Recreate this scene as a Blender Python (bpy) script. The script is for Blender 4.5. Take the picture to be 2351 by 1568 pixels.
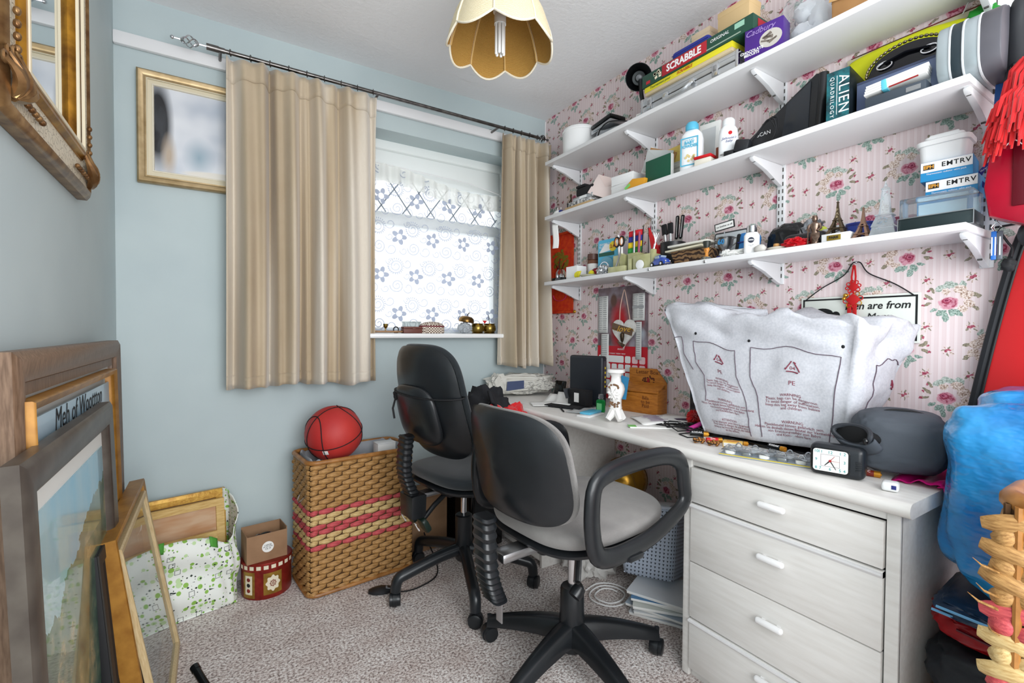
import bpy, bmesh, math, random
from math import pi, sin, cos, radians as RAD
from mathutils import Vector as V, Matrix as MX, noise as NZ
for o in list(bpy.data.objects): bpy.data.objects.remove(o)
rnd = random.Random(11)
S = bpy.context.scene
COL = S.collection
# ---------------------------------------------------------------- camera
W, D, LW, H = 1.72, 2.35, -.31, 2.363          # pink wall x, window wall y, left wall x, ceiling z
yaw, pit, rol, FPX = .56469, -.020816, .00616, 1087.6
fw = V((sin(yaw)*cos(pit), cos(yaw)*cos(pit), sin(pit)))
rt = V((cos(yaw), -sin(yaw), 0)); up = rt.cross(fw)
rt, up = rt*cos(rol)+up*sin(rol), up*cos(rol)-rt*sin(rol)
cd = bpy.data.cameras.new('camera'); cam = bpy.data.objects.new('camera', cd); COL.objects.link(cam)
cd.sensor_fit = 'HORIZONTAL'; cd.sensor_width = 36; cd.lens = FPX*36/2351; cd.clip_start = .02
m3 = MX((rt, up, -fw)).transposed(); cam.matrix_world = MX.Translation((0, 0, 1.081)) @ m3.to_4x4()
S.camera = cam
# ---------------------------------------------------------------- world, lights, exposure
wd = bpy.data.worlds.new('sky'); S.world = wd; wd.use_nodes = True
bg = wd.node_tree.nodes['Background']; bg.inputs[0].default_value = (.93, .97, 1, 1); bg.inputs[1].default_value = 1.15
def area(name, loc, target, size, power, col=(1, 1, 1)):
    l = bpy.data.lights.new(name, 'AREA'); l.energy = power; l.size = size; l.color = col
    o = bpy.data.objects.new(name, l); COL.objects.link(o); o.location = loc
    o.rotation_euler = (V(target)-V(loc)).to_track_quat('-Z', 'Y').to_euler()
    return o
area('flash_fill', (.40, -.80, 1.30), (.8, 1.6, 1.56), 1.35, 33, (.965, .985, 1))  # soft fill light added behind the camera, standing in for a bounced flash
S.view_settings.view_transform = 'Standard'; S.view_settings.look = 'None'
S.view_settings.exposure = 0.50; S.view_settings.gamma = 1.0; S.view_settings.use_curve_mapping = False

# ---------------------------------------------------------------- materials
def lin(h):
    if not isinstance(h, str): return tuple(h)+(1,) if len(h) == 3 else tuple(h)
    h = h.lstrip('#'); c = [int(h[i:i+2], 16)/255 for i in (0, 2, 4)]
    return tuple((x/12.92 if x <= .04045 else ((x+.055)/1.055)**2.4) for x in c)+(1,)
class NT:
    """tiny node-tree helper"""
    def __init__(s, m): s.nt = m.node_tree; s.b = s.nt.nodes['Principled BSDF']; s.out = s.nt.nodes['Material Output']
    def n(s, t, **k):
        x = s.nt.nodes.new(t)
        for a, v in k.items(): setattr(x, a, v)
        return x
    def l(s, a, b): s.nt.links.new(a, b)
    def put(s, sock, v):
        if hasattr(v, 'is_output'): s.l(v, sock)
        else: sock.default_value = v
    def math(s, op, a, b=None, c=None):
        x = s.n('ShaderNodeMath', operation=op); s.put(x.inputs[0], a)
        if b is not None: s.put(x.inputs[1], b)
        if c is not None: s.put(x.inputs[2], c)
        return x.outputs[0]
    def mix(s, f, a, b):
        x = s.n('ShaderNodeMix', data_type='RGBA'); s.put(x.inputs[0], f); s.put(x.inputs[6], a); s.put(x.inputs[7], b); return x.outputs[2]
    def coord(s, k='Object'): return s.n('ShaderNodeTexCoord').outputs[k]
    def sep(s, v):
        x = s.n('ShaderNodeSeparateXYZ'); s.l(v, x.inputs[0]); return x.outputs
    def comb(s, a, b, c=0.0):
        x = s.n('ShaderNodeCombineXYZ')
        for i, q in enumerate((a, b, c)): s.put(x.inputs[i], q)
        return x.outputs[0]
    def map(s, v, loc=(0, 0, 0), rot=(0, 0, 0), sc=(1, 1, 1), kind='POINT'):
        x = s.n('ShaderNodeMapping', vector_type=kind); s.l(v, x.inputs[0])
        x.inputs[1].default_value = loc; x.inputs[2].default_value = rot; x.inputs[3].default_value = sc; return x.outputs[0]
    def noise(s, v, scale, detail=2, rough=.5):
        x = s.n('ShaderNodeTexNoise'); s.l(v, x.inputs['Vector']); x.inputs['Scale'].default_value = scale
        x.inputs['Detail'].default_value = detail; x.inputs['Roughness'].default_value = rough; return x.outputs[0]
    def ramp(s, f, *st):
        x = s.n('ShaderNodeValToRGB'); s.l(f, x.inputs[0]); e = x.color_ramp.elements
        while len(e) < len(st): e.new(.5)
        for i, (p, c) in enumerate(st): e[i].position = p; e[i].color = lin(c)
        return x.outputs[0]
    def ellipse(s, v, cx, cy, rx, ry, ang=0, soft=.12):
        q = s.map(v, (cx, cy, 0), (0, 0, RAD(ang)), (rx, ry, 1), 'TEXTURE')
        x = s.n('ShaderNodeVectorMath', operation='LENGTH'); s.l(q, x.inputs[0])
        r = s.n('ShaderNodeMapRange'); s.l(x.outputs['Value'], r.inputs[0]); r.inputs[1].default_value = 1; r.inputs[2].default_value = 1-soft
        return r.outputs[0]
    def wrap(s, v, per):   # to -per/2..per/2
        return s.math('MULTIPLY_ADD', s.math('FLOOR', s.math('MULTIPLY_ADD', v, 1/per, .5)), -per, v)
    def bump(s, h, st=.3, dist=.005):
        x = s.n('ShaderNodeBump'); s.l(h, x.inputs['Height']); x.inputs['Strength'].default_value = st; x.inputs['Distance'].default_value = dist
        s.l(x.outputs[0], s.b.inputs['Normal']); return x
MATS = {}
def mat(name, col='#888888', rough=.5, metal=0, bump=None, var=None, trans=0, alpha=1, coat=0, sheen=0, spec=.5, ior=1.45, sss=0):
    """plain procedural material; var=(scale, colour2, detail, stretch) mixes a noise colour, bump=(scale, strength, distance)"""
    if name in MATS: return MATS[name]
    m = bpy.data.materials.new(name); m.use_nodes = True; t = NT(m); b = t.b
    b.inputs['Base Color'].default_value = lin(col); b.inputs['Roughness'].default_value = rough; b.inputs['Metallic'].default_value = metal
    b.inputs['Transmission Weight'].default_value = trans; b.inputs['Alpha'].default_value = alpha; b.inputs['Coat Weight'].default_value = coat
    b.inputs['Sheen Weight'].default_value = sheen; b.inputs['IOR'].default_value = ior; b.inputs['Specular IOR Level'].default_value = spec
    if sss: b.inputs['Subsurface Weight'].default_value = sss; b.inputs['Subsurface Radius'].default_value = (.01, .008, .006)
    co = None
    if var:
        co = t.coord(); v = t.map(co, sc=var[3]) if len(var) > 3 else co
        f = t.noise(v, var[0], var[2] if len(var) > 2 else 3)
        t.l(t.ramp(f, (.35, col), (.68, var[1])), b.inputs['Base Color'])
    if bump:
        co = co or t.coord(); v = t.map(co, sc=bump[3]) if len(bump) > 3 else co
        t.bump(t.noise(v, bump[0], 3), bump[1], bump[2])
    MATS[name] = m; return m

# ---------------------------------------------------------------- geometry helpers
class G:
    def __init__(s): s.bm = bmesh.new()
    def box(s, c, d, bev=0, rot=None, seg=2):
        M = MX.Translation(c)
        if rot is not None: M = M @ (rot if isinstance(rot, MX) else MX.Rotation(rot[2], 4, 'Z') @ MX.Rotation(rot[1], 4, 'Y') @ MX.Rotation(rot[0], 4, 'X'))
        M = M @ MX.Diagonal((d[0], d[1], d[2], 1))
        vs = bmesh.ops.create_cube(s.bm, size=1, matrix=M)['verts']
        if bev:
            es = list({e for v in vs for e in v.link_edges})
            bmesh.ops.bevel(s.bm, geom=es, offset=min(bev, min(d)*.49), segments=seg, affect='EDGES', profile=.5, clamp_overlap=True)
        return s
    def rings(s, rs, caps=True, closed=True, loop=False):
        R = [[s.bm.verts.new(p) for p in r] for r in rs]; n = len(rs[0]); k = len(R)
        for i in range(k if loop else k-1):
            a, b = R[i], R[(i+1) % k]
            for j in range(n if closed else n-1):
                try: s.bm.faces.new((a[j], a[(j+1) % n], b[(j+1) % n], b[j]))
                except ValueError: pass
        if caps and closed and not loop:
            for r in (R[0][::-1], R[-1]):
                try: s.bm.faces.new(r)
                except ValueError: pass
        return s
    def lathe(s, prof, n=24, c=(0, 0, 0), caps=True, M=None, sc=(1, 1)):
        rs = [[V((c[0]+max(r, 1e-5)*sc[0]*cos(2*pi*j/n), c[1]+max(r, 1e-5)*sc[1]*sin(2*pi*j/n), c[2]+z)) for j in range(n)] for r, z in prof]
        if M is not None: rs = [[M @ p for p in r] for r in rs]
        return s.rings(rs, caps)
    def tube(s, pts, r, n=8, loop=False, caps=True, flat=1.0, upv=None):
        P = [V(p) for p in pts]; k = len(P); rs = []; nrm = None
        for i in range(k):
            t = ((P[(i+1) % k]-P[i-1]) if loop else (P[min(i+1, k-1)]-P[max(i-1, 0)])).normalized()
            if nrm is None:
                nrm = V(upv) if upv else (V((0, 0, 1)) if abs(t.z) < .9 else V((1, 0, 0)))
            if upv: nrm = V(upv)
            nrm = (nrm-t*nrm.dot(t)); nrm = nrm.normalized() if nrm.length > 1e-6 else t.orthogonal().normalized()
            bn = t.cross(nrm); q = r[i] if isinstance(r, (list, tuple)) else r
            rs.append([P[i]+nrm*q*flat*cos(2*pi*j/n)+bn*q*sin(2*pi*j/n) for j in range(n)])
        return s.rings(rs, caps, loop=loop)
    def cyl(s, a, b, r0, r1=None, n=16): return s.tube([a, b], [r0, r0 if r1 is None else r1], n)
    def prism(s, poly, y0, y1, bev=0, M=None):
        a = [V((x, y0, z)) for x, z in poly]; b = [V((x, y1, z)) for x, z in poly]
        if M is not None: a = [M @ p for p in a]; b = [M @ p for p in b]
        A = [s.bm.verts.new(p) for p in a]; B = [s.bm.verts.new(p) for p in b]; n = len(A)
        fs = [s.bm.faces.new(A), s.bm.faces.new(B[::-1])]
        for i in range(n): fs.append(s.bm.faces.new((A[i], B[i], B[(i+1) % n], A[(i+1) % n])))
        if bev:
            es = [e for e in set(fs[0].edges) | set(fs[1].edges)]
            bmesh.ops.bevel(s.bm, geom=es, offset=bev, segments=2, affect='EDGES', profile=.5, clamp_overlap=True)
        return s
    def grid(s, f, nu, nv, closed=False):
        return s.rings([[V(f(i/(nu if closed else nu-1), j/(nv-1))) for i in range(nu)] for j in range(nv)], caps=False, closed=closed)
    def ell(s, c, r, n=16, rot=None, hemi=False):
        M = MX.Translation(c)
        if rot is not None: M = M @ MX.Rotation(rot[2], 4, 'Z') @ MX.Rotation(rot[1], 4, 'Y') @ MX.Rotation(rot[0], 4, 'X')
        bmesh.ops.create_uvsphere(s.bm, u_segments=n, v_segments=max(6, n//2), radius=1, matrix=M @ MX.Diagonal((r[0], r[1], r[2], 1)))
        return s
    def lump(s, c, r, amp=.15, freq=2.2, seed=0, sub=4, sq=1.0, ridge=False, oct=4):
        """crumpled soft body: superellipsoid with noise"""
        vs = bmesh.ops.create_icosphere(s.bm, subdivisions=sub, radius=1)['verts']
        for v in vs:
            p = v.co.copy(); q = V([math.copysign(abs(a)**sq, a) for a in p])
            nz = NZ.fractal(p*freq+V((seed*7.1, seed*3.3, seed)), .6, 2.1, oct)
            if ridge: nz = (1-abs(nz)*2.4)*.7
            q = q*(1+amp*nz); v.co = V((c[0]+q.x*r[0], c[1]+q.y*r[1], c[2]+q.z*r[2]))
        return s
    def frame(s, w, h, prof, x0=None, z0=0, y=0):
        """mitred rectangular moulding in the xz plane, front towards -y; prof = [(inset, protrusion)]"""
        x0 = -w/2 if x0 is None else x0; rs = []
        for d, p in prof: rs.append([V((x0+d, y-p, z0+d)), V((x0+w-d, y-p, z0+d)), V((x0+w-d, y-p, z0+h-d)), V((x0+d, y-p, z0+h-d))])
        return s.rings(rs, caps=False, loop=True)
    def xf(s, M): bmesh.ops.transform(s.bm, matrix=M, verts=s.bm.verts[:]); return s
    def out(s, name, m, parent=None, ang=40, solid=0, sub=0):
        me = bpy.data.meshes.new(name); bmesh.ops.recalc_face_normals(s.bm, faces=s.bm.faces[:]); s.bm.to_mesh(me); s.bm.free()
        o = bpy.data.objects.new(name, me); COL.objects.link(o); o.parent = parent
        for mm in (m if isinstance(m, (list, tuple)) else [m]): me.materials.append(mm)
        if ang:
            me.polygons.foreach_set('use_smooth', [True]*len(me.polygons)); me.set_sharp_from_angle(angle=RAD(ang))
        if solid: d = o.modifiers.new('solid', 'SOLIDIFY'); d.thickness = solid; d.offset = 0
        if sub: d = o.modifiers.new('sub', 'SUBSURF'); d.levels = sub; d.render_levels = sub
        return o
def tag(o, label, cat, group=None, kind=None):
    o['label'] = label; o['category'] = cat
    if group: o['group'] = group
    if kind: o['kind'] = kind
    return o
def thing(name, label, cat, loc=(0, 0, 0), rz=0, group=None, rot=None, kind=None):
    o = bpy.data.objects.new(name, None); COL.objects.link(o); o.empty_display_size = .02
    o.location = loc; o.rotation_euler = rot if rot else (0, 0, RAD(rz)); return tag(o, label, cat, group, kind)
def dup(root, loc, rz=None, label=None, rot=None):
    r = root.copy(); COL.objects.link(r); r.location = loc
    if rz is not None: r.rotation_euler = (0, 0, RAD(rz))
    if rot: r.rotation_euler = rot
    if label: r['label'] = label
    for ch in list(root.children):
        c = ch.copy(); COL.objects.link(c); c.parent = r
        for g in list(ch.children): d = g.copy(); COL.objects.link(d); d.parent = c
    return r
def inst(name, me, parent, M=None):
    o = bpy.data.objects.new(name, me); COL.objects.link(o); o.parent = parent
    if M is not None: o.matrix_local = M
    return o
def txt(body, size, m, parent, loc=(0, 0, 0), rot=(pi/2, 0, 0), ext=.0002, align='CENTER', name='lettering', shear=0, sx=1, bold=0, sp=1):
    cu = bpy.data.curves.new('t', 'FONT'); cu.body = body; cu.size = size; cu.align_x = align; cu.align_y = 'CENTER'; cu.extrude = ext
    cu.shear = shear; cu.offset = bold; cu.resolution_u = 2; cu.space_character = sp; cu.space_line = .85
    t = bpy.data.objects.new('t', cu); COL.objects.link(t); bpy.context.view_layer.update()
    me = bpy.data.meshes.new_from_object(t); bpy.data.objects.remove(t); bpy.data.curves.remove(cu)
    me.materials.clear(); me.materials.append(m); me.name = name
    o = bpy.data.objects.new(name, me); COL.objects.link(o); o.parent = parent; o.location = loc; o.rotation_euler = rot; o.scale = (sx, 1, 1)
    return o
def rrect(w, h, r, n=5, cx=0, cz=0):
    p = []
    for k, (sx, sz) in enumerate(((1, 1), (-1, 1), (-1, -1), (1, -1))):
        for i in range(n+1):
            a = pi/2*k+pi/2*i/n; p.append((cx+sx*(w/2-r)+r*cos(a), cz+sz*(h/2-r)+r*sin(a)))
    return p
def circ(r, n=20, cx=0, cz=0, rz=None): return [(cx+r*cos(2*pi*i/n), cz+(rz or r)*sin(2*pi*i/n)) for i in range(n)]
def arc(c, r, a0, a1, n, plane='xz', y=0):
    o = []
    for i in range(n+1):
        a = RAD(a0+(a1-a0)*i/n); o.append((c[0]+r*cos(a), y, c[1]+r*sin(a)) if plane == 'xz' else (c[0]+r*cos(a), c[1]+r*sin(a), y))
    return o
def smooth_path(pts, k=6):
    P = [V(p) for p in pts]; o = []
    for i in range(len(P)-1):
        a, b, c, d = P[max(i-1, 0)], P[i], P[i+1], P[min(i+2, len(P)-1)]
        for j in range(k):
            t = j/k; o.append(.5*((2*b)+(c-a)*t+(2*a-5*b+4*c-d)*t*t+(3*b-a-3*c+d)*t**3))
    return o+[P[-1]]
# shared materials
white = mat('white_plastic', '#eceded', .35); whitegloss = mat('white_gloss', '#f2f2f2', .15)
wpaint = mat('white_paint', '#e9e9ea', .4, bump=(60, .05, .002)); black = mat('black_plastic', '#1b1d20', .38, var=(18, '#26292d', 3))
blackmat = mat('black_matt', '#141518', .7); blackgloss = mat('black_gloss', '#0d0e10', .12); chrome = mat('chrome', '#d5d7da', .15, 1)
steel = mat('brushed_steel', '#b4b6b9', .32, 1); brass = mat('brass', '#a98f4a', .28, 1, var=(9, '#7d6630', 3)); gold = mat('gold', '#d9a945', .25, 1)
red = mat('red', '#c8141c', .45); redcloth = mat('red_cloth', '#d01018', .8, sheen=.3, bump=(220, .2, .001)); paper = mat('paper', '#efefec', .8)
card = mat('card_brown', '#9c7a5c', .85, var=(14, '#8d6c50', 3)); glass = mat('clear_glass', '#ffffff', .02, trans=1, ior=1.45)
clear = mat('clear_plastic', '#f4f8fa', .08, trans=.92, ior=1.2); blue = mat('blue', '#2a6cc0', .4); navy = mat('navy', '#262f78', .4)
ink = mat('ink_black', '#17181a', .6); inkw = mat('ink_white', '#f4f4f4', .6); inkr = mat('ink_maroon', '#7d2a3e', .7); yellow = mat('yellow', '#e8cf2c', .5)
# ================================================================ the setting
def struct(g, name, m, label, cat, ang=30):
    return tag(g.out(name, m, None, ang), label, cat, kind='structure')
# carpet
mc = mat('carpet', '#9a8a86', .95); t = NT(mc); co = t.coord()
n1 = t.noise(co, 120, 2, .7); n2 = t.noise(co, 6, 3, .6)
c1 = t.ramp(n1, (.34, '#7d6e6a'), (.44, '#b9aca7'), (.52, '#e0d7d3'), (.62, '#f8f5f3'))
sh = t.ramp(n2, (.35, '#e4dcd9'), (.65, '#ffffff'))
x = t.n('ShaderNodeMix', data_type='RGBA', blend_type='MULTIPLY'); x.inputs[0].default_value = 1; t.l(c1, x.inputs[6]); t.l(sh, x.inputs[7])
t.l(x.outputs[2], t.b.inputs['Base Color']); t.bump(n1, .9, .006); t.b.inputs['Sheen Weight'].default_value = .2
struct(G().box(((W+LW)/2, .55, -.03), (W-LW+.3, 3.8, .06)), 'floor', mc, 'taupe speckled twist pile carpet covering the whole floor', 'carpet')
# ceiling
mce = mat('ceiling_white', '#f0f0f1', .8); t = NT(mce); co = t.coord()
t.bump(t.noise(co, 55, 4, .6), .35, .006)
struct(G().box(((W+LW)/2, .55, H+.05), (W-LW+.3, 3.8, .1)), 'ceiling', mce, 'white textured ceiling above the window and shelves', 'ceiling')
# blue painted walls
mb = mat('wall_blue', '#b9c6c8', .6); t = NT(mb); co = t.coord()
t.l(t.ramp(t.noise(co, 2.2, 3), (.3, '#b3c1c4'), (.7, '#bfcccd')), t.b.inputs['Base Color']); t.bump(t.noise(co, 70, 3), .08, .002)
WX0, WX1, WZ0, WZ1 = .56, 1.53, 1.045, 2.083
struct(G().box(((LW+WX0)/2-.05, D+.1, H/2), (WX0-LW+.1, .2, H)).box(((WX1+W)/2+.05, D+.1, H/2), (W-WX1+.1, .2, H))
  .box(((WX0+WX1)/2, D+.1, WZ0/2), (WX1-WX0, .2, WZ0)).box(((WX0+WX1)/2, D+.1, (WZ1+H)/2), (WX1-WX0, .2, H-WZ1)),
  'wall_back', mb, 'pale blue painted wall around the window', 'wall')
struct(G().box((LW-.05, .55, H/2), (.1, 3.6, H)), 'wall_left', mb, 'pale blue painted wall behind the leaning frames', 'wall')
# floral wallpaper
mw = mat('rose_wallpaper', '#e6d3d2', .75); t = NT(mw); co = t.coord(); sx, sy, sz = t.sep(co)
wob = t.n('ShaderNodeTexNoise'); t.l(co, wob.inputs['Vector']); wob.inputs['Scale'].default_value = 90; wob.inputs['Detail'].default_value = 2
wx, wy, wz = t.sep(wob.outputs['Color'])
s0 = t.math('MULTIPLY', sy, -1.0)
s = t.math('MULTIPLY_ADD', t.math('SUBTRACT', wy, .5), .012, s0); z = t.math('MULTIPLY_ADD', t.math('SUBTRACT', wz, .5), .012, sz)
st = t.math('ABSOLUTE', t.wrap(s0, .0165))
col = t.mix(t.math('LESS_THAN', st, .0035), lin('#e2d0d1'), lin('#e9dadb'))
st2 = t.math('ABSOLUTE', t.wrap(t.math('ADD', s0, .004), .0165))
col = t.mix(t.math('LESS_THAN', st2, .0007), col, lin('#dfcacb'))
zr = t.math('SUBTRACT', z, 1.565); row = t.math('FLOOR', t.math('MULTIPLY_ADD', zr, 1/.1325, .5))
lz = t.math('MULTIPLY_ADD', row, -.1325, zr); par = t.math('FLOORED_MODULO', row, 2.0)
sxx = t.math('MULTIPLY_ADD', par, .095, t.math('ADD', s, .557)); lx = t.wrap(sxx, .19)
lxm = t.math('MULTIPLY', lx, t.math('MULTIPLY_ADD', par, -2.0, 1.0))
v = t.map(t.comb(lxm, lz), sc=(.84, .86, 1))
v2 = t.comb(t.wrap(t.math('SUBTRACT', sxx, .095), .19), lz)
v3 = t.comb(t.wrap(t.math('ADD', s, .557-.0475), .095), t.wrap(t.math('SUBTRACT', zr, .06625), .1325))
fine = t.noise(co, 260, 2, .6); fine2 = t.noise(co, 120, 2, .6)
def tone(a, b, f=fine): return t.ramp(f, (.38, a), (.62, b))
grn = tone('#6b8579', '#b3c6bd'); gry = tone('#87968a', '#cdd6cf'); tan = t.ramp(fine, (.34, '#8d6f5e'), (.46, '#cdb5a6'), (.6, '#eee0da')); rosec = tone('#a03c58', '#dc9fb0', fine2); dk = tone('#77725f', '#a89c88'); budc = tone('#8e3048', '#c06a7c')
for q, c in [((-.004, .043, .015, .008, 20), gry), ((.014, .036, .013, .007, -30), gry), ((-.024, .043, .010, .006, 60), gry), ((-.047, .016, .008, .005, 20), dk),
             ((-.046, -.012, .010, .004, 50), dk), ((.036, .016, .012, .004, 40), dk), ((.040, -.002, .010, .004, -20), dk), ((.03, .03, .009, .0035, 60), dk),
             ((-.031, .017, .013, .011, 10), tan), ((-.019, .032, .012, .010, 0), tan), ((-.036, -.003, .012, .009, 30), tan), ((-.024, -.014, .010, .008, 0), tan), ((.005, .027, .010, .008, 0), tan),
             ((-.017, -.024, .011, .006, 40), grn), ((.013, -.023, .011, .0065, -35), grn), ((.005, -.035, .012, .0065, 80), grn), ((.026, -.016, .009, .0045, -20), grn), ((-.006, -.022, .009, .006, 70), grn),
             ((.043, .013, .004, .003, 40), budc), ((.047, -.004, .004, .003, -20), budc), ((.036, .031, .003, .003, 0), budc)]:
    col = t.mix(t.ellipse(v, *q), col, c)
for q, c in [((0, 0, .0185, .0150, 0), lin('#d79aa9')), ((-.001, .001, .0155, .0125, 20), rosec), ((.004, .004, .009, .007, 0), lin('#9c3450')), ((.004, .005, .006, .0045, 0), lin('#c8708a')), ((.005, .005, .003, .0025, 0), lin('#86284a'))]:
    col = t.mix(t.ellipse(v, *q), col, c)
for vv, ph in ((v2, .4), (v3, 1.1)):
    for k in range(7):
        a = k*51+ph*57; col = t.mix(t.ellipse(vv, .010*cos(RAD(a)), .010*sin(RAD(a)), .0055, .0021, a, .3), col, dk if k % 2 else tan)
    col = t.mix(t.ellipse(vv, -.003, -.001, .0048, .0044), col, budc); col = t.mix(t.ellipse(vv, .0035, .003, .0042, .0038), col, lin('#b05a6c'))
t.l(col, t.b.inputs['Base Color'])
struct(G().box((W+.05, .55, H/2), (.1, 3.6, H)), 'wall_right', mw, 'pink striped wallpaper wall with rose bouquets behind the shelves', 'wall')
# trims
struct(G().box(((LW+W)/2, D-.011, 2.186), (W-LW, .024, .05), .006), 'trim_1', wpaint, 'white wooden picture rail across the window wall', 'trim')
struct(G().box((W-.004, D-.004, H/2+.02), (.008, .008, H-.06), .002), 'trim_2', wpaint, 'thin white strip in the corner beside the wallpaper', 'trim')
for nm, lb, c, d in (('baseboard_back', 'white skirting board below the window wall', ((LW+W)/2, D-.008, .045), (W-LW-.02, .016, .09)),
                     ('baseboard_left', 'white skirting board behind the leaning frames', (LW+.008, .75, .045), (.016, 3.1, .09)),
                     ('baseboard_right', 'white skirting board under the desk', (W-.008, .75, .045), (.016, 3.1, .09))):
    struct(G().box(c, d, .006), nm, wpaint, lb, 'skirting board')
# window
upvc = mat('upvc', '#eef2f0', .3); lead = mat('lead_strip', '#8e979f', .45, .5)
pane = mat('window_pane', '#ffffff', .0, trans=1, ior=1.0)
wn = thing('window_1', 'white framed window with diamond leaded top light behind net curtain', 'window', ((WX0+WX1)/2, D+.165, WZ0), kind='structure')
ww, wh = WX1-WX0, WZ1-WZ0
G().frame(ww, wh, [(0, -.03), (0, .03), (.012, .035), (.045, .035), (.055, .02), (.055, -.03)]).out('window_frame', upvc, wn)
G().box((0, 0, .635), (ww-.1, .06, .065), .008).out('transom', upvc, wn)
G().box((ww/2-.075, 0, .31), (.035, .06, .6), .008).out('mullion', upvc, wn)
G().box((0, .005, .33), (ww-.1, .006, .56)).out('pane', pane, wn); G().box((0, .005, .76), (ww-.1, .006, .20)).out('pane', pane, wn)
for sgn in (-1, 1):
    for k in range(-3, 8):
        x0 = -.45+k*.14; pts = []
        for i in range(41):
            x = x0+i*.006*1.05; z = .665+i*.0085; xx = x if sgn > 0 else -x
            if abs(x) < ww/2-.055 and z < .86: pts.append((xx, -.001, z))
        if len(pts) > 2: G().tube([pts[0], pts[-1]], .0035, 4).out('lead_strip', lead, wn)
G().box((0, .0, .917), (ww-.112, .066, .134), .004).out('head_board', upvc, wn)
G().box((0, -.135, .012), (ww+.02, .25, .024), .008).out('sill', whitegloss, wn)
# ================================================================ curtains, net, rod
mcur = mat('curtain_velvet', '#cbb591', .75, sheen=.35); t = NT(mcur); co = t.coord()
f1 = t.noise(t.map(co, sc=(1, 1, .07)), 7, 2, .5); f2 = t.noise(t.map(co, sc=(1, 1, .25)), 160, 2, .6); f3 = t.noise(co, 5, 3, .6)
c = t.ramp(f1, (.30, '#8a7354'), (.47, '#b8a588'), (.64, '#ddd4c6')); c = t.mix(t.math('MULTIPLY', f3, .3), c, lin('#cdc2b0'))  # velvet nap streaks, contrast raised to paint in fold shade and highlights
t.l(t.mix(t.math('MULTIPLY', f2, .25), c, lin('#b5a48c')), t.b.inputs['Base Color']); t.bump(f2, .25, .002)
mcb = mat('curtain_lining', '#cfc6b4', .8)
def curtain(name, label, x0, x1, zt, zb, folds, seed, flare=.0):
    th = thing(name, label, 'curtain', ((x0+x1)/2, 2.235, zb)); R_ = random.Random(seed)
    ph = [R_.uniform(0, 6.28) for _ in range(6)]; h = zt-zb
    def depth(u, v):
        k = u*folds*2*pi+ph[0]+.35*sin(2.2*v+ph[1])+.8*sin(u*6+ph[3])
        a = .020+.034*(1-v)**.5
        d = a*sin(k)+.5*a*sin(2.3*k+ph[2]+v)+.006*sin(u*55)*max(0, v-.86)/.14
        return d
    def f(u, v):
        x = (x0+(x1-x0)*u)-(x0+x1)/2; x += .012*(1-v)*(u-.5)*2*flare+.006*sin(u*folds*2*pi+ph[0]+1)
        z = v*h+(.008*sin(u*folds*2*pi+ph[4]) if v == 0 else 0)+.006*sin(u*9+ph[4])*(1-v)-.012*(v > .97)*abs(sin(u*folds*pi*1.0))
        return (x, depth(u, v), z)
    G().grid(f, 160, 60).out('curtain_panel', mcur, th, 180, solid=.004)
    # header tape band and hem, a little proud of the cloth
    G().grid(lambda u, v: (f(u, .93+.068*v)[0], depth(u, .93+.068*v)-.005, f(u, .93+.068*v)[2]), 160, 5).out('pleated_heading', mcur, th, 180, solid=.003)
    G().grid(lambda u, v: (f(u, .002+.036*v)[0], depth(u, .002+.036*v)-.003, f(u, .002+.036*v)[2]), 160, 4).out('hem', mcur, th, 180, solid=.002)
    return th
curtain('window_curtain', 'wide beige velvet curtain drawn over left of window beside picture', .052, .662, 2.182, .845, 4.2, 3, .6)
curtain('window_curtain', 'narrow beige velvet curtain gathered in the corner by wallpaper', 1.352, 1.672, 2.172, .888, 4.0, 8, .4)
gun = mat('gunmetal', '#5d5a58', .3, 1, var=(30, '#7d7a78', 2))
rod = thing('curtain_rod', 'dark metal curtain pole with twisted cage finial above window', 'curtain rod', (0, 2.25, 2.2))
G().cyl((.0, 0, 0), (1.60, 0, 0), .0085, n=14).out('pole', gun, rod)
G().cyl((-.012, 0, 0), (.03, 0, 0), .0125, n=14).cyl((.03, 0, 0), (.05, 0, 0), .0105, n=14).out('end_cap', gun, rod)
fin = G()
for k in range(4):
    pts = [(-.035-.062*i/14, .021*sin(pi*i/14)*cos(k*pi/2+i*.28), .021*sin(pi*i/14)*sin(k*pi/2+i*.28)) for i in range(15)]
    fin.tube(pts, .0028, 6)
fin.cyl((-.012, 0, 0), (-.037, 0, 0), .004, n=8).cyl((-.095, 0, 0), (-.118, 0, 0), .004, n=8); fin.ell((-.122, 0, 0), (.0075,)*3, 10)
fin.out('finial', chrome, rod)
fin = G()
for k in range(4):
    pts = [(1.605+.04*i/14, .018*sin(pi*i/14)*cos(k*pi/2+i*.28), .018*sin(pi*i/14)*sin(k*pi/2+i*.28)) for i in range(15)]
    fin.tube(pts, .0028, 6)
fin.ell((1.662, 0, 0), (.0075,)*3, 10).cyl((1.6, 0, 0), (1.66, 0, 0), .004, n=8); fin.out('finial', gun, rod)
for x in (.035, 1.33, .67):
    G().cyl((x, 0, -.004), (x, .09, -.004), .006, n=8).lathe([(.02, 0), (.02, .006)], 14, M=MX.Translation((x, .092, -.004)) @ MX.Rotation(pi/2, 4, 'X')).out('bracket', gun, rod)
for i in range(9): G().tube(arc((.07+i*.072, 0), .0125, 0, 360, 14)[:-1], .0018, 6, loop=True).xf(MX.Translation((.07+i*.072, 0, 0)) @ MX.Rotation(pi/2-.25, 4, 'Z') @ MX.Translation((-.07-i*.072, 0, 0))).out('ring', gun, rod)
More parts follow.
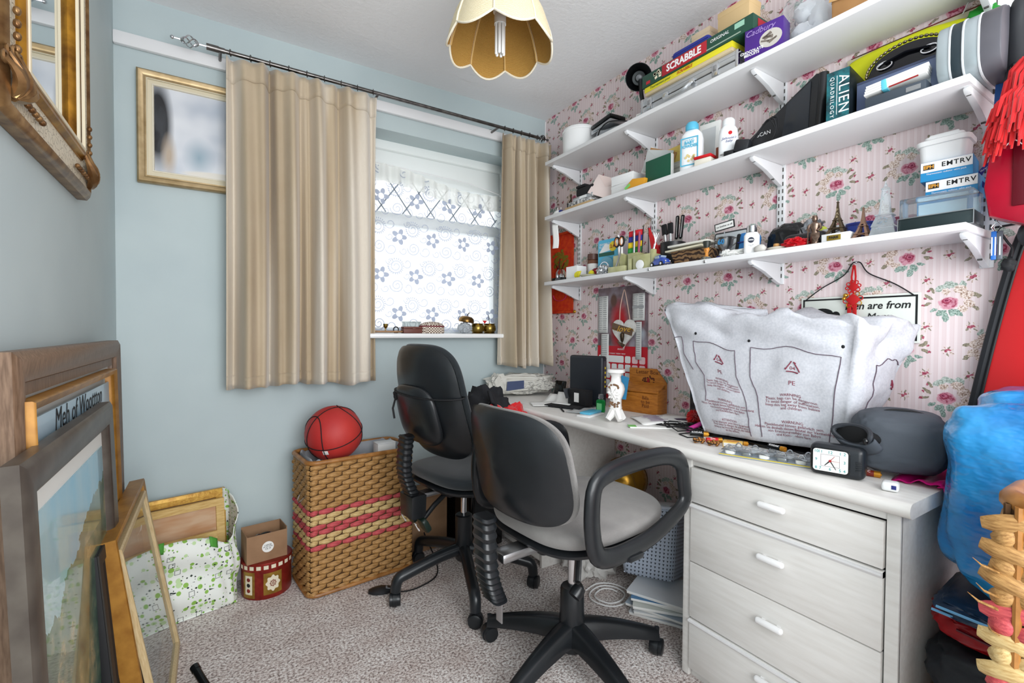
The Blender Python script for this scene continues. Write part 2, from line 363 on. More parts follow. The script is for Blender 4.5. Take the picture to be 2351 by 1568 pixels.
for i in range(5): G().tube(arc((1.37+i*.055, 0), .0125, 0, 360, 14)[:-1], .0018, 6, loop=True).xf(MX.Translation((1.37+i*.055, 0, 0)) @ MX.Rotation(pi/2-.25, 4, 'Z') @ MX.Translation((-1.37-i*.055, 0, 0))).out('ring', gun, rod)
# lace net
ml = bpy.data.materials.new('lace_net'); ml.use_nodes = True; t = NT(ml); t.b.inputs['Base Color'].default_value = (.60, .65, .78, 1); t.b.inputs['Roughness'].default_value = .8
co = t.coord(); lx_, ly_, lz_ = t.sep(co)
zr = t.math('FLOOR', t.math('MULTIPLY', lz_, 1/.2)); xo = t.math('MULTIPLY_ADD', t.math('FLOORED_MODULO', zr, 2.0), .0935, lx_)
px = t.math('MULTIPLY', t.wrap(xo, .187), .85); pz = t.math('MULTIPLY', t.wrap(t.math('SUBTRACT', lz_, .1), .2), .85)
def polar(cx, cz):
    a = t.math('SUBTRACT', px, cx); b = t.math('SUBTRACT', pz, cz)
    return t.math('SQRT', t.math('ADD', t.math('MULTIPLY', a, a), t.math('MULTIPLY', b, b))), t.math('ARCTAN2', b, a)
def band(r, lo, hi): return t.math('MULTIPLY', t.math('GREATER_THAN', r, lo), t.math('LESS_THAN', r, hi))
r0, a0 = polar(-.02, 0)
pet = t.math('MULTIPLY_ADD', t.math('ABSOLUTE', t.math('COSINE', t.math('MULTIPLY', a0, 2.5))), .022, .014)
den = t.math('MULTIPLY', t.math('LESS_THAN', r0, pet), t.math('GREATER_THAN', r0, .013))
acc = t.math('MULTIPLY', den, .85)
for cx, cz, rr, w, st in ((.045, .04, .026, .0022, 1), (.045, .04, .014, .002, 1), (.05, -.045, .024, .0022, 1), (.05, -.045, .011, .002, 1), (-.06, .055, .016, .002, 1), (-.055, -.055, .018, .002, 1), (.02, .062, .012, .0018, 1), (.0, -.06, .012, .0018, 1), (.045, .04, .033, .004, 0), (-.062, .0, .011, .0018, 1)):
    r, a = polar(cx, cz)
    if st: m_ = band(t.math('MULTIPLY_ADD', a, .0022, r), rr-w, rr+w)
    else: m_ = t.math('MULTIPLY', band(r, rr-w, rr+w), t.math('GREATER_THAN', t.math('SINE', t.math('MULTIPLY', a, 22.0)), .2))
    acc = t.math('MAXIMUM', acc, t.math('MULTIPLY', m_, .62 if st else .7))
mesh_ = t.math('MULTIPLY', t.noise(co, 420, 1, .5), .22)
botm = t.n('ShaderNodeMapRange'); t.l(lz_, botm.inputs[0]); botm.inputs[1].default_value = .10; botm.inputs[2].default_value = .02; botm.inputs[4].default_value = .25
acc = t.math('ADD', t.math('ADD', acc, mesh_), botm.outputs[0])
tr = t.n('ShaderNodeBsdfTransparent'); tl = t.n('ShaderNodeBsdfTranslucent'); tl.inputs[0].default_value = (.26, .30, .40, 1)
df = t.n('ShaderNodeMixShader'); df.inputs[0].default_value = .5; t.l(tl.outputs[0], df.inputs[1]); t.l(t.b.outputs[0], df.inputs[2])
mx_ = t.n('ShaderNodeMixShader'); t.l(acc, mx_.inputs[0]); t.l(tr.outputs[0], mx_.inputs[1]); t.l(df.outputs[0], mx_.inputs[2]); t.l(mx_.outputs[0], t.out.inputs['Surface'])
net = thing('net_curtain', 'white floral lace net curtain hanging inside the window recess', 'net curtain', (1.04, 2.425, 1.072))
def nf(u, v):
    top = .845+.02*sin(u*7)-.06*u
    return ((u-.5)*.95, .006*sin(u*38)+.004*sin(u*17+1)*(1-v)-.008*v, v*top)
G().grid(nf, 120, 24).out('lace_panel', ml, net, 180)
mlh = mat('net_heading', '#f0f3ee', .8, alpha=.8)
G().grid(lambda u, v: ((u-.5)*.95, .008*sin(u*90)-.014, .765+.02*sin(u*7)-.06*u+v*(.09)), 160, 4).out('gathered_heading', mlh, net, 180)
G().tube([(-.475, -.01, .868), (.2, -.01, .845), (.475, -.01, .802)], .003, 6).out('curtain_wire', white, net)
# ================================================================ things on the window sill
SZ = 1.0695
t1 = thing('wooden_tray', 'small oblong wooden tray at curtain end of window sill', 'tray', (.745, 2.36, SZ))
wood_tan = mat('wood_tan', '#a8825e', .5, var=(40, '#8d6846', 3, (1, 8, 8)))
G().prism(rrect(.15, .07, .02), 0, .004, M=MX.Rotation(-pi/2, 4, 'X')).out('base', wood_tan, t1); G().tube([(x, y, .008) for x, y in rrect(.15, .07, .02)], .005, 6, loop=True).out('rim', wood_tan, t1)
t1 = thing('brass_goblet', 'tiny brass goblet standing in the wooden tray', 'goblet', (.74, 2.36, SZ+.005)); G().lathe([(.011, 0), (.011, .003), (.003, .008), (.003, .018), (.010, .026), (.0125, .042), (.011, .042), (.008, .027), (0, .024)], 16).out('cup', brass, t1)
t1 = thing('black_ring', 'small upright black ring beside the brass goblet', 'ring', (.797, 2.37, SZ)); G().tube(arc((0, .019), .013, 0, 360, 20)[:-1], .003, 8, loop=True).box((0, 0, .003), (.02, .01, .005), .001).out('ring_loop', blackgloss, t1)
t1 = thing('clear_box', 'clear lidded plastic box behind the brown leather box', 'box', (.885, 2.385, SZ)); G().box((0, 0, .028), (.085, .05, .056), .004).out('tub', mat('clear_grey', '#cfd9d8', .1, trans=.6, ior=1.1), t1); G().box((0, 0, .058), (.09, .054, .007), .002).out('lid', mat('clear_grey'), t1)
t1 = thing('trinket_box', 'small brown leather box on the window sill beside straw box', 'box', (.87, 2.34, SZ)); lea = mat('brown_leather', '#6b3d33', .5, bump=(200, .2, .001))
G().box((0, 0, .012), (.10, .045, .024), .003).out('base', lea, t1); G().box((0, 0, .029), (.102, .047, .010), .003).out('lid', lea, t1); G().box((.005, -.024, .024), (.016, .003, .009), .001).out('clasp', lea, t1)
t1 = thing('straw_box', 'oval woven straw box with domed lid and dark red band on sill', 'box', (.985, 2.35, SZ))
mst = mat('straw_weave', '#d8c9b8', .8); q = NT(mst); ch = q.n('ShaderNodeTexChecker'); ch.inputs['Scale'].default_value = 1; q.l(q.map(q.coord(), rot=(0, 0, .0), sc=(130, 130, 150)), ch.inputs[0]); ch.inputs[1].default_value = lin('#e6dbcd'); ch.inputs[2].default_value = lin('#6d5547'); q.l(ch.outputs[0], q.b.inputs['Base Color'])
G().lathe([(.066, 0), (.07, .004), (.07, .034)], 32, sc=(1, .55)).out('body', mst, t1); G().lathe([(.071, .034), (.071, .040), (.066, .041)], 32, sc=(1, .55)).out('band', mat('maroon', '#6d1f2a', .6), t1)
G().lathe([(.068, .040), (.06, .05), (.04, .058), (.015, .062), (0, .062)], 32, sc=(1, .55)).out('lid', mst, t1)
t1 = thing('plastic_bundle', 'crumpled clear plastic wrapping on the sill beside brass pots', 'wrapping', (1.185, 2.36, SZ)); G().lump((0, 0, .030), (.038, .03, .031), .35, 2.5, 3).out('wrap', mat('crumpled_clear', '#c9ced2', .12, trans=.55, ior=1.15), t1, 20)
t1 = thing('brass_bell', 'brass dome with curved black stalk tipped on the plastic wrapping', 'ornament', (1.19, 2.355, SZ+.062), rot=(.1, .12, 0)); G().lathe([(.042, 0), (.044, .006), (.04, .022), (.028, .032), (0, .036)], 24).out('dome', mat('copper_brass', '#8a6a3c', .3, 1, var=(20, '#5d4426', 3)), t1); G().tube([(0, 0, .034), (.004, 0, .045), (.012, 0, .056)], .0025, 6).out('stalk', blackgloss, t1)
for i, x in enumerate((1.262, 1.338)):
    t1 = thing('brass_pot', ('round brass pot next to the plastic wrapping on sill', 'round brass pot half behind the corner curtain on sill')[i], 'pot', (x, 2.355, SZ), group='brass pots on the sill')
    G().lathe([(.022, 0), (.026, .004), (.036, .016), (.038, .03), (.034, .046), (.03, .05), (.036, .056), (.032, .056), (.026, .048), (0, .046)], 24).out('bowl', brass, t1)
    G().lathe([(.03, .0), (.034, .003), (.028, .006)], 24).out('foot_ring', brass, t1)
    if i: G().tube([(0, 0, .05), (-.002, 0, .09), (-.008, 0, .105)], .002, 6).out('stalk', blackgloss, t1)
t1 = thing('paper_flag', 'tiny red and white paper triangle stuck between brass pots', 'flag', (1.30, 2.34, SZ+.05)); G().prism([(-.016, .022), (.016, .022), (.016, .03), (-.016, .03)], 0, .001).out('white_band', paper, t1); G().prism([(-.014, .022), (.014, .022), (0, .004)], 0, .001).out('red_triangle', red, t1)
# ================================================================ pendant lamp
lamp = thing('pendant_lamp', 'scalloped cream woven pendant lampshade with tubular bulb below ceiling', 'lamp', (.815, 1.372, 0))
msh = mat('shade_weave', '#f2e2b8', .85, sss=.1); q = NT(msh); cc = q.coord(); wv = q.n('ShaderNodeTexWave', wave_type='BANDS', bands_direction='Z'); wv.inputs['Scale'].default_value = 95; wv.inputs['Distortion'].default_value = 2.5; wv.inputs['Detail Scale'].default_value = 8; q.l(cc, wv.inputs[0])
ge = q.n('ShaderNodeNewGeometry'); outc = q.ramp(wv.outputs['Fac'], (.1, '#e9d6a4'), (.6, '#f6ecd0')); inc = q.ramp(wv.outputs['Fac'], (.1, '#a67a34'), (.6, '#c89c50'))
q.l(q.mix(ge.outputs['Backfacing'], outc, inc), q.b.inputs['Base Color']); q.bump(wv.outputs['Fac'], .5, .003)
q.b.inputs['Subsurface Weight'].default_value = 0
NP = 8
def shade(u, v):
    a = 2*pi*u+RAD(8); k = (u*NP) % 1.0
    prof = [(.045, .195), (.085, .17), (.12, .125), (.148, .07), (.165, .02), (.17, -.005)]
    f = v*(len(prof)-1); i = min(int(f), len(prof)-2); g = f-i
    r = prof[i][0]*(1-g)+prof[i+1][0]*g; z = prof[i][1]*(1-g)+prof[i+1][1]*g
    r *= 1+.045*sin(pi*k)*v; z -= .030*abs(sin(pi*k))*max(0, v-.55)/.45
    return (r*cos(a), r*sin(a), 2.045+z)
g = G(); g.grid(shade, 96, 20, closed=True); so = g.out('shade_panels', msh, lamp, 60)
if sum((p.center-V((0, 0, 2.1))).dot(p.normal) for p in so.data.polygons) < 0: so.data.flip_normals()
mtr = mat('shade_trim', '#f1e8d2', .9, bump=(300, .6, .002)); mtb = mat('shade_rib', '#dcb878', .7)
g = G(); g.tube([V(shade(i/96, 1)) for i in range(96)], .0035, 6, loop=True); g.out('scalloped_trim', mtr, lamp)
for k in range(NP): G().tube([V(shade(k/NP+1e-4, j/19))*1.0-V((0.004*cos(2*pi*k/NP+.14), .004*sin(2*pi*k/NP+.14), 0)) for j in range(20)], .0028, 6).out('rib', mtb, lamp)
for k in range(NP): G().tube([V(shade(k/NP+1e-4, j/19))+V((0.002*cos(2*pi*k/NP+.14), .002*sin(2*pi*k/NP+.14), 0)) for j in range(20)], .003, 6).out('braid', mtr, lamp)
G().cyl((0, 0, 2.24), (0, 0, H-.02), .003, n=8).out('flex', white, lamp); G().lathe([(.04, H-.002), (.04, H-.012), (.015, H-.03), (.006, H-.032)], 20).out('ceiling_rose', white, lamp)
G().lathe([(.012, 2.24), (.018, 2.22), (.02, 2.17), (.024, 2.165), (.024, 2.14), (.018, 2.135)], 20).out('lamp_holder', white, lamp)
cfl = G(); cfl.lathe([(.017, 2.14), (.02, 2.125), (.02, 2.10), (.0, 2.10)], 18)
for k in range(3):
    a = k*2*pi/3+.3
    for sgn in (-1, 1):
        x, y = .0115*cos(a)-sgn*.006*sin(a), .0115*sin(a)+sgn*.006*cos(a); cfl.cyl((x, y, 2.10), (x, y, 2.005), .0052, n=10); cfl.ell((x, y, 2.005), (.0052,)*3, 10)
cfl.out('bulb', mat('bulb_white', '#f6f6f4', .2), lamp)
# ================================================================ wall picture and mirror
gilt = mat('champagne_gilt', '#b9a27c', .38, .55, var=(25, '#a18a63', 3)); cream = mat('frame_cream', '#d9cfb5', .5)
wp = thing('wall_picture', 'champagne gold framed picture on blue wall half behind curtain', 'picture', (-.24, D-.002, 1.652))
G().frame(.60, .436, [(0, 0), (0, .022), (.006, .028), (.018, .026), (.026, .018), (.03, .018)], x0=0).out('outer_moulding', gilt, wp)
G().frame(.54, .376, [(0, .0), (0, .02), (.004, .021), (.004, .013), (.018, .013), (.018, .0)], x0=.03, z0=.03).out('inner_slip', cream, wp)
G().frame(.504, .34, [(0, .0), (0, .016), (.004, .017), (.006, .012), (.006, 0)], x0=.048, z0=.048).out('beaded_edge', mat('frame_cream2', '#e8e0cc', .5, bump=(400, .8, .002)), wp)
mp = mat('picture_print', '#c8cdd4', .12, coat=.6); q = NT(mp); cc = q.coord(); px_, py_, pz_ = q.sep(cc)
base = q.ramp(q.noise(cc, 5, 2, .5), (.3, '#aeb8c6'), (.5, '#d5d9e0'), (.7, '#eceef1'))
bw = q.noise(q.map(cc, sc=(2, 1, .7)), 7, 3); base = q.mix(q.ellipse(q.comb(px_, pz_), .065, .24, .055, .2, 0, .45), base, q.ramp(bw, (.35, '#15171b'), (.6, '#30343a')))
base = q.mix(q.ellipse(q.comb(px_, pz_), .10, .12, .03, .10, 0, .8), base, lin('#b7a591')); base = q.mix(q.ellipse(q.comb(px_, pz_), .20, .13, .06, .09, 0, .95), base, lin('#8fa6b4')); base = q.mix(q.ellipse(q.comb(px_, pz_), .27, .06, .14, .022, 0, .3), base, lin('#ded9cf'))
q.l(base, q.b.inputs['Base Color'])
G().box((.30, -.008, .218), (.494, .004, .33)).out('print', mp, wp)
# ornate mirror on left wall (front towards +x)
og = mat('antique_gold', '#b8862f', .32, .85, var=(22, '#7d5420', 4)); ob = mat('antique_bronze', '#6b4a2c', .35, .7, var=(30, '#9c7a50', 4)); mcr = mat('crackle_cream', '#d6cbb4', .4); q = NT(mcr)
vo = q.n('ShaderNodeTexVoronoi', feature='DISTANCE_TO_EDGE'); vo.inputs['Scale'].default_value = 70; q.l(q.coord(), vo.inputs['Vector']); q.l(q.ramp(vo.outputs['Distance'], (.0, '#6b5a3c'), (.05, '#d8ceb8')), q.b.inputs['Base Color'])
mr = thing('wall_mirror', 'large ornate gilt mirror with crackle cream frame on left wall', 'mirror', (LW+.001, 1.09, 1.435), 90)
mw_, mh_ = .65, .86
G().frame(mw_, mh_, [(0, 0), (0, .02), (.008, .028), (.018, .032), (.026, .026)], x0=0).out('outer_moulding', ob, mr)
G().frame(mw_-.05, mh_-.05, [(0, 0), (0, .026), (.03, .026), (.06, .022), (.062, 0)], x0=.025, z0=.025).out('crackle_panel', mcr, mr)
G().frame(mw_-.17, mh_-.17, [(0, 0), (0, .026), (.008, .034), (.018, .034), (.028, .026), (.032, .028), (.04, .022), (.048, .012), (.052, .0)], x0=.085, z0=.085).out('gilt_slip', og, mr)
G().frame(mw_-.206, mh_-.206, [(0, .03), (0, .0365), (.004, .0375), (.008, .0365), (.008, .03)], x0=.103, z0=.103).out('cream_line', cream, mr)
G().frame(mw_-.236, mh_-.236, [(0, .02), (0, .0295), (.003, .030), (.006, .0285), (.006, .02)], x0=.118, z0=.118).out('cream_line', cream, mr)
G().box((mw_/2, -.007, mh_/2), (mw_-.26, .004, mh_-.26)).out('mirror_glass', mat('mirror_glass', '#d9dee0', .03, 1), mr)
def acanthus(x, z, sx_, sz_, sc=1.0):
    g = G()
    for k in range(5):
        a = RAD(15+k*20); L = (.075-.006*k)*sc
        pts = [(x+sx_*(L*j/6)*cos(a+.09*j), -.032-.012*sin(pi*j/6), z+sz_*(L*j/6)*sin(a+.09*j)) for j in range(7)]
        g.tube(pts, [.004*sc+.006*sc*sin(pi*min(1, j/6+.15)) for j in range(7)], 6, flat=.7)
        e = pts[-1]; g.tube([(e[0]+.007*sc*cos(RAD(b)), e[1], e[2]+.007*sc*sin(RAD(b))) for b in range(0, 330, 40)], .0022*sc, 5)
    for k in range(7): g.ell((x+sx_*(.02+.017*k)*sc, -.034, z+sz_*.012*sc), (.006*sc, .006, .005*sc), 8)
    for k in range(7): g.ell((x+sx_*.012*sc, -.034, z+sz_*(.02+.017*k)*sc), (.005*sc, .006, .006*sc), 8)
    return g.out('corner_scroll', ob, mr)
for (x, z, a, b) in ((.03, .03, 1, 1), (mw_-.03, .03, -1, 1), (.03, mh_-.03, 1, -1), (mw_-.03, mh_-.03, -1, -1)): acanthus(x, z, a, b, 1.25)
for zz in (.36, .52):   # leaf spray up the near side
    g = G()
    for k in range(9):
        a = 1 if k % 2 else -1; g.tube([(.055, -.03, zz-.07+k*.016), (.055+a*.014, -.038, zz-.06+k*.016), (.055+a*.026, -.03, zz-.045+k*.016)], [.003, .005, .002], 6)
    g.tube([(.055, -.032, zz-.1), (.058, -.035, zz), (.054, -.032, zz+.09)], .0035, 6); g.out('leaf_spray', ob, mr)
# ================================================================ office chairs
def pillow(outline, ys, ss, curve=lambda x, z: 0, cx=0, cz=0):
    rs = [[V((cx+x*s_, y+curve(x*s_, z*s_), cz+z*s_)) for x, z in outline] for s_, y in zip(ss, ys)]
    return G().rings(rs)
def sup(w, h, e=2.6, n=40, top=1.0):
    o = []
    for i in range(n):
        a = 2*pi*i/n; c, s_ = cos(a), sin(a)
        x = math.copysign(abs(c)**(2/e), c)*w/2; z = math.copysign(abs(s_)**(2/e), s_)*h/2
        x *= 1-(1-top)*(z/h+.5); o.append((x, z))
    return o
chairplastic = mat('chair_plastic', '#15171a', .30, var=(4, '#212427', 3), bump=(300, .12, .001))
seatgrey = mat('seat_fabric_grey', '#797674', .9, sheen=.25, var=(8, '#8d8a87', 4), bump=(420, .5, .002)); seatdark = mat('seat_fabric_black', '#22282c', .9, sheen=.3, bump=(420, .4, .002))
def caster(parent, x, y, a, z=.056):
    g = G()
    for s_ in (-1, 1):
        M = MX.Translation((x, y, .026)) @ MX.Rotation(a, 4, 'Z') @ MX.Translation((0, s_*.013, 0)) @ MX.Rotation(pi/2, 4, 'X')
        g.lathe([(.008, -.01), (.024, -.009), (.026, -.004), (.026, .006), (.02, .009), (.0, .0095)], 20, M=M)
    o = g.out('caster', chairplastic, parent)
    M = MX.Translation((x, y, .026)) @ MX.Rotation(a, 4, 'Z')
    G().lathe([(.029, -.007), (.029, .007)], 20, M=M @ MX.Rotation(pi/2, 4, 'X')).out('hood', chairplastic, o)
    G().cyl((x, y, .04), (x, y, z+.02), .008, n=10).out('stem', chairplastic, o)
    return o
def bellows(parent, pts, w, d, n, name='bellows'):
    P_ = smooth_path(pts, 8); k = n*2+1; rs = []
    for i in range(k):
        f = i/(k-1)*(len(P_)-1); a = int(min(f, len(P_)-2)); p = P_[a].lerp(P_[a+1], f-a); s_ = 1.0 if i % 2 else .84
        rs.append([p+V((x*s_, y*s_, -.012*abs(x)/w*2)) for x, y in [(q[0], q[1]) for q in rrect(w, d, min(w, d)*.35)]])
    return G().rings(rs).out(name, chairplastic, parent, 25)
def chair1():
    th = thing('office_chair', 'grey fabric office chair with black loop armrests in front of drawers', 'chair', (.980, 1.174, 0), 95)
    for k in range(5):
        a = RAD(51+72*k-95); c, s_ = cos(a), sin(a); rs = []
        for j in range(7):
            f = j/6; r = .02+.28*f; zt = .155-.07*f**1.5; hh = .065-.035*f; w = .034-.012*f
            rs.append([V((r*c-y*s_, r*s_+y*c, z)) for y, z in ((-w, zt-hh), (w, zt-hh), (w*.85, zt-.01), (w*.45, zt), (-w*.45, zt), (-w*.85, zt-.01))])
        leg = G().rings(rs).out('leg', chairplastic, th, 50); cs = caster(leg, .30*c, .30*s_, a+.9, .07)
        for ch in list(cs.children): ch.parent = leg
    G().lathe([(.04, .06), (.046, .10), (.04, .165), (.038, .255), (.034, .262), (.02, .26)], 24).out('column', chairplastic, th)
    G().cyl((0, 0, .24), (0, 0, .43), .0145, n=16).out('gas_lift', chrome, th)
    G().lathe([(.05, .415), (.055, .425), (.05, .44)], 20).box((0, .06, .438), (.10, .22, .04), .012).out('mechanism', chairplastic, th)
    lv = G().cyl((-.05, .02, .425), (-.12, .10, .355), .011, n=12).out('lever', steel, th); G().lathe([(0, -.016), (.018, -.015), (.02, 0), (.018, .015), (0, .016)], 16, M=MX.Translation((-.132, .112, .335)) @ MX.Rotation(.9, 4, 'X')).out('knob', chairplastic, lv)
    T = MX.Rotation(-pi/2, 4, 'X')     # pillow y -> z
    ol = sup(.48, .49, 3.2, 48, .94)
    cv = lambda x, z: -.012*(x/.23)**2-.02*max(0, (-z-.12)/.12)**2
    pillow(ol, [-.0, .0, .012, .045, .056, .06, .062], [.02, .9, .985, 1, .95, .6, .02], cv).xf(MX.Translation((0, -.02, .492)) @ MX.Rotation(pi/2, 4, 'X')).out('seat_cushion', seatgrey, th, 180, sub=1)
    pillow(ol, [-.03, -.028, -.012, .01, .012], [.02, .7, .97, 1.015, .9], cv).xf(MX.Translation((0, -.02, .485)) @ MX.Rotation(pi/2, 4, 'X')).out('seat_shell', chairplastic, th, 60, sub=1)
    ob_ = sup(.46, .325, 3.8, 48, .92)
    wrap_ = lambda x, z: -.07*(x/.22)**2+.035*(z/.2)
    pillow(ob_, [.034, .030, .020, .004, -.004], [.02, .6, .9, 1.0, .97], wrap_, 0, .708).xf(MX.Translation((0, .288, 0))).out('back_shell', chairplastic, th, 70, sub=1)
    pillow(ob_, [-.004, -.012, -.034, -.04, -.042], [.98, 1.0, .94, .6, .02], wrap_, 0, .708).xf(MX.Translation((0, .288, 0))).out('back_cushion', seatgrey, th, 180, sub=1)
    bellows(th, [(0, .305, .33), (0, .335, .42), (0, .345, .58)], .075, .05, 13)
    G().box((0, .29, .30), (.028, .004, .10), .001).box((0, .20, .44), (.06, .2, .03), .01).out('back_bar', steel, th)
    for s_ in (-1, 1):
        path = smooth_path([(s_*.262, y, z) for y, z in ((.185, .54), (.193, .61), (.18, .69), (.115, .717), (-.02, .725), (-.13, .718), (-.195, .685), (-.212, .62), (-.218, .575), (-.18, .54), (-.05, .497), (.09, .485), (.162, .50), (.185, .54))], 4)[:-1]
        arm = G().tube(path, .027, 10, loop=True, flat=.55, upv=None)
        bmesh.ops.transform(arm.bm, matrix=MX.Identity(4), verts=arm.bm.verts[:]); ao = arm.out('armrest', chairplastic, th, 60)
        G().box((s_*.20, .03, .468), (.16, .06, .018), .006).out('arm_bracket', chairplastic, ao)
    return th
chair1()
def chair2():
    th = thing('office_chair', 'black office chair by wicker basket with jacket over its front', 'chair', (.902, 1.80, 0), 100)
    for k in range(5):
        a = RAD(180+72*k-100); c, s_ = cos(a), sin(a)
        pts = smooth_path([(0, 0, .16), (.10*c, .10*s_, .15), (.24*c, .24*s_, .118), (.287*c, .287*s_, .10), (.298*c, .298*s_, .055)], 5)
        leg = G().tube(pts, [.026-.006*i/len(pts) for i in range(len(pts))], 12).out('leg', mat('chair_steel_black', '#17191b', .28, var=(5, '#22262a', 3)), th, 60); cs = caster(leg, .30*c, .30*s_, a+1.2, .05)
        for ch in list(cs.children): ch.parent = leg
    G().lathe([(.03, .11), (.036, .12), (.036, .30), (.03, .305), (.016, .305)], 24).out('column', chairplastic, th)
    G().cyl((0, 0, .29), (0, 0, .43), .013, n=16).out('gas_lift', chrome, th)
    G().box((0, .03, .435), (.16, .20, .035), .012).out('mechanism', chairplastic, th)
    ol = sup(.45, .43, 3, 44, .95); cv = lambda x, z: -.012*(x/.23)**2
    pillow(ol, [-.0, .0, .012, .04, .05, .055, .056], [.02, .9, .985, 1, .95, .6, .02], cv).xf(MX.Translation((0, -.02, .475)) @ MX.Rotation(pi/2, 4, 'X')).out('seat_cushion', seatdark, th, 180, sub=1)
    pillow(ol, [-.025, -.022, -.012, .01, .012], [.02, .7, .97, 1.015, .9], cv).xf(MX.Translation((0, -.02, .465)) @ MX.Rotation(pi/2, 4, 'X')).out('seat_shell', chairplastic, th, 60, sub=1)
    ob_ = sup(.46, .46, 3.8, 48, .92); wrap_ = lambda x, z: -.06*(x/.22)**2+.05*(z/.2)-.03*(z/.22)**2
    bs = pillow(ob_, [.040, .036, .024, .006, -.004], [.02, .6, .88, 1.0, .97], wrap_, 0, .80).xf(MX.Translation((0, .215, 0))).out('back_shell', chairplastic, th, 70, sub=1)
    pillow(sup(.30, .24, 3.5, 40, .9), [.058, .056, .05, .036, .02], [.02, .7, .92, 1.0, 1.0], wrap_, 0, .755).xf(MX.Translation((0, .212, 0))).out('back_cover', chairplastic, bs, 60, sub=1)
    pillow(ob_, [-.004, -.012, -.04, -.05, -.052], [.98, 1.0, .94, .6, .02], wrap_, 0, .805).xf(MX.Translation((0, .215, 0))).out('back_cushion', seatdark, th, 180, sub=1)
    pts = []
    for i in range(40):
        a = 2*pi*i/40; x = .218*cos(a); y = .215+.06*sin(a)-.06*(x/.22)**2+.01; pts.append((x, y, .835+.006*sin(a*2)))
    st = G().tube(pts, .006, 6, loop=True, flat=.6).out('strap', blackmat, th)
    G().lump((.10, .262, .825), (.016, .012, .022), .4, 2, 4, 3).tube([(.10, .265, .82), (.108, .275, .77), (.10, .272, .73)], .004, 6).out('knot', blackmat, st)
    bellows(th, [(.0, .245, .44), (.0, .285, .55), (0, .275, .69)], .07, .045, 14)
    G().prism([(-.045, 0), (.045, 0), (.05, .09), (-.05, .09)], 0, .07, .012).xf(MX.Translation((0, .21, .36))).out('bellows_cover', chairplastic, th)
    G().box((0, .14, .435), (.05, .22, .02), .006).out('back_bar', steel, th)
    for x, y, l in ((.10, .12, 1), (-.02, .13, -1)):
        lv = G().tube([(x*.6, .08, .43), (x*.9, y+.03, .385), (x, y+.08, .345)], .010, 10).out('lever', chairplastic, th)
        G().prism(rrect(.05, .065, .016), 0, .02, .004).xf(MX.Translation((x, y+.085, .315)) @ MX.Rotation(-.5, 4, 'X') @ MX.Rotation(pi, 4, 'Z')).out('paddle', mat('lever_green_black', '#1d2c26', .4), lv)
        G().box((x-.004, y+.112, .318), (.006, .002, .034), .0005, (-.5, 0, .0)).box((x+.006, y+.114, .33), (.016, .002, .005), .0005, (-.5, 0, .0)).box((x-.012, y+.109, .312), (.005, .002, .012), 0, (-.5, 0, 0)).out('icon', inkw, lv)
    return th
chair2()
# jacket on the rear chair
jk = thing('jacket', 'black and red jacket slung over the front of rear office chair', 'jacket', (1.045, 1.87, .53), 20)
jm = mat('jacket_black', '#1c1d21', .85, bump=(120, .3, .002))
G().lump((0, 0, .13), (.10, .12, .16), .35, 1.8, 5, 4, .85).lump((.07, -.02, .06), (.10, .09, .08), .35, 2.0, 9, 4, .9).out('body', jm, jk, 60)
G().grid(lambda u, v: (-.08+.20*u, -.11-.03*sin(u*3)+.05*v, .235-.14*u-.05*v+.018*sin(u*9+v*4)), 20, 8).out('red_lining', redcloth, jk, 180, solid=.01)
G().lump((.07, -.10, .175), (.075, .04, .05), .35, 2.2, 27, 4).out('red_hood', redcloth, jk, 60)
G().grid(lambda u, v: (-.10+.17*u, -.10-.02*v, .30-.17*u-.05*v+.01*sin(u*12)), 16, 5).out('front_flap', jm, jk, 180, solid=.012)
# ================================================================ wicker laundry basket
wk = mat('wicker_natural', '#bf935a', .55, var=(45, '#8f6637', 3, (1, 4, 6)), bump=(120, .5, .002, (1, 6, 8))); wr = mat('wicker_red', '#cf5a5c', .6, var=(45, '#a83a44', 3, (1, 4, 6)), bump=(120, .5, .002, (1, 6, 8))); wpz = mat('wicker_pale', '#d8bd85', .6, var=(45, '#b8955c', 3, (1, 4, 6)), bump=(120, .5, .002, (1, 6, 8))); wdark = mat('wicker_core', '#5a3d22', .8); cane = mat('cane', '#b07a40', .4, var=(30, '#8d5c2a', 3))
def strand_mesh(name, w, h, d, m, seed):
    R_ = random.Random(seed); g = G(); nu, nv = 8, 5
    def f(u, v):
        e = sin(pi*min(1, max(0, .03+.94*u)))**.7; tw = (u-.5)*.18*h
        return ((u-.5)*w, -d*(.15+.85*e)*(1-.55*abs(2*v-1)**2)+R_.uniform(-.0006, .0006), (v-.5)*h*(.45+.58*e)+tw*R_.uniform(.6, 1.3))
    g.grid(f, nu, nv); o = g.out(name, m, None, 180); me = o.data; bpy.data.objects.remove(o); return me
SM = {k: [strand_mesh('strand', .060, .0215, .016, m, i) for i in range(3)] for k, m in (('n', wk), ('r', wr), ('p', wpz))}
bk = thing('laundry_basket', 'tall wicker laundry basket with red stripes under the window', 'basket', (.326, 2.014, 0), 6.1)
bw_, bd_, bh_ = .448, .245, .548
G().box((bw_/2, bd_/2, bh_/2), (bw_-.016, bd_-.016, bh_-.02), .01).xf(MX.Identity(4))
core = G(); core.frame(bw_-.012, bd_-.012, [(0, 0), (0, bh_-.012), (.006, bh_-.012), (.006, 0)], x0=.006, z0=.006); core.xf(MX.Rotation(pi/2, 4, 'X') @ MX.Scale(-1, 4, (0, 0, 1)) @ MX.Scale(-1, 4, (0, 1, 0)))
core = G()
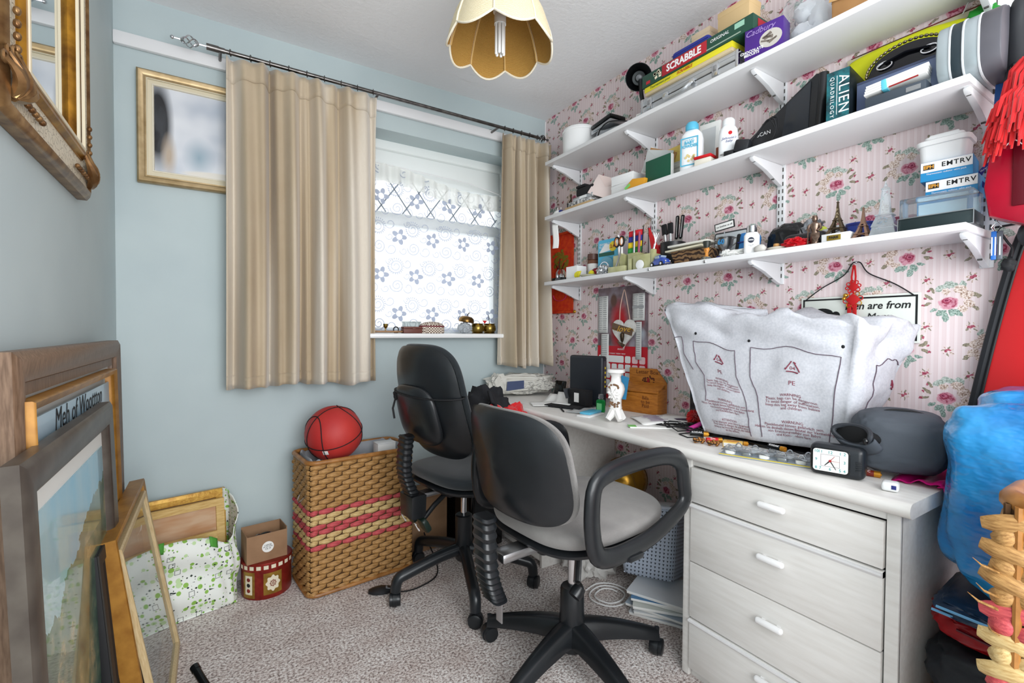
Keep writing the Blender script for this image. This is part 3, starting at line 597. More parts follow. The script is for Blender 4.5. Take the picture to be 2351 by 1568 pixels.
for c, d in (((bw_/2, .008, bh_/2), (bw_-.012, .006, bh_-.01)), ((bw_/2, bd_-.008, bh_/2), (bw_-.012, .006, bh_-.01)), ((.008, bd_/2, bh_/2), (.006, bd_-.012, bh_-.01)), ((bw_-.008, bd_/2, bh_/2), (.006, bd_-.012, bh_-.01)), ((bw_/2, bd_/2, .012), (bw_-.012, bd_-.012, .006))): core.box(c, d)
core.out('core', wdark, bk)
pat = 'n'*9+'r'+'pp'+'rr'+'pp'+'r'+'n'*9; nr = len(pat)
def strands(n, L, place):
    for r_ in range(nr):
        z = .018+(nr-1-r_)*(bh_-.036)/(nr-1); off = (r_ % 2)*.5
        for c_ in range(-1, n+1):
            x0 = (c_+off)*L/n; x1 = x0+L/n; x0, x1 = max(0, x0), min(L, x1)
            if x1-x0 < .02: continue
            M = place((x0+x1)/2, z) @ MX.Rotation(rnd.uniform(-.05, .05), 4, 'Y') @ MX.Diagonal(((x1-x0)/.0635, rnd.uniform(.85, 1.15), 1, 1))
            inst('strand', rnd.choice(SM[pat[r_]]), bk, M)
strands(7, bw_, lambda x, z: MX.Translation((x, .004, z)))
strands(4, bd_, lambda x, z: MX.Translation((.004, bd_-x, z)) @ MX.Rotation(-pi/2, 4, 'Z'))
rim = [(bw_/2+x, bd_/2+y, bh_) for x, y in rrect(bw_+.012, bd_+.012, .04)]
G().tube(rim, .0095, 10, loop=True).out('rim', cane, bk); G().tube([(x, y, .012) for x, y, z in rim], .009, 8, loop=True).out('base_ring', cane, bk)
lin_ = mat('basket_liner', '#a9adb3', .85, var=(9, '#8f949b', 3))
G().grid(lambda u, v: (lambda p: (bw_/2+p[0]*(.93-.03*v), bd_/2+p[1]*(.9-.04*v), bh_+.004-.16*v+.006*sin(u*40)))(rrect(bw_, bd_, .04, 9)[int(u*40) % 40]), 40, 5, closed=True).out('liner', lin_, bk, 180, solid=.003)
G().box((bw_/2, bd_/2, bh_-.17), (bw_-.05, bd_-.05, .004)).out('liner_floor', lin_, bk)
G().tube([(-.004, .06, .40), (-.03, .05, .385), (-.035, .045, .40), (-.028, .043, .42)], .0018, 6).out('wire_hook', steel, bk)
BK = MX.Translation((.326, 2.014, 0)) @ MX.Rotation(RAD(6.1), 4, 'Z')
def inb(x, y, z): return BK @ V((x, y, z))
pb = thing('cardboard_box', 'flat pinkish card box lying in the wicker basket under ball', 'box', inb(.17, .105, .382), 6); G().box((0, 0, .06), (.25, .15, .12), .002).out('carton', mat('pink_card', '#d8b9a8', .8), pb); G().box((0, 0, .123), (.254, .154, .012), .002).out('lid', mat('pink_card2', '#e3c8ba', .8), pb)
wb = thing('white_box', 'small white carton standing in right end of wicker basket', 'box', inb(.365, .12, .382), 4); G().box((0, 0, .09), (.085, .06, .18), .002).out('carton', paper, wb); G().box((0, 0, .181), (.087, .062, .006), .002).out('lid', white, wb)
bb = thing('basketball', 'red basketball resting on top of the wicker basket', 'ball', inb(.135, .125, .634), 0, rot=(.25, -.35, .2))
mbb = mat('basketball_red', '#b32a2a', .5, var=(6, '#c43a33', 3), bump=(500, .5, .0015)); G().ell((0, 0, 0), (.119,)*3, 40).out('ball', mbb, bb, 180); rb = .1195
for M in (MX.Identity(4), MX.Rotation(pi/2, 4, 'X')): G().tube([M @ V((rb*cos(2*pi*i/48), rb*sin(2*pi*i/48), 0)) for i in range(48)], .0022, 6, loop=True).out('seam', blackmat, bb)
for s_ in (-1, 1): G().tube([V((s_*rb*(.55+.18*cos(2*a)), 0, 0))+V((0, 0, 0)) if False else (V((s_*(.62+.22*cos(2*a)), cos(a)*.75, sin(a)*.9)).normalized()*rb) for a in [2*pi*i/48 for i in range(48)]], .0022, 6, loop=True).out('seam', blackmat, bb)
G().box((0, 0, 0), (.022, .001, .02), .0003).xf(MX.Translation(V((-.70, -.68, -.12)).normalized()*rb) @ V((-.70, -.68, -.12)).to_track_quat('-Y', 'Z').to_matrix().to_4x4()).out('price_sticker', paper, bb)
v_ = V((-.62, -.70, .32)); txt('SPORT', .012, inkw, bb, v_.normalized()*(rb+.0006), (v_.to_track_quat('Z', 'Y')).to_euler(), name='stamp') if False else None
# ================================================================ tin, box, keys
tn = thing('biscuit_tin', 'round red and gold patterned tin beside green bag', 'tin', (.188, 2.205, 0), 0)
tred = mat('tin_red', '#7c1f1c', .3, .4, var=(30, '#9c3226', 3)); tgold = mat('tin_gold', '#a88438', .35, .5, var=(40, '#8a6526', 3)); tcream = mat('tin_cream', '#e6dcc4', .4)
G().lathe([(.092, 0), (.094, .004), (.094, .118), (.0, .118)], 48).out('body', tred, tn)
def patch(g, r, a0, a1, z0, z1, n=8): return g.grid(lambda u, v: (r*cos(RAD(a0+(a1-a0)*u)), r*sin(RAD(a0+(a1-a0)*u)), z0+(z1-z0)*v), n, 3)
patch(G(), .0945, 258, 300, .018, .105).out('gold_panel', tgold, tn); patch(G(), .0945, 205, 238, .008, .112).out('gold_panel', tgold, tn); patch(G(), .095, 212, 232, .022, .098, 5).out('cream_panel', tcream, tn)
G().grid(lambda u, v: (.0953*cos(RAD(279+15*v*cos(2*pi*u)*(1+.12*cos(16*pi*u)))), .0953*sin(RAD(279+15*v*cos(2*pi*u)*(1+.12*cos(16*pi*u)))), .062+.030*v*sin(2*pi*u)*(1+.12*cos(16*pi*u))), 48, 4, closed=True).out('medallion', tcream, tn)
G().tube([(.0957*cos(RAD(279+6*cos(a))), .0957*sin(RAD(279+6*cos(a))), .062+.011*sin(a)) for a in [2*pi*i/20 for i in range(20)]], .0012, 5, loop=True).out('wheel_print', tred, tn)
for k in range(8): G().tube([(.0957*cos(RAD(279+1*cos(k*pi/4))), .0957*sin(RAD(279+1*cos(k*pi/4))), .062+.002*sin(k*pi/4)), (.0957*cos(RAD(279+8*cos(k*pi/4))), .0957*sin(RAD(279+8*cos(k*pi/4))), .062+.015*sin(k*pi/4))], .0009, 4).out('spoke_print', tred, tn)
for z in (.038, .06, .082): G().grid(lambda u, v: (.0957*cos(RAD(222+5*v*cos(2*pi*u))), .0957*sin(RAD(222+5*v*cos(2*pi*u))), z+.008*v*sin(2*pi*u)), 12, 3, closed=True).out('urn_print', tred if z != .06 else ink, tn)
G().lathe([(.0975, .118), (.0975, .142), (.094, .146), (.0, .146)], 48).out('lid', tred, tn)
for k in range(9): patch(G(), .0982, 195+k*16, 205+k*16, .123, .138, 4).out('lid_print', tcream, tn)
kb = thing('cardboard_box', 'small open brown cardboard box of keys on the patterned tin', 'box', (.178, 2.19, .1465), 8)
for c, d in (((0, -.05, .055), (.15, .003, .11)), ((0, .05, .06), (.15, .003, .12)), ((-.0735, 0, .056), (.003, .1, .112)), ((.0735, 0, .06), (.003, .1, .12)), ((0, 0, .002), (.15, .1, .004))): G().box(c, d).out('panel', card, kb)
G().prism(circ(.022, 24), -.0525, -.052).xf(MX.Translation((.002, 0, .055))).out('round_sticker', paper, kb)
txt('LARGE\nM 37 CM\nCK M', .009, ink, kb, (.002, -.053, .055))
ky = thing('car_key', 'black car key with blue edge on ring in the cardboard box', 'key', (.18, 2.185, .235), 20); G().ell((0, 0, 0), (.026, .013, .011), 14).out('fob', blackgloss, ky); G().tube(arc((-.028, 0), .011, 0, 360, 16)[:-1], .0018, 6, loop=True).out('ring', steel, ky); G().tube([(.024*cos(a), .0135*sin(a), .002) for a in [2*pi*i/20 for i in range(20)]], .002, 6, loop=True).out('trim', blue, ky); G().box((0, 0, -.043), (.05, .03, .064), .003).out('key_case', blackmat, ky)
kt = thing('key_tag', 'yellow plastic key tag in the cardboard box on tin', 'key tag', (.23, 2.185, .230), 5); G().box((0, 0, 0), (.028, .012, .012), .003).out('tag', yellow, kt); G().box((0, 0, -.042), (.02, .02, .072), .003).out('tag_bundle', yellow, kt)
# ================================================================ green recycling bag with frames
mgb = mat('recycle_print', '#e9efe6', .6); q = NT(mgb); cc = q.coord(); 
def vor(scale, metric='EUCLIDEAN', off=0):
    x = q.n('ShaderNodeTexVoronoi', distance=metric); x.inputs['Scale'].default_value = scale; x.inputs['Randomness'].default_value = .55; q.l(q.map(cc, (off, off, off)), x.inputs['Vector']); return x
base = lin('#eef2ec')
va = vor(44); sa = q.sep(va.outputs['Color']); base = q.mix(q.math('LESS_THAN', va.outputs['Distance'], q.math('MULTIPLY_ADD', sa[0], .34, .14)), base, q.mix(q.math('GREATER_THAN', sa[1], .55), lin('#8fbf52'), q.mix(q.math('GREATER_THAN', sa[1], .3), lin('#2f7d3a'), lin('#c3e0a8'))))
vb = vor(70, 'MANHATTAN', 3.3); sb = q.sep(vb.outputs['Color']); base = q.mix(q.math('MULTIPLY', q.math('LESS_THAN', vb.outputs['Distance'], .36), q.math('GREATER_THAN', sb[0], .3)), base, q.mix(q.math('GREATER_THAN', sb[1], .6), lin('#2b3a2f'), lin('#7fb548')))
vc = vor(32, 'CHEBYCHEV', 8.1); sc_ = q.sep(vc.outputs['Color']); ring_ = q.math('MULTIPLY', q.math('LESS_THAN', vc.outputs['Distance'], .3), q.math('GREATER_THAN', vc.outputs['Distance'], .25)); base = q.mix(q.math('MULTIPLY', ring_, q.math('GREATER_THAN', sc_[2], .72)), base, lin('#24332b'))
q.l(base, q.b.inputs['Base Color'])
gb = thing('shopping_bag', 'white shopping bag with green recycling print holding picture frames', 'bag', (-.10, 2.205, 0), 14)
BW, BD = .34, .20
def bagf(u, v):
    a = 2*pi*u; x = math.copysign(abs(cos(a))**.55, cos(a))*BW/2; y = math.copysign(abs(sin(a))**.55, sin(a))*BD/2
    front = max(0, -sin(a)); right = max(0, cos(a)); back = max(0, sin(a))
    top = .385-.105*front**.7+.02*back-.05*right*front+.03*sin(a*3+.6)
    bul = 1+.05*sin(pi*v)+.035*sin(7*a+9*v)*v+.02*sin(15*a+4*v)
    z = v*top
    return (x*bul, y*bul*(1+.08*v)+.012*sin(11*v+3*a), z)
G().grid(bagf, 96, 28, closed=True).out('bag_cloth', mgb, gb, 180, solid=.003); G().box((0, 0, .004), (BW*.95, BD*.95, .006), .002).out('bag_base', mgb, gb)
gs = mat('bag_green', '#4f9a3a', .7)
for u in (.20, .30, .70, .79, .60): G().grid(lambda a, b: tuple(V(bagf(u+.025*(a-.5), .90+.12*b))*1.012), 4, 5).out('handle_strap', gs, gb, 180, solid=.004)
pine = mat('pine', '#d8b878', .5, var=(30, '#c29a56', 3, (1, 1, 8))); gpl = mat('gold_plaster', '#d9ac52', .45, .3, var=(60, '#b8873a', 4), bump=(150, .5, .003))
f1 = thing('picture_frame', 'gold textured frame at the back of the green print bag', 'picture frame', (-.10, 2.262, .06), 13, rot=(-.10, 0, RAD(13)))
G().frame(.30, .36, [(0, 0), (0, .018), (.012, .024), (.034, .018), (.036, 0)]).out('moulding', gpl, f1); G().box((0, -.004, .18), (.24, .004, .30)).out('backing', card, f1)
f2 = thing('picture_frame', 'light pine frame in green print bag with brown paper back', 'picture frame', (-.09, 2.225, .05), 13, rot=(-.10, 0, RAD(13)))
G().frame(.27, .34, [(0, 0), (0, .018), (.028, .014), (.03, 0)]).out('moulding', pine, f2); G().box((0, -.006, .17), (.225, .004, .285)).out('backing', mat('tape_paper', '#b98a62', .7, var=(8, '#c9a98a', 2, (1, 1, 4))), f2)
f3 = thing('picture_frame', 'pine frame with white mount and purple print in green bag front', 'picture frame', (-.10, 2.17, .03), 13, rot=(-.12, 0, RAD(13)))
G().frame(.24, .25, [(0, 0), (0, .014), (.018, .012), (.02, 0)]).out('moulding', pine, f3); G().box((0, -.006, .125), (.204, .004, .214)).out('mount', paper, f3); G().prism([(-.07, .05), (.03, .07), (.05, .16), (.01, .19), (-.04, .15)], -.0085, -.008).out('print', mat('purple_print', '#6d5568', .6), f3)
# ================================================================ leaning frames
def leaner(name, label, x, y0, w, h, tilt, prof, m, z=0):
    th = thing(name, label, 'picture frame', (x, y0, z), rot=(-RAD(tilt), 0, pi/2)); G().frame(w, h, prof, x0=0).out('moulding', m, th); return th
brn = mat('brown_wood', '#7d6450', .45, var=(30, '#5f4836', 3, (8, 8, 1))); gol = mat('gold_wood', '#a87832', .4, .25, var=(30, '#8d5f22', 3)); gry_ = mat('pewter_wood', '#5f5850', .4, .25, var=(18, '#4a423c', 4)); pale = mat('pale_wood', '#c9b48c', .45, var=(40, '#b59c70', 3, (8, 8, 1)))
a1 = leaner('leaning_frame', 'largest brown wooden frame leaning at back against left wall', -.268, 1.01, .96, 1.045, .8, [(0, 0), (0, .026), (.014, .034), (.05, .028), (.054, .02), (.075, .02), (.08, 0)], brn)
G().box((.48, -.008, .52), (.82, .004, .90)).out('mount', mat('mount_white', '#dfe0da', .6), a1); G().box((.48, -.011, .50), (.62, .002, .70)).out('print', mat('print_grey', '#8e9696', .5, var=(6, '#5e686a', 3)), a1)
a2 = leaner('leaning_frame', 'gold edged frame with blue lettered print leaning behind pewter frame', -.240, 1.04, .77, .965, 1.4, [(0, 0), (0, .022), (.003, .026), (.016, .02), (.02, .012), (.022, 0)], gol)
G().box((.385, -.008, .48), (.70, .004, .90)).out('print', mat('print_blue', '#b9cbd6', .3, var=(3, '#93b2c4', 3), coat=.3), a2)
txt('Meh of Woottton', .062, ink, a2, (.40, -.0105, .905), shear=.25)
a3 = leaner('leaning_frame', 'pewter grey frame with blue and green landscape leaning at front left', -.213, .90, .68, .895, 1.9, [(0, 0), (0, .02), (.01, .026), (.05, .024), (.06, .016), (.064, 0)], gry_)
ml_ = mat('landscape', '#8fb4bf', .25, coat=.5); q = NT(ml_); cc = q.coord(); x_, y_, z_ = q.sep(cc); nn = q.noise(cc, 7, 5, .65); hz = q.math('MULTIPLY_ADD', nn, .22, z_)
hz2 = q.math('MULTIPLY_ADD', x_, -.3, hz); sky_ = q.ramp(q.noise(q.map(cc, sc=(1, 1, .4)), 5, 4), (.3, '#6fb0cc'), (.6, '#a9c3c6'), (.75, '#d5d9cf')); land = q.ramp(q.noise(cc, 14, 4, .7), (.3, '#28443c'), (.5, '#54705a'), (.66, '#a89a72')); q.l(q.mix(q.math('GREATER_THAN', hz2, .66), land, sky_), q.b.inputs['Base Color'])
G().box((.34, -.007, .4475), (.56, .004, .775)).out('mount', mat('mount_white'), a3); G().box((.34, -.010, .437), (.53, .002, .72)).out('painting', ml_, a3)
a4 = thing('canvas', 'black backed canvas leaning between pewter and gold brown frames', 'canvas', (-.190, 1.36, 0), rot=(-RAD(4.5), 0, pi/2))
G().box((.27, -.01, .29), (.54, .018, .58), .003).out('canvas_panel', blackmat, a4); G().frame(.54, .58, [(0, .019), (0, .022), (.03, .022), (.03, .019)], x0=0).out('stretcher', mat('dark_wood', '#2a2622', .6), a4)
wl = thing('wire_loop', 'loose white wire loop hanging in front of the black canvas', 'wire', (-.19, 1.22, 0)); G().tube(smooth_path([(0, 0, .33), (.012, .03, .28), (.03, .02, .14), (.05, -.01, .02), (.04, -.05, .012), (.02, -.05, .12), (.005, -.03, .28), (0, 0, .33)], 6), .0022, 6).out('wire_strand', inkw, wl)
a5 = leaner('leaning_frame', 'deep gold brown frame turned to the wall behind pale frame', -.158, 1.43, .55, .585, 7.3, [(0, 0), (0, .038), (.004, .04), (.018, .036), (.02, .0)], gol)
G().box((.275, -.006, .29), (.515, .006, .55)).out('backboard', blackmat, a5)
for yy in (.10, .44): G().tube([(yy, -.012, .44), (yy+.008, -.02, .45), (yy, -.024, .465), (yy-.008, -.02, .45)], .0018, 6, loop=True).out('hanging_ring', steel, a5)
a6 = leaner('leaning_frame', 'pale wood glazed empty frame leaning nearest the green bag', -.112, 1.46, .505, .555, 9.4, [(0, 0), (0, .012), (.004, .015), (.016, .014), (.02, .009), (.022, 0)], pale)
G().box((.2525, -.004, .2775), (.465, .003, .515)).out('glazing', mat('tinted_glazing', '#eaf4f4', .03, trans=.95, ior=1.25), a6)
# black tube handle on carpet, floor mouse
bt = thing('black_tube', 'short black plastic tube handle lying on carpet by frames', 'tube', (-.045, 1.70, .0), 0)
G().cyl((0, 0, .05), (.06, -.16, .012), .0115, n=14).cyl((-.006, .016, .054), (0, 0, .05), .013, n=14).out('handle', blackgloss, bt); G().box((.07, -.17, .012), (.10, .10, .022), .01).out('foot', blackgloss, bt)
ms = thing('computer_mouse', 'flat black oval mouse on the carpet by wicker basket', 'mouse', (.585, 1.925, .0), -17)
G().lathe([(.045, 0), (.052, .004), (.05, .013), (.03, .02), (0, .022)], 28, sc=(1, .55)).out('body', black, ms); G().box((.028, -.004, .0185), (.018, .02, .002), .0005, (0, .3, 0)).out('label_print', mat('grey_print', '#8d9298', .5), ms)
cb = thing('floor_cable', 'thin black cable looping over carpet under rear chair', 'cable', (0, 0, 0)); G().tube(smooth_path([(.86, 2.30, .30), (.87, 2.20, .12), (.88, 2.05, .01), (.83, 1.92, .006), (.74, 1.87, .006), (.66, 1.87, .006), (.62, 1.91, .012)], 8), .003, 6).out('cord', blackmat, cb)
# ================================================================ desk
dw = mat('desk_white', '#e8e6e2', .38, var=(14, '#dfdcd7', 4, (6, .6, 6)), bump=(40, .12, .001, (8, .5, 8)))
TZ = .722
wt = thing('desk_worktop', 'long white worktop with rounded front edge over the drawers', 'desk top', (0, 0, 0))
sec = [(W-.004, .688), (W-.004, TZ)]+[(1.252-.017*cos(a)*1.0, .705+.017*sin(a)) for a in [pi/2-pi*i/8 for i in range(9)]]
sec = [(W-.004, .688), (W-.004, TZ), (1.252, TZ)]+[(1.252-.017*sin(pi*i/8), .705+.017*cos(pi*i/8)) for i in range(1, 8)]+[(1.252, .688)]
G().rings([[V((x, y, z)) for x, z in sec] for y in (.385, 2.32)]).out('board', dw, wt, 50)
pdl = thing('desk_pedestal', 'white pedestal cupboard under the window end of worktop', 'cabinet', (0, 0, 0))
G().box((1.49, 1.739, .344), (.45, .018, .686), .002).out('side_panel', dw, pdl); G().box((1.49, 2.30, .344), (.45, .018, .686), .002).out('side_panel', dw, pdl)
G().box((1.275, 2.02, .34), (.018, .54, .62), .003).out('door', dw, pdl); G().box((1.49, 2.02, .03), (.43, .54, .02)).out('base_board', dw, pdl)
du = thing('drawer_unit', 'white four drawer chest under right end of the worktop', 'drawers', (0, 0, 0))
for y in (.417, .956): G().box((1.492, y, .3435), (.455, .018, .687), .003).out('side_panel', dw, du)
G().box((1.275, .6865, .6775), (.02, .52, .019), .002).out('top_rail', dw, du); G().box((1.285, .6865, .015), (.02, .52, .03), .002).out('plinth', dw, du); G().box((1.70, .6865, .34), (.01, .52, .66)).out('back_panel', dw, du)
for y in (.421, .952): G().box((1.266, y, .345), (.012, .026, .68), .002).out('stile', dw, du)
zs = [(.558, .664), (.372, .553), (.197, .369), (.034, .192)]
for i, (z0, z1) in enumerate(zs):
    dr = G().box((1.262, .6865, (z0+z1)/2), (.018, .499, z1-z0), .002).out('drawer', dw, du)
    if i in (1, 3): G().rings([[V((x, y, z)) for x, z in ((1.270, z1-.001), (1.246, z1-.003), (1.246, z1-.008), (1.253, z1-.016), (1.270, z1-.016))] for y in (.437, .936)]).out('lip', wpaint, dr, 30)
    hz = {0: .622, 1: .480, 2: .307, 3: .146}[i]
    h = G(); h.box((1.240, .680, hz), (.017, .074, .017), .0075, seg=3); h.box((1.250, .660, hz), (.012, .01, .01)); h.box((1.250, .700, hz), (.012, .01, .01)); h.out('handle', whitegloss, dr)
    G().box((1.48, .6865, z0+.03), (.40, .47, .006)).out('drawer_box', dw, dr)
# ---------------------------------------------------------------- wall hung: calendar, heart, scroll, sign
R9 = -90   # front faces the room from the pink wall; local x runs to the right as seen
cal = thing('wall_calendar', 'red sports wall calendar with blurred player photo over desk', 'calendar', (W-.003, 1.695, .742), R9)
mpf = mat('player_print', '#6d5a58', .5); q = NT(mpf); cc = q.coord(); xx, yy, zz = q.sep(cc); b_ = q.ramp(q.noise(cc, 9, 3), (.3, '#3b2a30'), (.5, '#7c6a70'), (.7, '#a9a4b0')); vv = q.comb(xx, zz)
b_ = q.mix(q.ellipse(vv, -.01, .36, .075, .16, 5, .5), b_, lin('#b51522')); b_ = q.mix(q.ellipse(vv, -.055, .50, .028, .04, 0, .4), b_, lin('#5e4036')); b_ = q.mix(q.ellipse(vv, .12, .42, .04, .08, 0, .6), b_, lin('#9c2a34')); b_ = q.mix(q.ellipse(vv, .12, .33, .04, .04, 0, .6), b_, lin('#c9d0dc')); q.l(b_, q.b.inputs['Base Color'])
G().box((0, 0, .415), (.335, .003, .30)).out('photo_page', mpf, cal); cred = mat('calendar_red', '#c4182a', .5)
G().box((0, -.001, .135), (.335, .003, .27)).out('date_page', cred, cal)
for r_ in range(5):
    for c_ in range(7):
        if r_ == 0 and c_ < 4: continue
        G().prism(rrect(.036, .034, .007, 3), -.0032, -.0026).xf(MX.Translation((-.138+c_*.046, 0, .205-r_*.041))).out('date_cell', inkw if c_ < 5 else mat('pale_pink', '#f0cdd0', .6), cal)
G().prism(rrect(.175, .034, .007, 3), -.0032, -.0026).xf(MX.Translation((-.069, 0, .205))).out('date_cell', inkw, cal)
txt('AUGUST', .012, inkw, cal, (0, -.0035, .255)); txt('SUNDAY  MONDAY  TUESDAY  FRIDAY', .008, inkw, cal, (-.04, -.0035, .232)); txt('>', .05, inkw, cal, (.0, -.003, .30), bold=.002)
for i, (lb, x, z, w, h, nl) in enumerate((('long printed price list sheet pinned over the calendar edge', -.128, .43, .07, .19, 16), ('narrow printed list hanging below the long price list', -.112, .235, .055, .19, 18), ('grey headed printed sheet pinned at calendar top right', .115, .46, .075, .13, 12), ('narrow white paper strip pinned down the calendar right side', .118, .30, .035, .18, 16))):
    pg = thing('paper_sheet', lb, 'paper', (W-.007-.001*i, 1.695-x, .742+z), R9, group='papers pinned by the calendar'); pm = mat('newsprint', '#dedfdd', .8)
    G().grid(lambda u, v: ((u-.5)*w, -.002*sin(u*4)-.001, (v-.5)*h), 6, 6).out('sheet', pm, pg, 180, solid=.0006)
    g = G()
    for k in range(nl):
        zz_ = h/2-.008-k*(h-.016)/nl
        for c_ in range(2 if w > .06 else 1):
            ww_ = (w*.42 if w > .06 else w*.8)*rnd.uniform(.7, 1); g.box((-w*.24+c_*w*.48 if w > .06 else 0, -.0042, zz_), (ww_, .0004, (h-.016)/nl*.35))
    if i == 2: g.box((0, -.0044, .0), (w*.95, .0004, .012))
    g.out('print', mat('print_lines', '#a6a9ab', .8), pg)
ht = thing('heart_plaque', 'white heart plaque with brown stripe hung over calendar', 'plaque', (W-.018, 1.668, 1.085), R9)
hp = []
for i in range(48):
    a = 2*pi*i/48; hp.append((.0049*16*sin(a)**3, .0049*(13*cos(a)-5*cos(2*a)-2*cos(3*a)-cos(4*a))))
G().prism(hp, 0, .008, .001).out('heart', mat('distressed_white', '#e4e2de', .6, var=(40, '#cfccc6', 3)), ht)
G().prism([(-.075, .045), (.065, .012), (.055, -.022), (-.078, .012)], -.001, 0).out('stripe', mat('walnut_print', '#6d5643', .6), ht); G().prism([(-.045, -.045), (.015, -.065), (.0, -.078), (-.03, -.062)], -.001, 0).out('stripe', mat('walnut_print'), ht)
txt('love', .042, gold, ht, (0, -.0016, .012), shear=.4, sx=1.3); G().tube(smooth_path([(-.072, -.0015, .018), (-.055, -.0015, .006), (-.045, -.0015, .016)], 5), .0014, 5).tube(smooth_path([(.04, -.0015, .004), (.055, -.0015, .012), (.07, -.0015, .0)], 5), .0014, 5).out('flourish', gold, ht)
G().lathe([(.004, 0), (.006, .01), (.002, .022), (.007, .03), (.011, .05), (.010, .065), (.003, .07)], 12, c=(0, -.008, -.075)).out('key_charm', mat('bronze_dark', '#4a3d30', .4, .8), ht)
G().tube(smooth_path([(-.03, .004, .055), (-.025, .003, .12), (-.005, .003, .195), (.005, .003, .197), (.025, .003, .12), (.04, .004, .05)], 5), .003, 6, flat=.5).out('ribbon', mat('pink_ribbon', '#d9b8a8', .7), ht)
sc = thing('wall_scroll', 'red wall scroll with golden tree print beside corner curtain', 'scroll', (W-.013, 2.175, 1.195), R9)
msc = mat('scroll_red', '#c4260f', .75, var=(40, '#d8480f', 4), bump=(300, .3, .001)); G().box((0, 0, .225), (.235, .002, .45)).out('silk_panel', msc, sc)
for z in (.0, .45):
    rl = G().cyl((-.125, -.002, z), (.125, -.002, z), .008, n=12).out('roller', mat('scroll_red'), sc)
    for s_ in (-1, 1): G().lathe([(.007, 0), (.010, .006), (.006, .014), (.0, .018)], 12, M=MX.Translation((s_*.125, -.002, z)) @ MX.Rotation(s_*pi/2, 4, 'Y')).out('knob', gold, rl)
g = G(); R_ = random.Random(4)
for k in range(46): a = R_.uniform(0, 2*pi); r = R_.uniform(0, 1)**.5; g.ell((.075*r*cos(a), -.002, .30+.055*r*sin(a)), (.013, .0012, .010), 8)
g.out('tree_print', mat('tree_gold', '#7d6a1c', .6), sc); G().tube([(0, -.002, .13), (.004, -.002, .19), (-.004, -.002, .26), (0, -.002, .31)], [.03, .014, .010, .004], 8, flat=.1).tube([(0, -.002, .22), (-.04, -.002, .28)], .005, 6, flat=.2).tube([(0, -.002, .22), (.04, -.002, .28)], .005, 6, flat=.2).out('trunk_print', mat('trunk_dark', '#3c1a12', .6), sc)
G().prism([(.03*cos(a)*(1 if sin(a) < .3 else .6), .18+.05*sin(a)) for a in [2*pi*i/20 for i in range(20)]], -.0035, -.003).out('figure_print', mat('orange_print', '#e8632a', .6), sc)
G().tube([(.06*cos(a), -.002, .10+.035*sin(a)) for a in [pi+pi*i/16 for i in range(17)]], .006, 6, flat=.3).out('pink_swag', mat('pink_print', '#d63a6a', .6), sc)
rs = thing('paper_strip', 'white paper strip hanging from middle shelf over red scroll', 'paper', (1.56, 2.035, 1.53), -70); G().grid(lambda u, v: ((u-.5)*.035, .006*sin(v*5)+.004*u, v*.13), 5, 10).out('strip', paper, rs, 180, solid=.0008); G().box((0, .004, .135), (.03, .008, .012), .002).out('clip', blackmat, rs)
sg = thing('wall_sign', 'white hanging wall sign with black border and handwritten words', 'sign', (W-.006, .683, 1.055), R9)
G().box((0, 0, .073), (.325, .005, .146), .001).out('board', mat('sign_white', '#dfe4dd', .5), sg); G().frame(.312, .134, [(0, .0025), (0, .0032), (.005, .0032), (.005, .0025)], z0=.006).out('border', ink, sg)
txt('Men are from', .032, ink, sg, (.055, -.0035, .112), shear=.2, bold=.0004, sx=.95); txt('Mars', .03, ink, sg, (.06, -.0035, .078), shear=.2); G().prism([(.032*cos(a), .017*sin(a)) for a in [2*pi*i/20 for i in range(20)]], -.0036, -.003).xf(MX.Translation((-.095, 0, .092))).out('cartoon_cap', ink, sg); G().prism(circ(.012, 14), -.0036, -.003).xf(MX.Translation((-.055, 0, .086))).out('cartoon_cap', ink, sg)
for s_ in (-1, 1): G().tube(smooth_path([(s_*.150, -.004, .136), (s_*.10, -.003, .175), (s_*.035, -.003, .212), (s_*.012, -.003, .247), (0, -.004, .25)], 6), .0018, 6).out('hanging_wire', blackmat, sg)
G().ell((0, -.004, .25), (.004,)*3, 8).out('nail', steel, sg)
kn = thing('knot_charm', 'red knotted good luck charm hanging before the wall sign', 'charm', (W-.018, .686, 1.14), R9)
kr = mat('knot_red', '#b80f14', .6, bump=(200, .3, .001))
for x in (-.004, .004): G().tube([(x*.4, .002, .155), (x*1.4, 0, .12), (x, 0, .09)], .0028, 6).out('cord', kr, kn)
def knot(z, s_, m2):
    o = G().box((0, 0, z), (.026*s_, .010, .026*s_), .004, (0, pi/4, 0)).out('knot', kr, kn)
    for k in range(8):
        a = k*pi/4+.2; G().tube([((.016+.008*cos(b))*s_*cos(a)-.006*sin(b)*s_*sin(a), -.002, z+(.016+.008*cos(b))*s_*sin(a)+.006*sin(b)*s_*cos(a)) for b in [2*pi*i/12 for i in range(12)]], .0016, 5, loop=True).out('loop', m2 if k % 2 else kr, o)
knot(.088, .9, kr); knot(.048, 1.15, gold); G().ell((-.02, -.004, .062), (.007,)*3, 10).out('bell', gold, kn); G().ell((-.024, -.004, .052), (.006,)*3, 10).out('bell', gold, kn)
for x in (-.010, .004): G().box((x, 0, .012), (.012, .005, .05), .002).out('tassel', kr, kn)
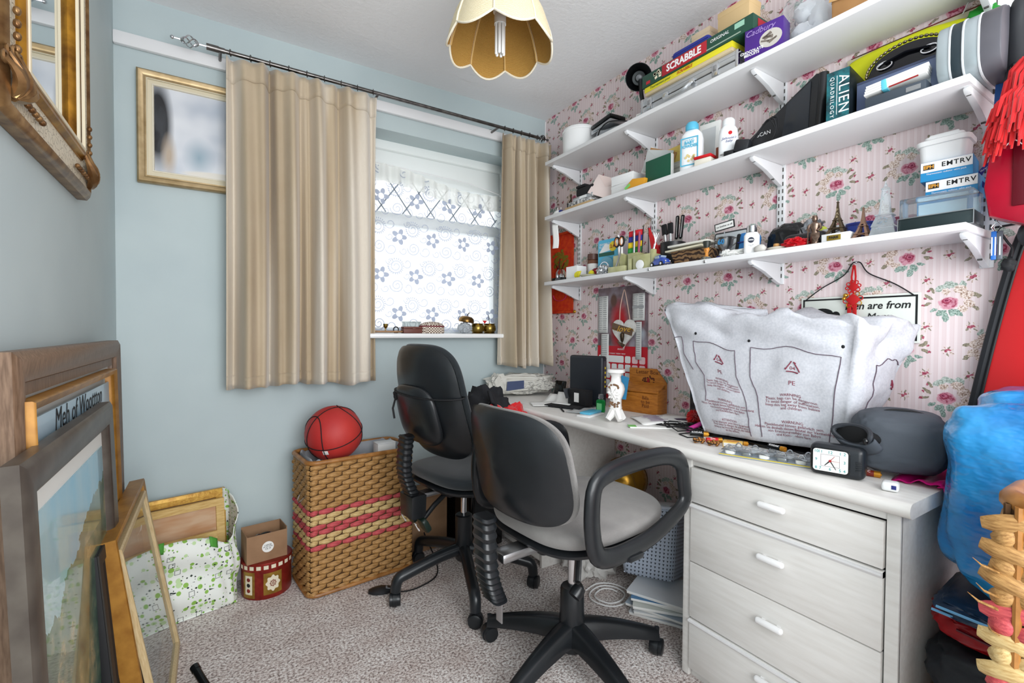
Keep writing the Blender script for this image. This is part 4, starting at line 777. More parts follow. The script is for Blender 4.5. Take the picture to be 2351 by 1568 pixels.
# ---------------------------------------------------------------- big wrapped screen
foam = mat('foam_sheet', '#cccdd3', .5, var=(160, '#bfc1c8', 2), bump=(260, .25, .0015)); q = NT(foam); q.b.inputs['Subsurface Weight'].default_value = .0
tv = thing('monitor', 'black flat monitor on stand under the white foam bag', 'monitor', (0, 0, 0))
G().box((1.602, .90, .93), (.022, .60, .36), .006).out('screen_case', blackgloss, tv); G().box((1.525, .86, TZ+.0065), (.15, .34, .012), .004).out('stand_base', blackgloss, tv); G().box((1.58, .90, .76), (.03, .10, .08), .004).out('stand_neck', blackgloss, tv)
fb = thing('foam_bag', 'crumpled white foam protective bag with printed warnings over monitor', 'foam bag', (0, 0, 0))
C0 = [V((1.435, 1.030, .738)), V((1.470, .600, .752)), V((1.630, .628, .765)), V((1.625, 1.04, .80))]
C1 = [V((1.435, 1.205, 1.175)), V((1.462, .562, 1.108)), V((1.690, .508, 1.110)), V((1.66, 1.215, 1.17))]
def wr_(p, k=1): return NZ.fractal(p*7.0, .7, 2.1, 4)*.011*k+.008*NZ.noise(V((p.y*3, p.z*9, 2.2)))*k
def face(i, u, v):
    a = C0[i].lerp(C0[(i+1) % 4], u); b = C1[i].lerp(C1[(i+1) % 4], u); p = a.lerp(b, v); e0 = C0[(i+1) % 4]-C0[i]
    n = V((e0.y, -e0.x, 0)).normalized()*-1; n = n if n.dot(V((p.x-1.55, p.y-.85, 0))) > 0 else -n
    edge = min(1, min(u, 1-u)*9)**.5
    bulge = .012*sin(pi*u)+.018*math.exp(-((v-.83)/.07)**2)*sin(u*9+1)-.012*(v < .12)*(.12-v)/.12
    return p+n*((bulge+wr_(p))*edge-.012*(1-edge)*1.0)+V((0, 0, (.012*sin(u*11+i*2)+.006*sin(u*29+i))*v))
def ringf(v, nu=28): return [face(i, u/nu, v) for i in range(4) for u in range(nu)]
rs_ = [ringf(j/30) for j in range(31)]; cen = sum(rs_[-1], V())/len(rs_[-1])
for k, (s_, dz) in enumerate(((.9, .008), (.7, .004), (.45, -.012), (.2, -.02), (.03, -.022))): rs_.append([cen.lerp(p, s_)+V((0, 0, (p.z-cen.z)*(1-s_)*.8+dz+.02*NZ.noise(p*14+V((k, 0, 0))))) for p in rs_[30]])
g = G(); g.rings(rs_, caps=False); g.out('foam_sheet', foam, fb, 180, solid=.003)
def on_face(o, i, u0, v0, sc_u, sc_v, skew=0):
    for vtx in o.data.vertices:
        u = u0+vtx.co.x*sc_u; v = v0+vtx.co.y*sc_v+skew*vtx.co.x; p = face(i, min(max(u, .002), .998), min(max(v, 0), 1)); e = face(i, min(u+.01, 1), v)-face(i, max(u-.01, 0), v); n = V((-abs(e.y), e.x*(1 if e.y < 0 else -1), 0)).normalized()
        if i == 1: n = V((.0, -1, 0))
        vtx.co = p+n*.0032
def ftext(s_, size, u, v, m, i=0, skew=0, sx=1.0):
    o = txt(s_, size, m, fb, (0, 0, 0), (0, 0, 0), ext=0, name='print'); bm = bmesh.new(); bm.from_mesh(o.data); bmesh.ops.subdivide_edges(bm, edges=[e for e in bm.edges if e.calc_length() > .006], cuts=1); bm.to_mesh(o.data); bm.free(); on_face(o, i, u, v, 1.85*sx, 2.35, skew); return o
def fline(pts, m, i=0, w=.0011, dash=False):
    P_ = [face(i, u, v)+V((-.0036, 0, 0) if i == 0 else (0, -.0036, 0)) for u, v in pts]
    G().tube(P_, w, 5).out('printed_line', m, fb)
def lerp_pts(a, b, n=12): return [(a[0]+(b[0]-a[0])*k/n, a[1]+(b[1]-a[1])*k/n) for k in range(n+1)]
pl = mat('print_line_grey', '#5c4a58', .7)
fline(lerp_pts((.14, .72), (.42, .72))+lerp_pts((.42, .72), (.40, .5))[1:]+lerp_pts((.40, .5), (.43, .3))[1:]+lerp_pts((.43, .3), (.42, .03))[1:], pl); fline(lerp_pts((.14, .72), (.13, .55))+lerp_pts((.13, .55), (.17, .45))[1:]+lerp_pts((.17, .45), (.13, .25))[1:], pl)
fline(lerp_pts((.51, .74), (.93, .74))+lerp_pts((.93, .74), (.90, .04))[1:], pl); fline(lerp_pts((.51, .74), (.48, .5))+lerp_pts((.48, .5), (.51, .35))[1:]+lerp_pts((.51, .35), (.50, .04))[1:], pl); fline(lerp_pts((.005, .74), (.06, .735))+lerp_pts((.06, .735), (.05, .6))[1:]+lerp_pts((.05, .6), (.09, .48))[1:], pl)
def recyc(u, v, s_, i=0):
    for k in range(3):
        a = RAD(90+120*k); b = RAD(90+120*(k+1)); A = (u+s_*cos(a)*.62, v+s_*sin(a)*.78); B = (u+s_*cos(b)*.62, v+s_*sin(b)*.78); L_ = lerp_pts((A[0]+(B[0]-A[0])*.12, A[1]+(B[1]-A[1])*.12), (A[0]+(B[0]-A[0])*.85, A[1]+(B[1]-A[1])*.85), 6); fline(L_, inkr, i, .0016)
        e = L_[-1]; d = (A[0]-B[0], A[1]-B[1]); fline([(e[0]+d[0]*.12-d[1]*.06, e[1]+d[1]*.12+d[0]*.06), e], inkr, i, .0014)
    ftext('04', .015, u, v-s_*.05, inkr, i)
recyc(.30, .60, .062); ftext('PE', .017, .29, .50, inkr); recyc(.72, .585, .075); ftext('PE', .019, .715, .47, inkr)
ftext('WARNING\nPlastic bags can be dangerous.\nTo avoid danger of suffocation,\nkeep this bag away from babies\nand children.', .0098, .29, .40, inkr); ftext('WARNUNG\nPlastikbeutel können gefährlich sein.\nHalten Sie deshalb diesen Beutel zur Vermeidung\nvon Erstickungsgefahr von Babys\nund Kleinkindern fern.', .0105, .28, .235, inkr); ftext('ATTENTION\nCe sac plastique peut être dangereux.\nPour éviter le danger de suffocation,\ntenez ce sac hors de portée des bébés\net des enfants.', .0100, .28, .085, inkr)
ftext('WARNING\nPlastic bags can be dangerous.\nTo avoid danger of suffocation,\nkeep this bag away from babies\nand children.', .0125, .70, .33, inkr); ftext('WARNUNG\nPlastikbeutel können gefährlich sein.\nHalten Sie deshalb diesen Beutel zur Vermeidung\nvon Erstickungsgefahr von Babys\nund Kleinkindern fern.', .0125, .70, .125, inkr)
fline(lerp_pts((.28, .70), (.80, .70)), pl, 1); fline(lerp_pts((.28, .70), (.25, .1)), pl, 1); recyc(.75, .52, .07, 1)
for u, v in ((.185, .79), (.50, .79), (.93, .82)):
    p = face(0, u, v); G().ell((p.x-.003, p.y, p.z), (.0015, .005, .005), 10).out('vent_hole', ink, fb)
# ---------------------------------------------------------------- on the worktop, window end
npm = mat('newsprint_wrap', '#c9c7c0', .75); q = NT(npm); cc = q.coord(); tx = q.noise(q.map(cc, sc=(1, 1, 5)), 60, 2); msk = q.math('GREATER_THAN', q.noise(cc, 9, 1), .55); q.l(q.mix(q.math('MULTIPLY', q.math('GREATER_THAN', tx, .56), msk), lin('#d2d0c8'), lin('#8b8a86')), q.b.inputs['Base Color']); q.bump(q.noise(cc, 22, 3), .5, .01)
nb = thing('newspaper_parcel', 'newspaper wrapped parcel lying at window end of worktop', 'parcel', (1.47, 2.225, TZ+.012), -16)
G().lump((0, 0, .055), (.19, .07, .055), .22, 2.4, 2, 4, .75).lump((-.14, -.02, .05), (.05, .05, .06), .4, 2.4, 6, 3, .8).out('wrapping', npm, nb, 35); G().prism([(-.05, 0), (.05, .01), (.05, .055), (-.045, .05)], -.001, 0).xf(MX.Translation((-.055, -.075, .025)) @ MX.Rotation(.0, 4, 'X')).out('printed_panel', mat('navy_print', '#3f4a6b', .7), nb)
pc = thing('phone_cradle', 'small black display phone cradle beside newspaper parcel', 'phone cradle', (1.60, 2.045, TZ), -80); G().box((0, 0, .012), (.07, .06, .022), .005).out('base', black, pc); G().box((0, .012, .055), (.075, .012, .075), .006, (-.25, 0, 0)).out('screen', blackgloss, pc); G().box((0, -.028, .018), (.05, .006, .004), .001).out('keys', mat('key_grey', '#b9b6b2', .5), pc)
rt_ = thing('router', 'tall matt black router box standing upright on worktop', 'router', (1.560, 1.765, TZ), -78); G().box((0, 0, .122), (.20, .042, .244), .012, seg=3).out('case', mat('router_black', '#20242b', .45), rt_); G().box((.101, 0, .14), (.002, .022, .16), .0005).out('light_strip', mat('strip_grey', '#3d3b40', .4), rt_)
for k in range(5): G().box((.1025, 0, .10+k*.022), (.001, .006, .010)).out('indicator', yellow, rt_)
G().box((0, 0, .004), (.12, .08, .008), .003).out('foot', black, rt_)
for i, (x, y, rz, lb) in enumerate(((1.43, 1.90, 15, 'curled white letter lying on worktop left of router'), (1.38, 1.86, -25, 'lowest printed sheet lying flat at worktop edge'), (1.47, 1.82, 40, 'folded white letter leaning up against small black box'))):
    pg = thing('letter_sheet', lb, 'paper', (x, y, TZ+.0015+.004*i), rz, group='letters on the worktop'); G().grid(lambda u, v: ((u-.5)*.15, (v-.5)*.11, (.022*(u-.35)**2*(i != 1)*4 if u > .35 else 0)+.004*i*(v)), 10, 6).out('sheet', paper, pg, 180, solid=.0006)
    if i == 1:
        g = G()
        for k in range(6): g.box((-.02, -.04+k*.014, .0006), (.08*rnd.uniform(.6, 1), .004, .0002))
        g.out('print', ink, pg)
sb_ = thing('small_box', 'small black open topped carton with white label before router', 'box', (1.487, 1.735, TZ+.012), -84); G().box((0, 0, .036), (.115, .05, .072), .002).out('carton', blackmat, sb_); G().box((.0, -.0255, .036), (.030, .001, .044)).out('label', paper, sb_); G().box((-.06, -.02, .05), (.004, .05, .05), .001, (0, -.4, 0)).out('flap', mat('flap_grey', '#3a3c40', .5), sb_)
bx_ = thing('folder', 'thin black folder lying flat beneath the small black carton', 'folder', (1.435, 1.765, TZ), -70); G().box((0, 0, .006), (.19, .12, .011), .003).out('cover', blackmat, bx_); G().box((0, .004, .006), (.18, .115, .007)).out('pages', paper, bx_)
gbt = thing('hand_gel', 'little green gel bottle with clear cap on worktop', 'bottle', (1.452, 1.555, TZ), -80); G().prism([(x, z) for x, z in rrect(.038, .062, .012, 4, 0, .031)], -.010, .010, .003).out('bottle', mat('gel_green', '#1f9a4a', .12, trans=.35, ior=1.3), gbt); G().lathe([(.010, .062), (.010, .066), (.012, .068), (.010, .084), (.0, .085)], 14).out('cap', clear, gbt); G().box((0, -.0106, .03), (.026, .0006, .03)).out('label', mat('label_green', '#7fd08e', .4), gbt)
for x, y, c, lb in ((1.50, 1.50, '#5d2a38', 'tiny dark red bottle standing behind white ceramic vase'), (1.47, 1.468, '#cdbfae', 'tiny pale tub standing behind white ceramic vase')):
    b_ = thing('small_bottle', lb, 'bottle', (x, y, TZ), group='small bottles by the vase'); G().lathe([(.014, 0), (.015, .003), (.015, .04), (.008, .05), (.008, .056)], 14).out('bottle', mat('tiny_'+c[1:], c, .3), b_); G().lathe([(.009, .056), (.009, .068), (0, .068)], 12).out('cap', blackgloss, b_)
cp = thing('clear_packet', 'flat clear plastic packet lying on worktop near green bottle', 'packet', (1.42, 1.64, TZ+.001), 25); G().grid(lambda u, v: ((u-.5)*.17, (v-.5)*.085, .004+.002*sin(u*14)*sin(v*7)), 14, 8).out('film', mat('milky_film', '#e3e6e6', .2, trans=.4, ior=1.1), cp, 180, solid=.001)
tp = thing('touch_phone', 'white phone with blue cased packet on it before vase', 'phone', (1.375, 1.535, TZ), 18); G().box((0, 0, .004), (.13, .062, .008), .003).out('body', white, tp); G().box((.012, .006, .013), (.105, .05, .010), .004).out('blue_case', mat('cyan_case', '#5fb6d6', .35), tp)
pen = thing('pen', 'thin dark pen lying on worktop behind white phone', 'pen', (1.35, 1.70, TZ+.004), 60); G().cyl((-.05, 0, 0), (.045, 0, 0), .0035, n=10).cyl((.045, 0, 0), (.055, 0, 0), .0035, .001, 10).out('barrel', blackmat, pen)
# ceramic vase with rose
vs = thing('ceramic_vase', 'white ceramic candle vase with rose relief and splayed feet', 'vase', (1.372, 1.382, TZ+.006), -60); cer = mat('ceramic_white', '#f1efec', .12, coat=.5); brd = mat('brown_decor', '#7a5a40', .5)
def sq(prof, n=24, e=3.2):
    g = G(); g.rings([[V((math.copysign(abs(cos(a))**(2/e), cos(a))*r, math.copysign(abs(sin(a))**(2/e), sin(a))*r, z)) for a in [2*pi*i/n for i in range(n)]] for r, z in prof]); return g
sq([(.018, .032), (.024, .05), (.022, .06), (.022, .085), (.030, .105), (.034, .125), (.030, .142), (.020, .155), (.018, .175), (.026, .188), (.034, .192), (.034, .204), (.028, .206), (.012, .203)]).out('body', cer, vs)
for k in range(4): a = pi/4+k*pi/2; G().tube([(.012*cos(a), .012*sin(a), .036), (.020*cos(a), .020*sin(a), .024), (.036*cos(a), .036*sin(a), .004)], [.018, .016, .012], 8).out('foot', cer, vs)
g = G(); g.ell((0, -.034, .108), (.010, .006, .010), 12)
for k in range(3):
    for j in range(5+k): a = j*2*pi/(5+k)+k; r = .007+.006*k; g.ell((r*cos(a), -.036+.0015*k, .108+r*sin(a)), (.007+.001*k, .003, .005), 8, (0, -a, 0))
g.out('rose_relief', cer, vs)
g = G()
for k in range(14): a = rnd.uniform(0, 6.28); g.ell((.018*cos(a), -.031, .135+.010*sin(a)), (.005, .003, .004), 6)
g.out('brown_decor', brd, vs); g = G()
for k in range(16): g.ell((rnd.uniform(-.02, .02), -.023, .062+rnd.uniform(-.008, .012)), (.005, .003, .004), 6)
g.out('brown_decor', brd, vs)
# letter box
lt = thing('letter_box', 'orange wooden letter box with crest print against the wallpaper', 'letter box', (1.655, 1.487, TZ), -80); lw = mat('letter_wood', '#b8742a', .45, var=(30, '#9c5c1c', 3, (1, 1, 6)))
G().prism([(-.095, 0), (.095, 0), (.095, .135), (.045, .195), (-.095, .195)], .02, .03, .002).out('back_board', lw, lt); G().box((0, -.045, .045), (.19, .008, .09), .002).out('front_board', lw, lt)
for s_ in (-1, 1): G().box((s_*.091, -.012, .055), (.008, .066, .11), .002).out('side_board', lw, lt)
G().box((0, -.016, .112), (.19, .07, .008), .002, (.55, 0, 0)).out('sloped_lid', lw, lt); G().box((0, -.012, .004), (.18, .06, .008)).out('floor_board', lw, lt)
br = mat('burnt_print', '#5a2a12', .6); txt('Letter Box', .026, br, lt, (.0, .0185, .178)); txt('Bills\nto be\nPaid', .021, br, lt, (.035, -.0498, .052)); g = G()
for k in range(40): a = rnd.uniform(0, 6.28); r = rnd.uniform(0, 1)**.5; g.ell((.01+.032*r*cos(a), .0185, .138+.026*r*sin(a)), (.005, .0006, .004), 6)
g.out('crest_print', br, lt); G().prism([(.0, .13), (.012, .135), (.01, .155), (.002, .15)], .0176, .018).out('crest_red', mat('crest_red', '#8e1c1c', .6), lt)
pcd = thing('blue_card', 'blue and white card propped against letter box behind vase', 'card', (1.572, 1.555, TZ+.055), -80); G().prism([(-.05, 0), (.03, 0), (.045, .10), (-.02, .115), (-.06, .06)], 0, .001).out('card_sheet', mat('card_blue', '#3f93c4', .45), pcd); txt('8', .03, inkw, pcd, (.005, -.0006, .06))
# ---------------------------------------------------------------- desk middle
mg = thing('magazine', 'open pale magazine lying on worktop beside wrapped monitor', 'magazine', (1.535, 1.265, TZ+.001), -30); G().grid(lambda u, v: ((u-.5)*.24, (v-.5)*.17, .004+.010*abs(sin(u*pi))*.8+.004*sin(v*3)), 16, 6).out('pages', paper, mg, 180, solid=.003)
g = G(); 
for k in range(9): g.box((-.05+rnd.uniform(-.01, .01), -.06+k*.014, .0175), (.08*rnd.uniform(.6, 1), .006, .0004), 0, (0, 0, 0))
g.out('print', mat('mauve_print', '#8e7a92', .7), mg); G().box((.06, -.03, .0175), (.07, .03, .0004)).out('headline', mat('plum_print', '#4b3a55', .7), mg)
gr = thing('green_folder', 'slim green edged paper wallet lying at worktop front', 'folder', (1.405, 1.225, TZ), -38); G().box((0, 0, .003), (.17, .06, .005), .001).out('wallet', paper, gr); G().box((-.075, -.01, .0062), (.03, .035, .001)).out('green_edge', mat('lime', '#7cc46a', .5), gr)
cbl = thing('cable_tangle', 'tangled thin black charging cable on worktop by monitor', 'cable', (1.475, 1.135, TZ)); pts = []
for k in range(60): a = k*.62; r = .03+.03*sin(k*.37)+.012*sin(k*1.7); pts.append((r*cos(a)*1.1, r*sin(a)*1.6+.02*sin(k*.21), .006+.012*abs(sin(k*.9))))
G().tube(pts+[(-.03, -.06, .004), (-.09, -.05, .003), (-.11, -.10, .003), (-.06, -.125, .003), (-.03, -.09, .006)], .0022, 5).out('cord', blackmat, cbl); G().box((.02, -.03, .022), (.05, .03, .018), .004).out('plug', blackgloss, cbl)
ff = thing('fluffy_toy', 'red fluffy novelty keyring tucked under the foam bag edge', 'toy', (1.55, 1.14, TZ+.006)); g = G()
for k in range(160):
    d = V((rnd.gauss(0, 1), rnd.gauss(0, 1), rnd.gauss(0, 1))).normalized(); c_ = V((0, 0, .033)); g.tube([c_+d*.012, c_+d*.026, c_+d*.035+V((0, 0, -.004))], [.0035, .0028, .001], 4)
g.out('fur', redcloth, ff, 60)
hl = thing('highlighter_pen', 'pink highlighter pen leaning beside red fluffy keyring', 'pen', (1.475, 1.088, TZ+.013), rot=(0, -.5, -.9)); G().cyl((-.03, 0, .006), (.04, 0, .006), .008, n=12).cyl((.04, 0, .006), (.052, 0, .006), .006, n=12).out('barrel', mat('hot_pink', '#d6339a', .4), hl)
def battery(label, x, y, rz, m1, body='KODAK', L=.05, r=.0072, mirror=False):
    b_ = thing('battery', label, 'battery', (x, y, TZ+r), rz, group='loose batteries on the worktop'); G().cyl((-L/2, 0, 0), (L*.24, 0, 0), r, n=14).out('body', m1, b_); G().cyl((L*.24, 0, 0), (L/2, 0, 0), r*1.01, n=14).cyl((L/2, 0, 0), (L/2+.002, 0, 0), r*.4, n=10).out('gold_end', mat('battery_gold', '#c98a2a', .3, .6), b_)
    txt(body, r*1.15, inkw, b_, (-L*.12, -r*.72, r*.72), (pi/4, 0, 0)); return b_
battery('black battery lying next to the pink highlighter pen', 1.427, 1.035, -50, blackgloss, L=.06, r=.0085); battery('red battery near the beaded hair ties', 1.388, .950, -35, red, 'Zinc', r=.008); battery('black battery behind the yellow matchbox', 1.425, .885, -62, blackgloss, 'Evopower'); battery('battery on top of the padlock pack', 1.368, .735, -95, blackgloss); battery('gold ended battery poking out beyond the alarm clock', 1.398, .522, -75, mat('battery_red', '#7d2418', .4), 'ZINC', r=.008)
bpos = bpy.data.objects['battery.003']; bpos.location.z = TZ+.031
for lb, x, y in (('beaded gold hair tie lying nearest the desk front', 1.340, .972), ('beaded gold hair tie beside yellow matchbox', 1.348, .925)):
    h_ = thing('hair_tie', lb, 'hair tie', (x, y, TZ+.0085), group='beaded hair ties'); g = G()
    for k in range(11): a = k*2*pi/11; g.ell((.014*cos(a), .014*sin(a), .003*sin(k*2.1)), (.0055,)*3, 8)
    g.out('beads', mat('bead_gold', '#a3703c', .25, .7), h_); G().tube([(.02*cos(a), .016*sin(a), 0) for a in [2*pi*i/18 for i in range(18)]], .0018, 5, loop=True).out('elastic', blackmat, h_)
mb_ = thing('matchbox', 'small yellow matchbox lying flat before the foam bag', 'matchbox', (1.388, .884, TZ), -62); G().box((0, 0, .0085), (.055, .038, .017), .001).out('sleeve', mat('match_yellow', '#e3b95a', .6), mb_); G().box((0, -.0195, .0085), (.05, .001, .011)).out('strike_strip', paper, mb_); G().box((.0, .0, .0172), (.035, .02, .0006)).out('cover_print', mat('match_print', '#c98a3a', .6), mb_)
bl = thing('padlock_pack', 'clear blister pack of small padlocks lying behind alarm clock', 'blister pack', (1.345, .752, TZ+.0008), -70)
G().box((0, 0, .0015), (.235, .10, .003), .0008).out('backing_card', mat('pack_card', '#9aa4ac', .5), bl); G().box((0, -.046, .0034), (.235, .008, .0008)).out('yellow_edge', yellow, bl)
for r_ in range(2):
    for c_ in range(5):
        x = -.092+c_*.045+r_*.012; y = -.022+r_*.045; p_ = G().prism(rrect(.026, .022, .005), 0, .010, .002).xf(MX.Translation((x, y, .003)) @ MX.Rotation(pi/2, 4, 'X')).out('padlock', white if (c_+r_) % 2 == 0 else mat('grey_lock', '#9aa0a6', .3, .6), bl)
        G().tube([(x+.009*cos(a), y+.008, .009+.016*sin(a)) for a in [pi*i/10 for i in range(11)]], .0018, 6).out('shackle', chrome, p_)
G().grid(lambda u, v: ((u-.5)*.225, (v-.5)*.088, .016+.004*sin(u*31)*sin(v*12)), 40, 10).out('blister', clear, bl, 180, solid=.0008)
# alarm clock
ac = thing('alarm_clock', 'black rectangular bedside alarm clock with white face on worktop', 'clock', (1.318, .560, TZ), -76)
G().box((0, .018, .040), (.116, .05, .078), .014, seg=4).out('case', mat('clock_black', '#1d2126', .35), ac); G().prism(rrect(.082, .062, .010, 4, -.012, .040), -.0085, -.006, .001).out('bezel', blackgloss, ac); G().prism(rrect(.074, .055, .007, 4, -.012, .040), -.0095, -.008).out('dial', paper, ac)
for k in range(12):
    a = pi/2-2*pi*(k+1)/12; x = max(-.030, min(.030, .042*cos(a))); z = max(-.021, min(.021, .042*sin(a))); txt(str(k+1), .0105, mat('teal_ink', '#2a9a9a', .5), ac, (-.012+x, -.0099, .040+z))
G().frame(.040, .030, [(0, .0096), (0, .0099), (.0006, .0099), (.0006, .0096)], x0=-.032, z0=.025).out('chapter_line', pl, ac)
for a, L, w, m in ((-58, .024, .0022, ink), (228, .017, .003, ink), (52, .016, .0012, mat('hand_red', '#a82020', .5)), (0, .02, .0008, mat('hand_red'))): G().prism([(0, -w/2), (L, -w/4), (L, w/4), (0, w/2)], -.0108, -.0102, M=MX.Translation((-.012, 0, .040)) @ MX.Rotation(RAD(-a), 4, 'Y')).out('clock_hand', m, ac)
G().prism(circ(.003, 12), -.0113, -.0105).xf(MX.Translation((-.012, 0, .040))).out('hub', mat('hand_red'), ac)
for k in range(5): G().box((.046, -.008, .026+k*.005), (.012, .002, .0022), .0006).out('snooze_ridge', black, ac)
fo = thing('key_fob', 'small white rounded fob lying at worktop right front corner', 'fob', (1.312, .446, TZ), -75); G().box((0, 0, .011), (.032, .034, .020), .006, seg=3).out('body', white, fo); G().box((.007, -.0172, .012), (.009, .001, .009), .0003).out('button', navy, fo)
# grey neoprene pouch and pink bag
pk = thing('pink_bag', 'crumpled magenta plastic bag on worktop end under grey pouch', 'plastic bag', (0, 0, 0)); pkm = mat('magenta_film', '#d61f7e', .2, trans=.25, ior=1.1, sss=.0)
G().grid(lambda u, v: (1.40+.30*u, .388+.10*v-.012+.004*sin(u*14), TZ+.008+.006*sin(u*9+v*5)+.004*sin(v*17)), 24, 14).out('flat_film', pkm, pk, 180, solid=.002)
G().grid(lambda u, v: (1.385+.28*u, .372-.008*sin(v*3)+.004*sin(u*17+v*4), TZ+.012-.075*v*(.5+.5*abs(sin(u*4+1.2)))), 24, 10).out('hanging_edge', pkm, pk, 180, solid=.002); G().grid(lambda u, v: (1.40+.27*u, .372+.016*v, TZ+.012-.004*v), 20, 4).out('fold', pkm, pk, 180, solid=.002)
gp = thing('neoprene_pouch', 'open charcoal neoprene pouch lying on its side on worktop', 'pouch', (1.462, .492, TZ+.012), -62); neo = mat('neoprene', '#474d55', .75, bump=(350, .2, .001))
G().lump((.01, 0, .078), (.100, .076, .078), .05, 1.4, 71, 5, .62).out('body', neo, gp, 180)
MP = MX.Translation((-.062, -.036, .082)) @ V((-.72, -.62, .30)).to_track_quat('Z', 'Y').to_matrix().to_4x4()
G().lathe([(.046, .015), (.044, .040), (.030, .042), (.0, .042)], 28, M=MP, sc=(1.15, .45)).out('mouth', mat('pouch_inside', '#0c0d0f', .9), gp)
G().tube([MP @ V((.052*cos(a), .022*sin(a), .040+.008*cos(2*a))) for a in [2*pi*i/32 for i in range(32)]], .006, 8, loop=True).out('mouth_binding', mat('neoprene_edge', '#2c3036', .6), gp)
G().grid(lambda u, v: tuple(MP @ V((.058*cos(pi+pi*u), .026*sin(pi+pi*u)-.016*v, .042-.030*v))), 16, 5).out('front_lip', neo, gp, 180, solid=.006)
G().tube(smooth_path([(-.06, -.02, .135), (-.01, -.03, .158), (.05, -.028, .152), (.10, -.01, .12)], 6), .003, 6).out('zip', blackmat, gp); G().ell(tuple(MP @ V((.05, -.012, .055))), (.006, .004, .008), 8).out('zip_pull', blackgloss, gp)
# ---------------------------------------------------------------- under the desk
bxk = thing('black_case', 'black computer case standing under worktop behind rear chair', 'computer case', (1.13, 2.16, 0), 10); G().box((0, 0, .18), (.20, .26, .36), .012, seg=3).out('case', blackgloss, bxk); G().box((0, -.131, .20), (.17, .004, .28), .002).out('front_bezel', blackmat, bxk); G().box((0, -.134, .29), (.14, .003, .03), .001).out('drive_bay', black, bxk)
tb = thing('storage_box', 'tan cardboard storage box beside black case under window', 'box', (.90, 2.25, 0), 4); G().box((0, 0, .13), (.19, .15, .26), .003).out('carton', card, tb); G().box((0, 0, .27), (.195, .155, .02), .002).out('lid', card, tb)
gb2 = thing('gold_football', 'golden panelled football on boxes under the worktop', 'ball', (1.59, 1.54, .41)); gom = mat('ball_gold', '#b9892f', .25, .7); G().ell((0, 0, 0), (.10,)*3, 32).out('ball', gom, gb2, 180)
for k in range(3): M = MX.Rotation(k*pi/3+.2, 4, 'Z') @ MX.Rotation(.9+k*.4, 4, 'X'); G().tube([M @ V((.1005*cos(2*pi*i/40), .1005*sin(2*pi*i/40), 0)) for i in range(40)], .0018, 5, loop=True).out('seam', mat('seam_brown', '#6d4a16', .5), gb2)
sx_ = thing('perforated_tub', 'pale blue perforated plastic tub tipped under worktop beside drawers', 'plastic tub', (1.51, 1.30, .10), rot=(RAD(-14), RAD(-6), RAD(-68)))
mpf2 = mat('perforated_blue', '#b9c4d6', .4); q = NT(mpf2); cc = q.coord(); ox, oy, oz = q.sep(cc); hx = q.wrap(q.math('ADD', ox, oy), .016); hz_ = q.wrap(oz, .014); hole = q.math('MULTIPLY', q.math('LESS_THAN', q.math('ABSOLUTE', hx), q.math('MULTIPLY_ADD', hz_, .5, .0022)), q.math('LESS_THAN', q.math('ABSOLUTE', hz_), .0042)); q.l(q.mix(hole, lin('#bcc7d8'), lin('#3c434e')), q.b.inputs['Base Color'])
def crate(u, v): p = rrect(.20+.07*v, .16+.06*v, .03, 9)[int(round(u*40)) % 40]; return (p[0], p[1], .27*v)
G().grid(crate, 40, 6, closed=True).out('perforated_wall', mpf2, sx_, 60, solid=.003); G().tube([(x, y, .27) for x, y in rrect(.272, .222, .03)], .006, 8, loop=True).out('rim', mat('tub_rim', '#c9d2e0', .4), sx_); G().box((0, 0, .003), (.19, .15, .004)).out('tub_base', mat('tub_rim'), sx_)
G().box((.0, 0, .20), (.20, .15, .16), .01).out('contents', mat('tub_contents', '#dfe3e8', .8), sx_)
for i, (z, c, rz, dx) in enumerate(((0, '#d9dfe6', -60, .0), (.013, '#e8ecef', -52, .01), (.026, '#a9b8c6', -68, -.01), (.039, '#e3e6e2', -50, .0), (.052, '#c9cfa0', -62, .012), (.063, '#4f83b0', -55, .0), (.075, '#e6eaee', -66, -.006))):
    mz = thing('magazine', ('lowest white', 'second', 'grey', 'white', 'yellow green', 'blue', 'topmost pale')[i]+' magazine of the stack under tipped plastic tub', 'magazine', (1.50+dx, 1.20, z), rz, group='magazines under the tub'); G().box((0, 0, .0055), (.28, .20, .010), .002).out('pages', paper, mz); G().box((0, 0, .0112), (.282, .202, .0012)).out('cover', mat('cover_'+c[1:], c, .35), mz)
wpb = thing('white_sack', 'crumpled white plastic sack under worktop behind front chair', 'plastic sack', (1.45, 1.60, 0)); G().lump((0, 0, .12), (.13, .11, .13), .32, 2.2, 12, 5, .85).lump((-.03, -.04, .25), (.06, .05, .07), .4, 2.4, 15, 4).out('sack', mat('milky_plastic', '#dcdad6', .35, trans=.15), wpb, 60)
wcd = thing('white_cable', 'coiled white cable on the carpet beside tipped tub', 'cable', (1.36, 1.40, .004)); G().tube(smooth_path([(.05*cos(k*.7)*(1+.05*k), .04*sin(k*.7)*(1+.06*k), .004+.002*(k % 3)) for k in range(22)], 4), .003, 6).out('cord', white, wcd)
